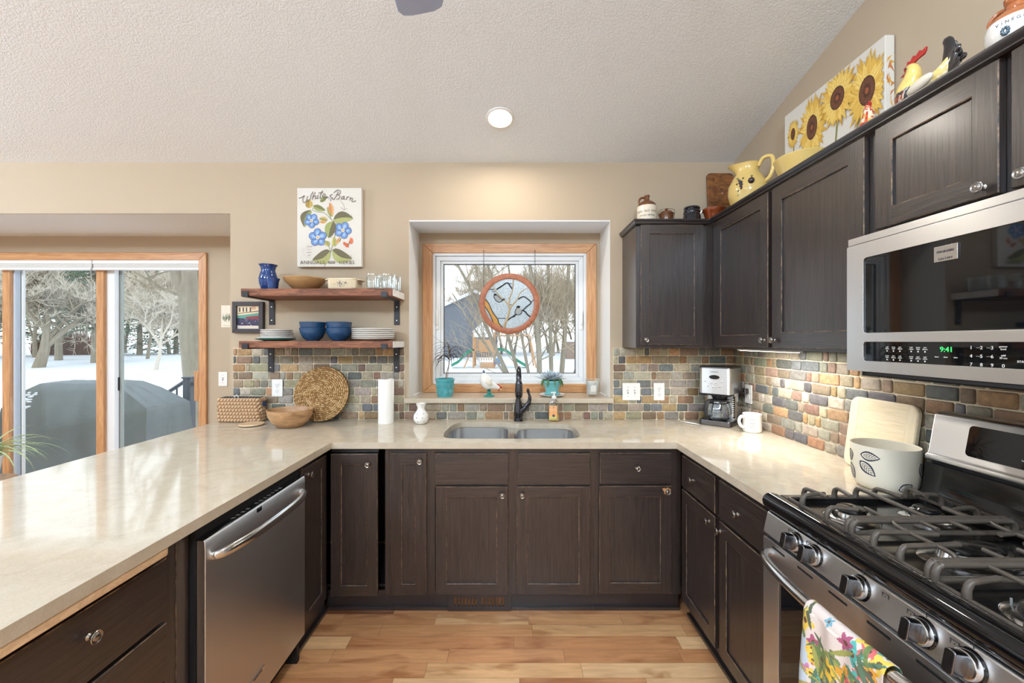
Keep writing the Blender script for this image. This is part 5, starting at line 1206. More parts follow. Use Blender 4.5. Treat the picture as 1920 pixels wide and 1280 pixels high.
# leaf planter
px_, py_ = 1.352, 1.487
t = thing('planter_pot', 'cream ceramic pot printed with dark blue leaves next to the range', 'pot', (px_, py_, ZC))
def prad(z): return .076+.020*min(1, (z/.03))**.5 if z < .03 else .096+.002*(z-.03)/.12
b = B(); b.lathe([(0, 0), (.066, 0), (.074, .002), (.086, .012), (.093, .03), (.0965, .07), (.0985, .153), (.097, .156), (.0935, .153), (.090, .06), (.080, .012), (0, .01)], 56, (px_, py_, ZC)); b.obj('pot_body', 'matte_pot', t, smooth=True)
b = B()
def motif(a0, zc, L, w, rot):
    def to(u, v):
        c, s = math.cos(rot), math.sin(rot); x, z = u*c-v*s, u*s+v*c; zz = zc+z; r = (.093+(zz-.03)*.085 if zz < .07 else .0965+(zz-.07)*.024)+.0006
        if zz < .03: r = .086+(zz-.012)*.39+.0006
        a = a0+x/r; return (px_+r*math.cos(a), py_+r*math.sin(a), ZC+zz)
    n = 14; ed = lambda t, k: w*k*math.sin(PI*t**.85)**.9 if 0 < t < 1 else 0
    for s in (-1, 1):
        for i in range(n):
            t0, t1 = i/n, (i+1)/n; u = lambda q, k: (q-.5)*L*k
            b.quad(to(u(t0, 1), s*ed(t0, 1)), to(u(t1, 1), s*ed(t1, 1)), to(u(t1, .88), s*ed(t1, .70)), to(u(t0, .88), s*ed(t0, .70)))
    b.quad(to(-L*.46, -.0014), to(L*.46, -.0014), to(L*.46, .0014), to(-L*.46, .0014))
    for i in range(2, 11, 2):
        t0 = i/n
        for s in (-1, 1): h = ed(t0+.06, .66); u0 = (t0-.5)*L*.9; b.quad(to(u0, 0), to(u0+.0026, 0), to(u0+.012+.0016, s*h), to(u0+.012-.0008, s*h))
av = math.atan2(-py_, -px_)
for da, z, L, w, rot in ((-.42, .122, .060, .017, .05), (-.50, .078, .066, .018, .75), (.62, .030, .046, .015, -.5), (1.25, .085, .055, .016, 1.3), (-1.25, .110, .045, .020, 1.4), (-1.15, .055, .060, .016, 1.2), (2.2, .08, .06, .017, .5), (3.1, .1, .06, .017, .9)): motif(av-da if False else av+da, z, L, w, -rot)
b.c = (1, 1, 1, 1)
b.obj('leaf_print', 'print_navy', t)

# ================================================================== WINDOW SILL
ZS = 1.0592
def leafstrip(b, p0, d, L, w, droop, n=8, up=.0, fold=0):
    """arching blade from p0 along horizontal direction d"""
    d = Vector((d[0], d[1], 0)).normalized(); s = Vector((-d.y, d.x, 0)); P = []
    p = Vector(p0); ang = up
    for i in range(n+1):
        t = i/n; P.append((p.copy(), w*(math.sin(PI*min(1, t*.85+.15))**.7)*(1-t**4)))
        p = p+(d*math.cos(ang)+Vector((0, 0, 1))*math.sin(ang))*L/n; ang -= droop/n
    V = [(b.v(q-s*ww), b.v(q+Vector((0, 0, -ww*.4))), b.v(q+s*ww)) for q, ww in P]
    for a, c in zip(V, V[1:]): b.f([a[0], a[1], c[1], c[0]]); b.f([a[1], a[2], c[2], c[1]])
px1, py1 = -.455, 2.865
t = thing('potted_plant', 'spindly dark-leaved plant in a teal patterned pot on the windowsill', 'plant', (px1, py1, ZS))
b = B(); b.lathe([(0, 0), (.050, 0), (.052, .004), (.063, .105), (.067, .108), (.067, .122), (.064, .124), (.060, .120), (.048, .01), (0, .01)], 40, (px1, py1, ZS)); pot = b.obj('pot', 'teal_glaze', t, smooth=True)
b = B()
for k in range(18):
    a = k*2*PI/9+(.35 if k > 8 else 0); z = .075 if k > 8 else .035; r = .052+.011*z/.105+.0012; c0 = Vector((px1+r*math.cos(a), py1+r*math.sin(a), ZS+z))
    tg = Vector((-math.sin(a), math.cos(a), 0))
    for q in (.014, .008, .003): b.tube([c0+tg*q*math.cos(v)+Vector((0, 0, q*math.sin(v))) for v in [i*PI/6 for i in range(12)]], .0013, 5, closed=True)
b.obj('rosette_relief', 'teal_flat', pot, smooth=True)
b = B(); b.lathe([(0, .112), (.0605, .110)], 24, (px1, py1, ZS)); b.obj('soil', 'soil', t)
b = B(); b.tube(cr([(px1+.005, py1, ZS+.108), (px1+.012, py1, ZS+.16), (px1+.028, py1+.005, ZS+.23), (px1+.028, py1, ZS+.30), (px1+.020, py1, ZS+.345)], 5), [.0038, .003], 7); b.tube(cr([(px1+.012, py1, ZS+.11), (px1+.022, py1+.01, ZS+.17), (px1+.026, py1+.008, ZS+.24)], 4), .0018, 6); b.obj('stem', 'stem_brown', t, smooth=True)
b = B(); R = random.Random(12)
for k in range(46):
    a = R.uniform(0, 2*PI); z = ZS+R.uniform(.235, .345); dd = (math.cos(a), math.sin(a)*.55)
    leafstrip(b, (px1+.027, py1+.003, z), dd, R.uniform(.13, .20), .0042, R.uniform(1.6, 2.5), 9, up=R.uniform(.2, .9))
leafstrip(b, (px1+.022, py1, ZS+.335), (-1, -.1), .21, .0045, .25, 8, up=.75); leafstrip(b, (px1+.022, py1, ZS+.33), (1, -.1), .12, .004, .2, 8, up=1.2); leafstrip(b, (px1+.022, py1, ZS+.34), (-.7, .1), .10, .004, -.1, 8, up=1.2)
b.obj('foliage', 'leaf_dark', t, recalc=False)
# hen figurine
hx0, hy0 = -.148, 2.86
t = thing('hen_figurine', 'white glass hen figurine on a green foot, head bent to the right', 'figurine', (hx0, hy0, ZS))
b = B(); b.lathe([(0, 0), (.038, 0), (.039, .006), (.030, .014), (.016, .022), (.012, .032), (.018, .042), (0, .05)], 28, (hx0, hy0, ZS)); b.obj('foot', 'green_glaze', t, smooth=True)
b = B(); P = cr([(hx0-.037, hy0, ZS+.180), (hx0-.036, hy0, ZS+.155), (hx0-.026, hy0, ZS+.115), (hx0-.004, hy0, ZS+.085), (hx0+.028, hy0, ZS+.072), (hx0+.055, hy0, ZS+.064), (hx0+.072, hy0, ZS+.054)], 5)
rad = [.002, .004, .007, .010, .013, .018, .024, .029, .034, .038, .041, .043, .044, .044, .043, .041, .038, .034, .030, .027, .024, .022, .020, .018, .016, .0145, .013, .0125, .012, .011, .007]
b.tube(P, rad[:len(P)], 20); b.obj('body', 'ceramic_white', t, smooth=True)
b = B(); b.tube(cr([(hx0-.037, hy0-.001, ZS+.182), (hx0-.0365, hy0-.001, ZS+.160), (hx0-.028, hy0-.002, ZS+.13)], 4), [.0035, .0055, .0085, .0105, .0125, .014, .015, .016, .017], 14); b.obj('tail', 'glaze_slate', t, smooth=True, label='slate blue tail')
b = B(); b.ell((hx0-.004, hy0-.036, ZS+.098), (.030, .012, .016), 16, 10, Matrix.Rotation(.6, 4, 'Y')); b.obj('wing', 'stoneware', t, smooth=True)
b = B()
for k in range(5): b.ell((hx0+.060+.006*k, hy0, ZS+.076-.004*k), (.0055, .004, .0085), 10, 8, Matrix.Rotation(.7+k*.12, 4, 'Y'))
b.ell((hx0+.066, hy0, ZS+.044), (.005, .004, .009), 10, 8); b.obj('comb', 'glaze_red', t, smooth=True)
b = B(); b.lathe([(0, .016), (.004, .004), (.006, 0), (0, 0)], 10, (hx0+.078, hy0, ZS+.050), ax=(1, 0, -.5)); b.obj('beak', 'yellow_glaze', t, smooth=True)
# succulent
qx, qy = .290, 2.872
b = B(); b.lathe([(0, 0), (.055, 0), (.070, .004), (.088, .012), (.089, .015), (.070, .010), (0, .006)], 44, (qx, qy, ZS)); tag(b.obj('saucer', 'ceramic_white', smooth=True), 'white saucer under the teal succulent pot on the windowsill', 'saucer')
t = thing('potted_succulent', 'grey-green succulent in a plain teal pot on a white saucer', 'plant', (qx, qy, ZS+.0105))
b = B(); b.lathe([(0, .0105), (.046, .0105), (.054, .016), (.055, .024), (.046, .022), (.043, .026), (.056, .092), (.060, .095), (.060, .108), (.056, .109), (.053, .104), (.042, .03), (0, .03)], 40, (qx, qy, ZS)); b.obj('pot', 'teal_flat', t, smooth=True)
b = B(); b.lathe([(0, .100), (.0535, .098)], 24, (qx, qy, ZS)); b.obj('soil', 'soil', t)
b = B(); R = random.Random(21)
for c_, zc in (((qx-.005, qy-.01), .125), ((qx+.02, qy+.01), .12), ((qx-.025, qy+.01), .115)):
    for k in range(17):
        a = k*2.4; el = .15+.95*k/17; L = R.uniform(.085, .130)*(1-.3*k/17); d = Vector((math.cos(a)*math.cos(el), math.sin(a)*math.cos(el), math.sin(el)-.15)); p = Vector((c_[0], c_[1], ZS+zc))
        b.tube([p, p+d*L*.5, p+d*L*.8, p+d*L], [.003, .0085, .006, .0008], 6, flat=.4, up=(0, 0, 1))
b.obj('rosettes', 'leaf_succulent', t, smooth=True)
b = B()
for k in range(9): a = k*.7; p = Vector((qx, qy, ZS+.105)); d = Vector((math.cos(a), math.sin(a), 0)); b.tube(cr([p+d*.03, p+d*.060+Vector((0, 0, .006)), p+d*.072+Vector((0, 0, -.02)), p+d*.075+Vector((0, 0, -.04))], 3), [.003, .006, .008, .009, .009, .009, .008, .006, .003, .001], 6, flat=.4)
b.obj('trailing_leaves', 'leaf_green', t, smooth=True)
# candle
kx0, ky0 = .570, 2.872
t = thing('jar_candle', 'white candle in a clear flared glass at the right end of the sill', 'candle', (kx0, ky0, ZS))
b = B(); b.lathe([(0, 0), (.034, 0), (.036, .003), (.050, .118), (.049, .120), (.047, .118), (.0345, .014), (0, .012)], 36, (kx0, ky0, ZS)); b.obj('glass', 'thin_glass', t, smooth=True)
b = B(); b.lathe([(0, .0125), (.0335, .0145), (.0445, .100), (0, .100)], 32, (kx0, ky0, ZS)); b.obj('wax', 'wax', t, smooth=True)
b = B(); b.tube([(kx0, ky0, ZS+.100), (kx0, ky0, ZS+.108)], .0012, 6); b.obj('wick', 'black_matte', t)
b = B(); b.quad(*[(kx0+x, ky0-.0425-.008*(z-.045)/.04, ZS+z) for x, z in ((-.018, .035), (.018, .035), (.018, .080), (-.018, .080))]); b.obj('label', 'print_white', t)
# stained glass roundel
gx, gz, gy = -.008, 1.443-(569-639)/772*3.03, 3.035
t = thing('stained_glass_roundel', 'round wood-rimmed stained glass of birds on branches hanging in the window', 'window ornament', (gx, gy, gz))
b = B(); b.lathe([(.182, -.009), (.186, -.011), (.218, -.011), (.223, -.008), (.223, .008), (.218, .011), (.186, .011), (.182, .009), (.182, -.009)], 72, (gx, gy, gz), ax=(0, -1, 0)); b.obj('wooden_rim', 'ring_wood', t, smooth=True, ang=50)
b = B(); b.lathe([(0, -.0018), (.1835, -.0018), (.1835, .0018), (0, .0018)], 64, (gx, gy, gz), ax=(0, -1, 0)); b.obj('glass_disc', 'stained_clear', t)
def GP(x, y, k=0): return (gx+(x-595)/430*.190, gy-.0032-k, gz-(y-635)/430*.190)   # drawing units of the roundel
b = B()
b.prism([GP(x, y) for x, y in ((172, 560), (205, 570), (255, 640), (320, 780), (400, 890), (400, 920), (495, 1045), (440, 1040), (345, 985), (300, 880), (240, 760), (165, 650))], (0, .0064, 0)); b.obj('amber_glass', 'stained_amber', t)
b = B()
def gl_(pts, w, n=5): b.tube([GP(*p) for p in cr(pts, n)], [w*.00044]*(len(pts)*n), 6) if False else b.tube([GP(p[0], p[1]) for p in cr(pts, n)], w*.00036, 6)
def gl2(pts, w0, w1, n=5):
    P = [GP(p[0], p[1]) for p in cr(pts, n)]; b.tube(P, [(w0+(w1-w0)*i/(len(P)-1))*.00024 for i in range(len(P))], 6, flat=.6, up=(0, 1, 0))
gl2([(515, 1045), (520, 980), (560, 890), (590, 780), (600, 715)], 48, 36); gl2([(600, 715), (570, 640), (520, 590), (430, 500), (350, 400), (320, 320)], 30, 12); gl2([(605, 715), (660, 640), (730, 560), (760, 480), (800, 430), (900, 375)], 28, 11); gl2([(590, 650), (600, 540), (640, 440), (660, 340), (665, 225)], 28, 14)
b.obj('branches', 'stained_tan', t, smooth=True)
b = B()
for s, w in (([(172, 560), (205, 570), (255, 640), (320, 780), (400, 890), (420, 960), (495, 1045)], 9), ([(165, 650), (240, 760), (300, 880), (345, 985), (440, 1040)], 8), ([(380, 400), (460, 350), (555, 290), (600, 330), (640, 390)], 14), ([(560, 295), (640, 305)], 7), ([(250, 395), (340, 400)], 8), ([(400, 880), (540, 880)], 7), ([(560, 920), (620, 870), (690, 830)], 12), ([(745, 560), (825, 520), (890, 550), (955, 620), (880, 690), (820, 750)], 12), ([(955, 620), (1010, 560)], 8), ([(810, 745), (860, 770), (900, 820), (960, 865)], 14), ([(300, 420), (330, 440), (355, 430)], 6),
             ([(345, 480), (340, 530), (380, 590), (440, 610), (490, 570)], 8), ([(380, 485), (430, 530), (460, 560)], 7), ([(720, 700), (690, 770), (700, 810), (760, 820), (800, 790), (800, 740)], 8), ([(640, 650), (600, 660)], 6), ([(500, 1000), (560, 890), (580, 790)], 6), ([(660, 225), (640, 420), (580, 560)], 5), ([(610, 700), (720, 580)], 5)): gl_(s, w)
b.ell(GP(358, 485), (.011, .004, .009), 12, 8); b.ell(GP(745, 690), (.014, .004, .010), 12, 8); b.prism([GP(x, y) for x, y in ((455, 575), (500, 545), (525, 560), (515, 580), (480, 590))], (0, -.003, 0)); b.prism([GP(x, y) for x, y in ((645, 870), (660, 830), (715, 800), (720, 815), (680, 860))], (0, -.003, 0))
b.obj('leading', 'black_matte', t, smooth=True)
b = B(); b.prism([GP(x, y) for x, y in ((345, 520), (380, 500), (430, 535), (455, 570), (430, 600), (385, 585), (355, 555))], (0, -.0012, 0)); b.prism([GP(x, y) for x, y in ((725, 705), (790, 715), (805, 760), (780, 800), (720, 810), (695, 790), (705, 745))], (0, -.0012, 0)); b.obj('bird_glass', 'plastic_grey', t)
for pxc in (907, 1003):
    X0 = (pxc-957)/772*3.04; zt_ = 2.112; zb_ = gz+math.sqrt(.223**2-(X0-gx)**2)-.002
    b = B(); n = int((zt_-zb_)/.0135)
    for k in range(n):
        z = zb_+(k+.5)*(zt_-zb_)/n
        dd = Vector((1, 0, 0)) if k % 2 else Vector((0, 1, 0)); b.tube([Vector((X0, gy, z))+dd*.0035*math.cos(v)+Vector((0, 0, .0085*math.sin(v))) for v in [i*PI/5 for i in range(10)]], .0011, 5, closed=True)
    b.tube([(X0, gy, zt_), (X0, 3.062, zt_+.006), (X0, 3.0655, zt_+.006)], .0013, 6)
    b.obj('chain', 'print_dark', t, smooth=True)
# spider plant by the patio door
sx0, sy0 = -3.78, 2.95
t = thing('plant_stool', 'round wooden plant stool by the patio door', 'stool', (sx0, sy0, 0))
b = B(); b.lathe([(0, .42), (.16, .42), (.165, .43), (.16, .445), (0, .445)], 32, (sx0, sy0, 0)); b.obj('seat', 'bowl_wood', t, smooth=True)
for k in range(3): a = 2*PI*k/3+.5; b = B(); b.tube([(sx0+.11*math.cos(a), sy0+.11*math.sin(a), .42), (sx0+.15*math.cos(a), sy0+.15*math.sin(a), 0)], [.016, .011], 10); b.obj('leg', 'bowl_wood', t, smooth=True)
t = thing('spider_plant', 'spider plant with long arching leaves at the left edge by the patio door', 'plant', (sx0, sy0, .4452))
b = B(); b.lathe([(0, 0), (.07, 0), (.095, .15), (.10, .16), (.095, .165), (.085, .15), (0, .14)], 32, (sx0, sy0, .4455)); b.obj('pot', 'ceramic_white', t, smooth=True)
b = B(); R = random.Random(31)
for k in range(60):
    a = R.uniform(0, 2*PI); leafstrip(b, (sx0+.02*math.cos(a), sy0+.02*math.sin(a), .58), (math.cos(a), math.sin(a)), R.uniform(.30, .52), .007, R.uniform(1.9, 3.0), 12, up=R.uniform(.7, 1.4))
b.obj('foliage', 'leaf_pale', t, recalc=False)

# ================================================================== ON TOP OF THE WALL CABINETS
ZK = 2.1523
def TMc(x, y, z, a):   # text frame facing direction a (angle of outward normal)
    n = Vector((math.cos(a), math.sin(a), 0)); u = Vector((-n.y, n.x, 0)); return Matrix(((u.x, 0, n.x, x), (u.y, 0, n.y, y), (0, 1, 0, z), (0, 0, 0, 1)))
t = thing('stoneware_jug', 'cream and brown stoneware jug with stamped lettering on the corner cabinet', 'jug', (.862, 2.60, ZK))
jx, jy = .862, 2.60
b = B(); b.lathe([(0, 0), (.056, 0), (.060, .004), (.060, .128), (.058, .136)], 36, (jx, jy, ZK)); b.obj('jug_body', 'stoneware', t, smooth=True)
b = B(); b.lathe([(.0582, .136), (.054, .150), (.036, .166), (.018, .176), (.0145, .184), (.0145, .196), (.0175, .200), (.0175, .208), (.012, .210), (0, .206)], 36, (jx, jy, ZK)); b.tube(cr([(jx-.050, jy-.005, ZK+.150), (jx-.050, jy-.006, ZK+.176), (jx-.034, jy-.004, ZK+.192), (jx-.012, jy, ZK+.190)], 5), .0065, 8); b.obj('shoulder', 'stoneware_brown', t, smooth=True)
b = B()
an = math.atan2(-jy, -jx)
for k, (s, sz) in enumerate((('GOOD OLD DEEP', .017), ('SPRING GROUND', .0125), ('1 PT.      1877', .0125))):
    n = len(s)
    for i, ch in enumerate(s):
        if ch == ' ': continue
        a = an+(i-(n-1)/2)*sz*.62/.0604; b.text(ch, sz, TMc(jx+.0604*math.cos(a), jy+.0604*math.sin(a), ZK+.095-k*.026, a))
b.obj('lettering', 'print_brown', t, recalc=False)
cx0, cy0 = .985, 2.60
t = thing('lidded_crock', 'small brown glazed crock with lid and wire bail on the corner cabinet', 'crock', (cx0, cy0, ZK))
b = B(); b.lathe([(0, 0), (.040, 0), (.042, .004), (.041, .06), (.044, .086), (.047, .092), (.043, .095), (0, .095)], 32, (cx0, cy0, ZK)); b.obj('crock_body', 'stoneware_brown', t, smooth=True)
b = B(); b.lathe([(0, .0952), (.040, .0952), (.036, .104), (.012, .110), (.008, .116), (.011, .124), (0, .127)], 28, (cx0, cy0, ZK)); b.obj('lid', 'stoneware_brown', t, smooth=True)
b = B(); b.tube(cr([(cx0-.047, cy0, ZK+.07), (cx0-.052, cy0, ZK+.10), (cx0-.020, cy0, ZK+.122), (cx0+.045, cy0, ZK+.122), (cx0+.052, cy0, ZK+.10), (cx0+.047, cy0, ZK+.06)], 4), .0014, 6); b.obj('wire_bail', 'black_metal', t, smooth=True)
cx0, cy0 = 1.145, 2.60
t = thing('clamp_jar', 'black glazed jar with wire clamp lid on the corner cabinet', 'jar', (cx0, cy0, ZK))
b = B(); b.lathe([(0, 0), (.046, 0), (.053, .008), (.053, .072), (.047, .088), (.047, .094), (0, .094)], 32, (cx0, cy0, ZK)); b.obj('jar_body', 'black_glaze', t, smooth=True)
b = B(); b.lathe([(0, .0945), (.050, .0945), (.052, .100), (.050, .108), (.046, .112), (.047, .118), (.050, .124), (.046, .132), (0, .135)], 32, (cx0, cy0, ZK)); b.obj('lid', 'black_glaze', t, smooth=True)
b = B(); b.tube([(cx0+.0495*math.cos(a), cy0+.0495*math.sin(a), ZK+.0905) for a in [i*PI/12 for i in range(24)]], .0014, 5, closed=True); b.tube(cr([(cx0+.048, cy0-.01, ZK+.09), (cx0+.062, cy0-.015, ZK+.112), (cx0+.066, cy0-.015, ZK+.08), (cx0+.060, cy0-.012, ZK+.05)], 4), .0014, 6); b.tube(cr([(cx0+.05, cy0, ZK+.09), (cx0+.058, cy0, ZK+.12), (cx0+.02, cy0, ZK+.137), (cx0-.04, cy0, ZK+.128), (cx0-.056, cy0, ZK+.09)], 4), .0014, 6); b.obj('wire_clamp', 'steel_polished', t, smooth=True)
b = B(); b.lathe([(0, 0), (.040, 0), (.044, .004), (.056, .07), (.066, .092), (.071, .100), (.072, .110), (.069, .114), (.062, .106), (.050, .07), (.036, .012), (0, .01)], 40, (1.275, 2.575, ZK)); tag(b.obj('bowl', 'terracotta_glaze', smooth=True), 'small glossy reddish-brown bowl in the cabinet corner', 'bowl')
t = thing('antique_cutting_board', 'dark knotted wooden board leaning on the wall in the cabinet corner', 'board', (1.41, 2.74, ZK))
AB = Matrix.Translation((1.41, 2.722, ZK+.001)) @ Matrix.Rotation(math.radians(-6), 4, 'X')
b = B(AB); b.prism([(x, 0, .21+z) for x, z in rrect(.182, .42, .028, 5)], (0, .016, 0)); b.obj('board', 'antique_board', t, bevel=.003)
for (x, z, r) in ((-.042, .30, .022), (.02, .285, .014), (-.05, .37, .010)):
    b = B(AB); b.lathe([(0, 0), (r, 0), (r*.9, .0006), (0, .0008)], 16, (x, -.0001, z), ax=(0, -1, 0), sy=1.3); b.obj('knot', 'stoneware_brown', t)
# yellow pitcher
yx, yy0 = 1.345, 2.335
t = thing('pitcher', 'yellow ceramic pitcher painted with fruit on top of the right cabinets', 'pitcher', (yx, yy0, ZK))
b = B(); b.lathe([(0, 0), (.055, 0), (.060, .006), (.085, .06), (.100, .12), (.098, .165), (.078, .21), (.060, .235), (.056, .25), (.062, .275), (.066, .285), (.062, .285), (.052, .25), (.0, .24)], 44, (yx, yy0, ZK), wob=lambda a, z: .55*max(0, math.cos(a-2.9))**6*max(0, (z-.235)/.05) if z > .235 else 0); b.obj('pitcher_body', 'yellow_glaze', t, smooth=True)
b = B(); hd = Vector((.55, -.83, 0)); c = Vector((yx, yy0, ZK)); up_ = lambda z: Vector((0, 0, z))
b.tube(cr([c+hd*.058+up_(.262), c+hd*.085+up_(.298), c+hd*.128+up_(.290), c+hd*.135+up_(.235), c+hd*.118+up_(.185), c+hd*.088+up_(.165)], 6), .0105, 12); b.obj('handle', 'yellow_glaze', t, smooth=True)
b = B(); av = math.atan2(-yy0, -yx)
def pk(a, z, r, c, f=.3): rr = .0985 if z > .1 else .092; b.c = lin(c); b.ell((yx+rr*math.cos(av+a), yy0+rr*math.sin(av+a), ZK+z), (r, r, r), 12, 8)
for a, z in ((-.42, .19), (-.36, .183), (-.30, .178), (-.40, .174), (-.34, .168), (-.28, .165), (-.36, .158), (-.30, .152), (-.31, .143)): pk(a, z-.012, .0062, (60, 48, 62))
pk(.18, .165, .017, (52, 40, 46))
for a, z in ((-.5, .19), (-.22, .185), (-.55, .16), (-.46, .12), (.20, .19), (-.5, .10)): pk(a, z, .005, (96, 110, 60))
b.obj('fruit_decoration', 'glazed', t, smooth=True)
b = B(); b.lathe([(0, 0), (.06, 0), (.066, .006), (.092, .07), (.108, .118), (.113, .130), (.110, .134), (.103, .127), (.08, .07), (0, .015)], 48, (1.345, 1.90, ZK)); tag(b.obj('bowl', 'yellow_glaze', smooth=True), 'large pale yellow mixing bowl in front of the sunflower canvas', 'bowl')
# sunflower canvas
t = thing('sunflower_canvas', 'wide canvas of sunflowers leaning on the right wall above the cabinets', 'picture', (1.49, 1.9075, ZK))
b = B(); b.box(1.467, 1.505, 1.612, 2.203, ZK+.0005, 2.642); b.obj('canvas', 'canvas', t, bevel=.003)
b = B(); kk = [0]
def SPt(y, z): kk[0] += 0; return (1.4664-kk[0]*.000006, y, z)
def spoly(c, pts): kk[0] += 1; b.c = lin(c); b.f([b.v(SPt(y, max(ZK+.004, min(2.640, z)))) for y, z in [(max(1.6135, min(2.2015, y)), z) for y, z in pts]])
def sunfl(cy, cz, r, sq, seed, face=0):
    R = random.Random(seed)
    for ring, (n, k, cols) in enumerate(((26, 1.0, [(196, 150, 60), (210, 166, 72)]), (24, .92, [(226, 184, 84), (234, 198, 104)]), (20, .8, [(240, 208, 116), (228, 186, 88)]))):
        for i in range(n):
            a = 2*PI*(i+R.random()*.6)/n; L = r*k*R.uniform(.85, 1.05); w = r*.105
            ca, sa = math.cos(a), math.sin(a)
            P = [(u*ca-v*sa, u*sa+v*ca) for u, v in ((r*.35, -w*.6), (L*.62, -w), (L, 0), (L*.62, w), (r*.35, w*.6))]
            spoly(R.choice(cols), [(cy+x*sq, cz+z) for x, z in P]); spoly((170, 116, 48), [(cy+(u*ca-v*sa)*sq, cz+(u*sa+v*ca)) for u, v in ((r*.4, -w*.06), (L*.9, 0), (r*.4, w*.06))])
    for q, c in ((.36, (84, 50, 34)), (.31, (104, 64, 44)), (.17, (78, 44, 30)), (.08, (150, 84, 46))): spoly(c, [(cy+r*q*math.cos(i*PI/10)*sq, cz+r*q*math.sin(i*PI/10)) for i in range(20)])
    for i in range(60): a, q = R.random()*6.28, r*R.uniform(.1, .38); s = r*.012; yy, zz = cy+q*math.cos(a)*sq, cz+q*math.sin(a); spoly(R.choice([(60, 34, 26), (134, 84, 56)]), [(yy-s, zz-s), (yy+s, zz-s), (yy, zz+s)])
def sstem(pts, w, c=(134, 132, 84)):
    P = cr(pts, 5)
    for i in range(len(P)-1): d = P[i+1]-P[i]; n = Vector((-d.y, d.x)).normalized()*w/2; spoly(c, [tuple(P[i]-n), tuple(P[i+1]-n), tuple(P[i+1]+n), tuple(P[i]+n)])
sstem([(2.137, 2.50), (2.12, 2.35), (2.06, 2.18)], .008); sstem([(2.00, 2.45), (1.99, 2.3), (2.0, 2.17)], .010); sstem([(1.84, 2.5), (1.86, 2.32), (1.90, 2.17)], .010); sstem([(1.70, 2.44), (1.76, 2.3), (1.82, 2.17)], .010)
for (y0_, z0_, y1_, z1_, w) in ((1.88, 2.22, 1.76, 2.34, .03), (1.93, 2.22, 1.83, 2.30, .028), (1.80, 2.22, 1.70, 2.33, .028), (2.05, 2.2, 1.96, 2.27, .025), (2.02, 2.2, 2.13, 2.26, .02), (1.95, 2.3, 1.93, 2.21, .02), (1.72, 2.2, 1.66, 2.30, .02)):
    d = Vector((y1_-y0_, z1_-z0_)); n = Vector((-d.y, d.x)).normalized()*w; p = Vector((y0_, z0_))
    spoly((150, 150, 96), [tuple(p), tuple(p+d*.4+n), tuple(p+d), tuple(p+d*.5)]); spoly((118, 112, 76), [tuple(p), tuple(p+d*.5), tuple(p+d), tuple(p+d*.4-n)])
sunfl(2.135, 2.515, .085, .55, 1); sunfl(2.000, 2.480, .165, .60, 2); sunfl(1.690, 2.470, .165, .66, 4); sunfl(1.842, 2.530, .140, .80, 3)
b.obj('sunflower_print', 'painted', t, recalc=False)
b = B(); R = random.Random(3)
for i in range(12):
    x = 1.469+R.random()*.02; z = 2.35+R.random()*.19; b.c = lin(R.choice([(226, 184, 84), (210, 160, 70), (190, 120, 60)])); b.f([b.v((x, 1.6117-i*.00001, z)), b.v((x+.026*R.uniform(.3, 1), 1.6117-i*.00001, z+R.uniform(-.03, .04))), b.v((x+.004, 1.6117-i*.00001, z+.02))])
b.obj('wrapped_print', 'painted', t, recalc=False)
# rooster
t = thing('rooster_figurine', 'large ceramic rooster with yellow neck and black tail above the microwave', 'figurine', (1.36, 1.35, ZK))
rx = 1.36
def col_tube(name, P, rad, segs, fn, mat_='glazed', flat=1, up=None, parent=None):
    b = B(); b.tube(P, rad, segs, flat=flat, up=up)
    for f in b.bm.faces:
        c = f.calc_center_median(); k = lin(fn(c))
        for l in f.loops: l[b.cl] = k
    return b.obj(name, mat_, parent, smooth=True)
R = random.Random(9)
def bodyc(c):
    z = c.z-ZK
    if z > .105 and c.y > 1.34: return (232, 204, 120) if c.y < 1.405 or z < .15 else (238, 214, 150)
    if c.y > 1.375 and z < .09: return R.choice([(150, 64, 40), (196, 92, 60), (226, 200, 180), (176, 72, 48)])
    if c.y > 1.345 and z < .12: return R.choice([(40, 40, 46), (30, 32, 40), (200, 200, 196), (60, 60, 70)])
    if c.y < 1.31: return R.choice([(232, 206, 130), (240, 226, 190)])
    return R.choice([(240, 222, 176), (228, 190, 116), (236, 210, 150)])
P = cr([(rx, 1.265, ZK+.150), (rx, 1.285, ZK+.115), (rx, 1.315, ZK+.085), (rx, 1.355, ZK+.070), (rx, 1.395, ZK+.085), (rx, 1.405, ZK+.125), (rx, 1.392, ZK+.165), (rx, 1.392, ZK+.200), (rx, 1.405, ZK+.218)], 7)
base_r = [.012, .024, .040, .056, .056, .044, .032, .022, .012]; rad = []
for i in range(len(P)): q = i/(len(P)-1)*8; k = min(7, int(q)); rad.append(base_r[k]+(base_r[k+1]-base_r[k])*(q-k))
col_tube('body', P, rad, 22, bodyc, flat=.8, parent=t)
b = B(); b.lathe([(0, 0), (.045, 0), (.047, .006), (.030, .03), (0, .035)], 28, (rx, 1.36, ZK), sx=.8); b.obj('base', 'stoneware_brown', t, smooth=True)
b = B(); cp_ = [(1.418, .205), (1.422, .222), (1.412, .228), (1.408, .243), (1.398, .238), (1.388, .252), (1.378, .245), (1.366, .257), (1.358, .248), (1.344, .254), (1.345, .240), (1.352, .228), (1.375, .225), (1.395, .215)]
b.prism([(rx-.004, y, ZK+z) for y, z in cp_], (.008, 0, 0)); b.obj('comb', 'glaze_red', t, bevel=.002)
b = B(); b.ell((rx-.004, 1.414, ZK+.182), (.007, .006, .016), 12, 8); b.tube([(rx, 1.414, ZK+.20), (rx, 1.436, ZK+.196)], [.006, .001], 8); b.obj('wattle', 'glaze_red', t, smooth=True)
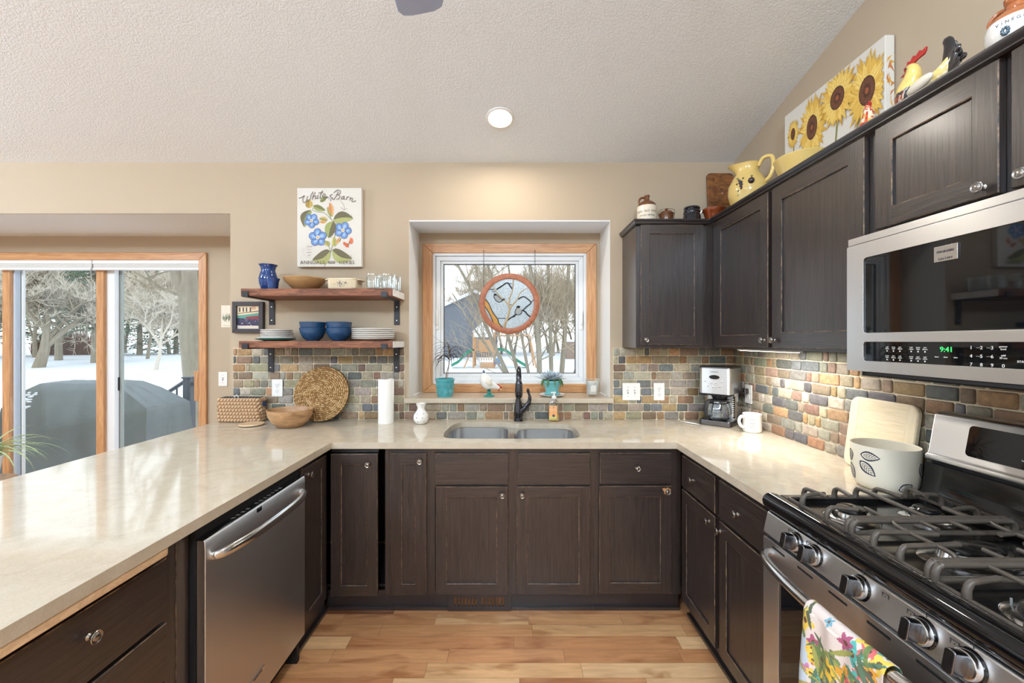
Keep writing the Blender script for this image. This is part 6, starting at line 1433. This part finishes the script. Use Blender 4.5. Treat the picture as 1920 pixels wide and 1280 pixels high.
b = B(); b.ell((rx-.0150, 1.402, ZK+.208), (.003, .003, .003), 10, 8); b.obj('eye', 'black_glaze', t, smooth=True)
for k in range(6):
    q = k/5; P = cr([(rx, 1.30-.01*q, ZK+.085-.01*q), (rx+.006*(k % 3-1), 1.275-.015*q, ZK+.14-.02*q), (rx+.008*(k % 3-1), 1.268-.022*q, ZK+.195-.07*q), (rx+.008*(k % 3-1), 1.282-.035*q, ZK+.228-.09*q) if k == 0 else (rx+.006*(k % 3-1), 1.252-.010*q, ZK+.205-.09*q)], 4)
    n = len(P); col_tube('tail_feather', P, [.006+.012*math.sin(PI*min(1, .15+.85*i/n))**.8 for i in range(n-1)]+[.001], 8, lambda c: (36, 34, 34) if k % 2 == 0 else (58, 54, 52), flat=.35, up=(1, 0, 0), parent=t)
b = B(); b.ell((rx-.045, 1.325, ZK+.085), (.012, .045, .022), 18, 10, Matrix.Rotation(-.25, 4, 'X')); b.obj('wing', 'stoneware', t, smooth=True)
t.location = (1.275, 1.266, ZK); t.scale = (.9, .93, .76)
# small hen
hx1, hy1 = 1.335, 1.535
t = thing('hen_figurine', 'small red and white speckled ceramic hen before the sunflower canvas', 'figurine', (hx1, hy1, ZK))
col_tube('body', cr([(hx1, hy1, ZK), (hx1, hy1, ZK+.03), (hx1, hy1, ZK+.07), (hx1, hy1, ZK+.11), (hx1, hy1, ZK+.14), (hx1, hy1+.004, ZK+.16), (hx1, hy1+.004, ZK+.172)], 4), [.040, .043, .046, .047, .047, .046, .044, .041, .038, .035, .032, .029, .026, .023, .020, .018, .016, .015, .014, .013, .012, .011, .009, .006, .003], 18, lambda c: R.choice([(190, 60, 44), (232, 214, 200), (206, 96, 60), (236, 220, 190), (220, 176, 90)]), parent=t)
b = B(); b.prism([(hx1-.003, hy1+y, ZK+z) for y, z in ((.016, .160), (.014, .178), (.004, .176), (-.004, .184), (-.012, .172), (-.008, .158))], (.006, 0, 0)); b.tube([(hx1, hy1+.012, ZK+.162), (hx1, hy1+.026, ZK+.158)], [.004, .001], 6); b.obj('comb', 'glaze_red', t, bevel=.0015)
# vinegar jug and brown crock
vx, vy = 1.237, 1.008
t = thing('vinegar_jug', 'brown and white painted jug lettered VINEGAR at the upper right corner', 'jug', (vx, vy, ZK)); vin = t
b = B(); b.lathe([(0, 0), (.050, 0), (.058, .008), (.070, .045), (.071, .070), (.066, .092), (.064, .096)], 40, (vx, vy, ZK)); b.obj('jug_body', 'ceramic_white', t, smooth=True)
b = B(); b.lathe([(.0642, .096), (.058, .108), (.044, .122), (.030, .132), (.022, .138), (.021, .150), (.026, .158), (.027, .172), (.022, .176), (.018, .170), (0, .150)], 40, (vx, vy, ZK)); b.tube(cr([(vx-.012, vy+.056, ZK+.104), (vx-.014, vy+.064, ZK+.128), (vx-.010, vy+.044, ZK+.150), (vx-.004, vy+.022, ZK+.150)], 5), .007, 10); b.obj('shoulder', 'jug_brown', t, smooth=True)
b = B(); an = math.atan2(-vy, -vx)+.10
for i, ch in enumerate('VINEGAR'): a = an+(i-3)*.17-.18; b.text(ch, .0135, TMc(vx+.0712*math.cos(a), vy+.0712*math.sin(a), ZK+.074, a))
b.obj('lettering', 'glaze_slate', t, recalc=False)
b = B(); b.c = lin((64, 92, 108)); 
for k in range(9): a = k*.7; b.ell((vx+.0685*math.cos(an-.42+.10*math.cos(a)), vy+.0685*math.sin(an-.42+.10*math.cos(a)), ZK+.048+.010*math.sin(a)), (.0055,)*3, 8, 6)
b.c = lin((222, 180, 120)); b.ell((vx+.069*math.cos(an+.25), vy+.069*math.sin(an+.25), ZK+.052), (.008,)*3, 10, 6)
b.obj('painted_motif', 'glazed', t, smooth=True)
vin.scale = (.73, .73, .76)
b = B(); b.lathe([(0, 0), (.07, 0), (.078, .008), (.092, .10), (.066, .19), (.05, .235), (.055, .26), (.050, .262), (.04, .23), (0, .2)], 40, (1.398, 1.035, ZK)); tag(b.obj('crock', 'jug_brown', smooth=True), 'tall plain orange-brown crock right of the vinegar jug, cut by the frame', 'crock')

# ================================================================== OUTDOORS
def gz_(x, y):
    t = max(0, min(1, (y-8)/27)); s = t*t*(3-2*t); return -.70+.9*s+.03*math.sin(x*.35+1)*math.sin(y*.22)*min(1, max(0, (y-6)/6))
b = B(); NX, NY = 70, 60
ys = [-40+i*2 for i in range(20)]+[0+i*1.6 for i in range(40)]+[64+i*8 for i in range(6)]; xs = [-120+i*5 for i in range(16)]+[-40+i*1.7 for i in range(48)]+[45, 60, 80]
V = [[b.v((x, y, gz_(x, y))) for x in xs] for y in ys]
for j in range(len(ys)-1):
    for i in range(len(xs)-1): b.f([V[j][i], V[j][i+1], V[j+1][i+1], V[j+1][i]])
struct('ground_snow', b, 'snow', smooth=True)
b = B(); b.box(-8, -2.2, 3.51, 6.2, -.14, -.06); struct('deck', b, 'deck_board')
b = B(); b.box(-8, -2.2, 3.75, 6.2, -.0595, -.02); struct('deck_snow', b, 'snow', bevel=.01)
# covered grill
gx0, gx1, gy0, gy1 = -5.30, -3.76, 4.25, 4.85
t = thing('covered_grill', 'barbecue grill under a dark grey cover on the snowy deck', 'grill', ((gx0+gx1)/2, 4.55, -.02))
b = B(); R = random.Random(14)
def gring(x0, x1, y0, y1, z, jz=0, amp=.0):
    P = []
    n = 16
    for (ax, ay, bx_, by_) in ((x0, y0, x1, y0), (x1, y0, x1, y1), (x1, y1, x0, y1), (x0, y1, x0, y0)):
        for i in range(n): q = i/n; P.append((ax+(bx_-ax)*q+R.uniform(-1, 1)*amp, ay+(by_-ay)*q+R.uniform(-1, 1)*amp+.5*amp*math.sin(q*20), z+R.uniform(-1, 1)*jz))
    return P
b.loft([gring(gx0-.02, gx1+.03, gy0-.05, gy1+.03, .02, 0, .012), gring(gx0-.01, gx1+.02, gy0-.03, gy1+.02, .35, 0, .016), gring(gx0, gx1, gy0, gy1, .62, 0, .010), gring(gx0+.02, gx1-.01, gy0+.02, gy1-.01, .74, .006, .004), gring(gx0+.14, gx1-.30, gy0+.10, gy1-.06, .90, .008, .004), gring(gx0+.26, gx1-.48, gy0+.16, gy1-.10, .985, .004, .004), gring(gx0+.33, gx1-.60, gy0+.24, gy1-.16, 1.0, .004, .003)], cap0=False)
b.obj('cover', 'grill_cover', t, smooth=True, ang=60)
b = B(); 
for k in range(60): q = R.random()**1.5; b.ell((gx0+.06+.24*R.random(), gy0+.02+.08*q, .742+.16*q), (R.uniform(.012, .035), .016, .010), 8, 6)
tag(b.obj('snow_patch', 'snow', smooth=True, parent=t), kind='stuff')
# deck railing
t = thing('deck_railing', 'dark metal deck railing sloping down beside the covered grill', 'railing', (-3.9, 5.0, -.02))
b = B(); b.box(-3.945, -3.855, 4.955, 5.045, -.02, .99); b.box(-3.955, -3.845, 4.945, 5.055, .99, 1.01); b.obj('post', 'rail_metal', t, bevel=.004)
b = B(); b.tube([(-3.95, 5, .955), (-4.62, 5, .52)], .022, 6); b.obj('hand_rail', 'rail_metal', t)
b = B(); b.box(-3.855, -2.3, 4.975, 5.025, .90, .94); b.obj('top_rail', 'rail_metal', t)
b = B(); b.tube([(-3.95, 5, .12), (-4.62, 5, -.30)], .016, 6); b.box(-3.855, -2.3, 4.98, 5.02, .06, .09); b.obj('bottom_rail', 'rail_metal', t)
for k in range(12):
    x = -3.76+k*.12; b = B(); b.tube([(x, 5, .09), (x, 5, .90)], .010, 6); b.obj('baluster', 'rail_metal', t)
for k in range(5):
    x = -4.05-k*.12; z = .955-(-3.95-x)*.65; b = B(); b.tube([(x, 5, z-.83), (x, 5, z)], .010, 6); b.obj('baluster', 'rail_metal', t)
# trees
def grow(b, R, p, d, L, r, depth, spread=.6, kids=(3, 4), gravity=0.0, minr=.006, mi_sw=.02, upb=.15):
    n = 4; P = [p]; q = p.copy(); dd = d.copy()
    for i in range(n):
        dd = (dd+Vector((R.uniform(-1, 1), R.uniform(-1, 1), R.uniform(-.6, 1)))*.13+Vector((0, 0, gravity))).normalized(); q = q+dd*L/n; P.append(q.copy())
    b.mi = 0 if r > mi_sw else 1
    b.tube(P, [r*(1-.45*i/n) for i in range(n+1)], 7 if r > .05 else (4 if r > .012 else 3), cap=False)
    if depth <= 0: return
    for k in range(R.randint(*kids)):
        t0 = R.uniform(.35, 1.0); i = min(n-1, int(t0*n)); pp = P[i].lerp(P[i+1], t0*n-i)
        side = Vector((R.uniform(-1, 1), R.uniform(-1, 1), R.uniform(-.5, .9))).normalized(); nd = (dd*(1-spread*.6)+side*spread+Vector((0, 0, upb))).normalized()
        grow(b, R, pp, nd, L*R.uniform(.55, .8), max(minr, r*R.uniform(.42, .62)), depth-1, spread, kids, gravity, minr, mi_sw, upb)
    grow(b, R, P[-1], dd, L*.72, max(minr, r*.55), depth-1, spread, kids, gravity, minr, mi_sw, upb)
def bare(name, lab, loc, seed, H, r, depth=5, mats=('bark', 'twig'), group=None, **k):
    R = random.Random(seed); b = B(); grow(b, R, Vector((0, 0, -.2)), Vector((R.uniform(-.1, .1), 0, 1)).normalized(), H*.34, r, depth, **k)
    o = b.obj(name, list(mats), smooth=True, recalc=False); o.location = loc; return tag(o, lab, 'tree', group)
# multi-stemmed tree outside the kitchen window
R = random.Random(77); b = B()
base = Vector((1.1, 14, gz_(1, 14)-.1))
for (tx_, tz, r, x0) in ((-2.1, 4.6, .085, .25), (-1.3, 5.4, .075, .45), (.45, 6.2, .10, .9), (-.15, 5.0, .06, .7), (2.1, 6.2, .095, 1.55), (3.0, 4.3, .07, 1.75), (1.35, 6.0, .08, 1.3), (-1.9, 3.0, .05, .35)):
    p = Vector((x0+.1, 14+R.uniform(-.2, .3), base.z)); q = Vector((tx_, 14+R.uniform(-.6, .8), tz)); m = p.lerp(q, .4)+Vector((R.uniform(-.1, .2), 0, .1)); P = cr([p, m, p.lerp(q, .72)+Vector((R.uniform(-.15, .15), 0, 0)), q], 4)
    b.mi = 0; b.tube(P, [r*(1-.62*i/(len(P)-1)) for i in range(len(P))], 9, cap=False)
    d = (q-m).normalized()
    for k in range(12):
        t0 = R.uniform(.2, 1); pp = P[int(t0*(len(P)-1))]; side = Vector((R.uniform(-1, 1), R.uniform(-.6, .6), R.uniform(-.2, .8))).normalized()
        grow(b, R, pp, (d*.5+side*.7).normalized(), R.uniform(.7, 1.2), r*.34, 3, .6, (2, 3), 0, .0045, .03)
tag(b.obj('garden_tree', ['bark', 'twig'], smooth=True, recalc=False), 'large bare tree with many fanning trunks outside the kitchen window', 'tree')
# bare wood behind, for both windows
m1 = bare('bare_tree', 'bare grey-brown tree in the wood beyond the snowy yard', (3.5, 34, gz_(3.5, 34)), 5, 8.5, .14, 6, kids=(3, 4), minr=.012, mi_sw=.04, group='bare trees of the wood beyond the yard')
m2 = bare('bare_tree', 'bare grey-brown tree in the wood beyond the snowy yard', (-.8, 38, gz_(-.8, 38)), 9, 9.0, .13, 6, kids=(3, 4), minr=.012, mi_sw=.04, group='bare trees of the wood beyond the yard')
R = random.Random(51)
for i in range(11):
    x = -3+i*1.1+R.uniform(-.4, .4); y = R.uniform(33, 46)
    if i in (0, 1, 2): y = 50
    dup(m1 if i % 2 else m2, (x*y/38, y, gz_(x, y)), R.uniform(0, 6), scale=R.uniform(.8, 1.15))
for i in range(12):
    px = -60+i*42; y = R.uniform(30, 44); x = (px-957)/772*y
    dup(m1 if i % 2 else m2, (x, y, gz_(x, y)), R.uniform(0, 6), scale=R.uniform(.9, 1.3))
bare('bare_tree', 'pale branching small tree leaning left in the snow, seen through the right door panel', ((291-957)/772*23, 23, gz_(-19, 23)), 17, 6.4, .11, 6, mats=('twig_light', 'twig_light'), kids=(3, 4), spread=.75, minr=.011, upb=.22)
bare('bare_tree', 'bare tree with thick trunk in the left door panel, its branches spreading wide', ((70-957)/772*24, 24, gz_(-27, 24)), 23, 7.5, .30, 6, mats=('bark', 'twig_light'), kids=(3, 4), spread=.8, minr=.012, upb=.05)
# big forked trunk at the right of the patio door
R = random.Random(4); b = B(); Y0 = 9
def W(px, py, y=Y0): return Vector(((px-957)/772*y, y, 1.443-(py-639)/772*y))
p_ = cr([Vector((-6.72, 9, -.8)), Vector((-6.85, 9, .4)), Vector((-6.98, 9, 1.5)), Vector((-7.05, 9, 2.4)), Vector((-7.45, 9.1, 3.2)), Vector((-8.1, 9.2, 4.6))], 5); b.tube(p_, [.25, .22, .21, .19, .17, .13, .10], 12, cap=False)
p2_ = cr([Vector((-7.05, 9, 2.1)), Vector((-6.98, 8.95, 3.0)), Vector((-7.05, 8.9, 4.8))], 5); b.tube(p2_, [.17, .14, .11], 10, cap=False)
for k in range(8): grow(b, R, p_[R.randint(15, 25)], Vector((R.uniform(-1, .4), R.uniform(-.3, .3), R.uniform(.1, .8))).normalized(), 1.1, .045, 3, .6, (2, 3), 0, .006, .02)
tag(b.obj('garden_tree', ['bark', 'twig'], smooth=True, recalc=False), 'thick forked grey trunk at the right edge of the patio door view', 'tree')
# conifers: drooping boughs of short sprays
def conifer(lab, loc, H, wid, seed, z0=.2):
    R = random.Random(seed); t = thing('conifer', lab, 'tree', loc, group=None)
    b = B(WM[t.name]); b.tube([(0, 0, -.2), (0, 0, H)], [.22, .03], 8); b.obj('trunk', 'bark', t, smooth=True)
    b = B(WM[t.name])
    for k in range(int(150*H/8)):
        z = z0*H+(1-z0)*H*R.random()**1.1; L = wid*(1-(z/H)*.8)*R.uniform(.7, 1.1); a = R.uniform(0, 6.28); d = Vector((math.cos(a), math.sin(a), 0)); s = Vector((-d.y, d.x, 0))
        for i in range(12):
            q = (i+1)/12; c = d*L*q+Vector((0, 0, z-.28*L*q*q)); w = .26*L*(1-q*.6)*.5
            for sg in (-1, 1):
                e = c+s*sg*w*R.uniform(.7, 1.2)+d*.12+Vector((0, 0, -.07-.10*R.random())); f0 = c+d*.10; V3 = [b.v(c-d*.05), b.v(f0), b.v(e)]; b.f(V3)
    b.obj('foliage', 'conifer', t, recalc=False)
    return t
conifer('dark green conifer standing behind the thick trunk in the left door panel', ((110-957)/772*29, 29, gz_(-30, 29)), 9.5, 3.2, 3, .28)
conifer('dark green conifer near the middle stile of the patio door', ((178-957)/772*27, 27, gz_(-27, 27)), 9, 2.8, 8, .25)
conifer('dark green conifer behind the pale small tree', ((262-957)/772*36, 36, gz_(-32, 36)), 10, 3.6, 12, .05)
conifer('dark green conifer low behind the forked trunk', ((330-957)/772*40, 40, gz_(-32, 40)), 9, 3.6, 15, .05)
conifer('tall dark green conifer at the left edge of the patio door', ((20-957)/772*33, 33, gz_(-40, 33)), 11, 3.8, 18, .1)
R = random.Random(40); b = B()
for k in range(1500):
    px = R.uniform(60, 180); y = R.uniform(36, 38); x = (px-957)/772*y; z = gz_(x, y); b.tube([(x, y, z), (x+R.uniform(-.4, .4), y, z+R.uniform(.8, 2.6)*math.sin(PI*(px-50)/140)**.4)], [.02, .008], 3, cap=False)
tag(b.obj('red_brush', 'brush', recalc=False), 'reddish brushwood hedge low beyond the snow in the left door panel', 'hedge', kind='stuff')
# neighbour's house
t = thing('house', "dark grey gabled house with a snowy roof edge beyond the kitchen window", 'house', (-5, 35, 0))
hy = 32; z0 = .0
b = B(); b.prism([(-10, hy, z0), (-1.25, hy, z0), (-1.25, hy, 4.55), (-2.75, hy, 5.15), (-10, hy, 1.9)], (0, 8, 0)); b.obj('wall', 'siding', t)
b = B(); b.prism([(-10.2, hy-.3, 1.83), (-2.75, hy-.3, 5.17), (-1.0, hy-.3, 4.45), (-1.0, hy-.3, 4.62), (-2.75, hy-.3, 5.42), (-10.2, hy-.3, 2.06)], (0, 8.6, 0)); b.obj('roof', 'roof_snow', t)
# playset
t = thing('playset', 'wooden play tower with green slides and a swing ball in the snow', 'playset', (-1.5, 24, gz_(-1.5, 24)))
gy_ = gz_(-1.5, 24); x0, x1, ya, yb = -2.15, -.95, 24, 25.2
for x in (x0, x1):
    for y in (ya, yb): b = B(); b.box(x-.05, x+.05, y-.05, y+.05, gy_-.2, gy_+2.1); b.obj('post', 'play_wood', t)
b = B(); b.box(x0-.05, x1+.05, ya-.05, yb+.05, gy_+1.02, gy_+1.10); b.obj('platform', 'play_wood', t)
for (a0, a1, c0, c1) in ((-1.80, -.92, .95, 1.75), (-1.75, -.92, -.1, .42)):
    b = B(); 
    for k in range(int((c1-c0)/.09)): b.box(a0, a1, ya-.09, ya-.055, gy_+c0+k*.09, gy_+c0+k*.09+.08)
    b.obj('plank_wall', 'play_wood', t)
b = B()
for k in range(4): b.box(-2.12+k*.09, -2.07+k*.09, ya-.085, ya-.055, gy_+1.1, gy_+1.7)
for k in range(6): b.box(-1.70+k*.14, -1.65+k*.14, ya-.085, ya-.055, gy_+.45, gy_+.95)
b.obj('balustrade', 'play_wood', t)
b = B(); xm = (x0+x1)/2; b.prism([(x0-.1, ya-.1, gy_+2.1), (xm, ya-.1, gy_+2.75), (x1+.1, ya-.1, gy_+2.1)], (0, 1.4, 0)); b.obj('roof', 'roof_snow', t)
b = B(); b.box(x0+.02, xm-.05, ya-.12, ya-.10, gy_+1.8, gy_+2.15); b.box(xm+.05, x1-.02, ya-.12, ya-.10, gy_+1.8, gy_+2.15); b.obj('window_panel', 'vinyl_white', t)
def slide(P, w):
    b = B(); rings = []
    for p in cr(P, 6): rings.append([(p[0], p[1]-w/2, p[2]+.14), (p[0], p[1]-w/2, p[2]), (p[0], p[1]+w/2, p[2]), (p[0], p[1]+w/2, p[2]+.14), (p[0], p[1]+w/2+.03, p[2]+.14), (p[0], p[1]+w/2+.03, p[2]-.03), (p[0], p[1]-w/2-.03, p[2]-.03), (p[0], p[1]-w/2-.03, p[2]+.14)])
    b.loft(rings); b.obj('slide', 'slide_green', t, smooth=True)
slide([(x0, 24.3, gy_+1.05), (x0-.5, 24.2, gy_+.75), (x0-.85, 24.1, gy_+.35), (x0-1.25, 24.0, gy_+.12)], .5); slide([(x1, 24.6, gy_+1.05), (x1+.7, 24.5, gy_+.95), (x1+1.3, 24.4, gy_+.42), (x1+1.9, 24.3, gy_+.05)], .5)
b = B(); b.tube([(x1, 24.8, gy_+1.9), (x1+2.1, 24.8, gy_+1.9)], .05, 6); b.tube([(x1+2.1, 24.8, gy_+1.9), (x1+2.5, 24.2, gy_-.1)], .05, 6); b.tube([(x1+2.1, 24.8, gy_+1.9), (x1+2.4, 25.4, gy_-.1)], .05, 6); b.tube([(x0-.1, 24.2, gy_+1.1), (x0-.55, 23.8, gy_)], .04, 6); b.obj('swing_beam', 'play_wood', t)
b = B(); b.ell((-.72, 23.8, gy_+.40), (.20, .20, .20), 20, 12); b.obj('swing_ball', 'ball_blue', t, smooth=True)
# brick column and fence on the right
t = thing('brick_column', 'square brick column capped with snow at the right of the yard', 'column', (4.35, 30, gz_(4.3, 30)))
zc_ = gz_(4.3, 30); b = B(); b.box(4.10, 4.95, 30, 30.8, zc_-.2, zc_+1.25); b.obj('brickwork', 'brick', t)
b = B(); b.box(4.0, 5.05, 29.9, 30.9, zc_+1.25, zc_+1.42); b.obj('snow_cap', 'snow', t, bevel=.05)
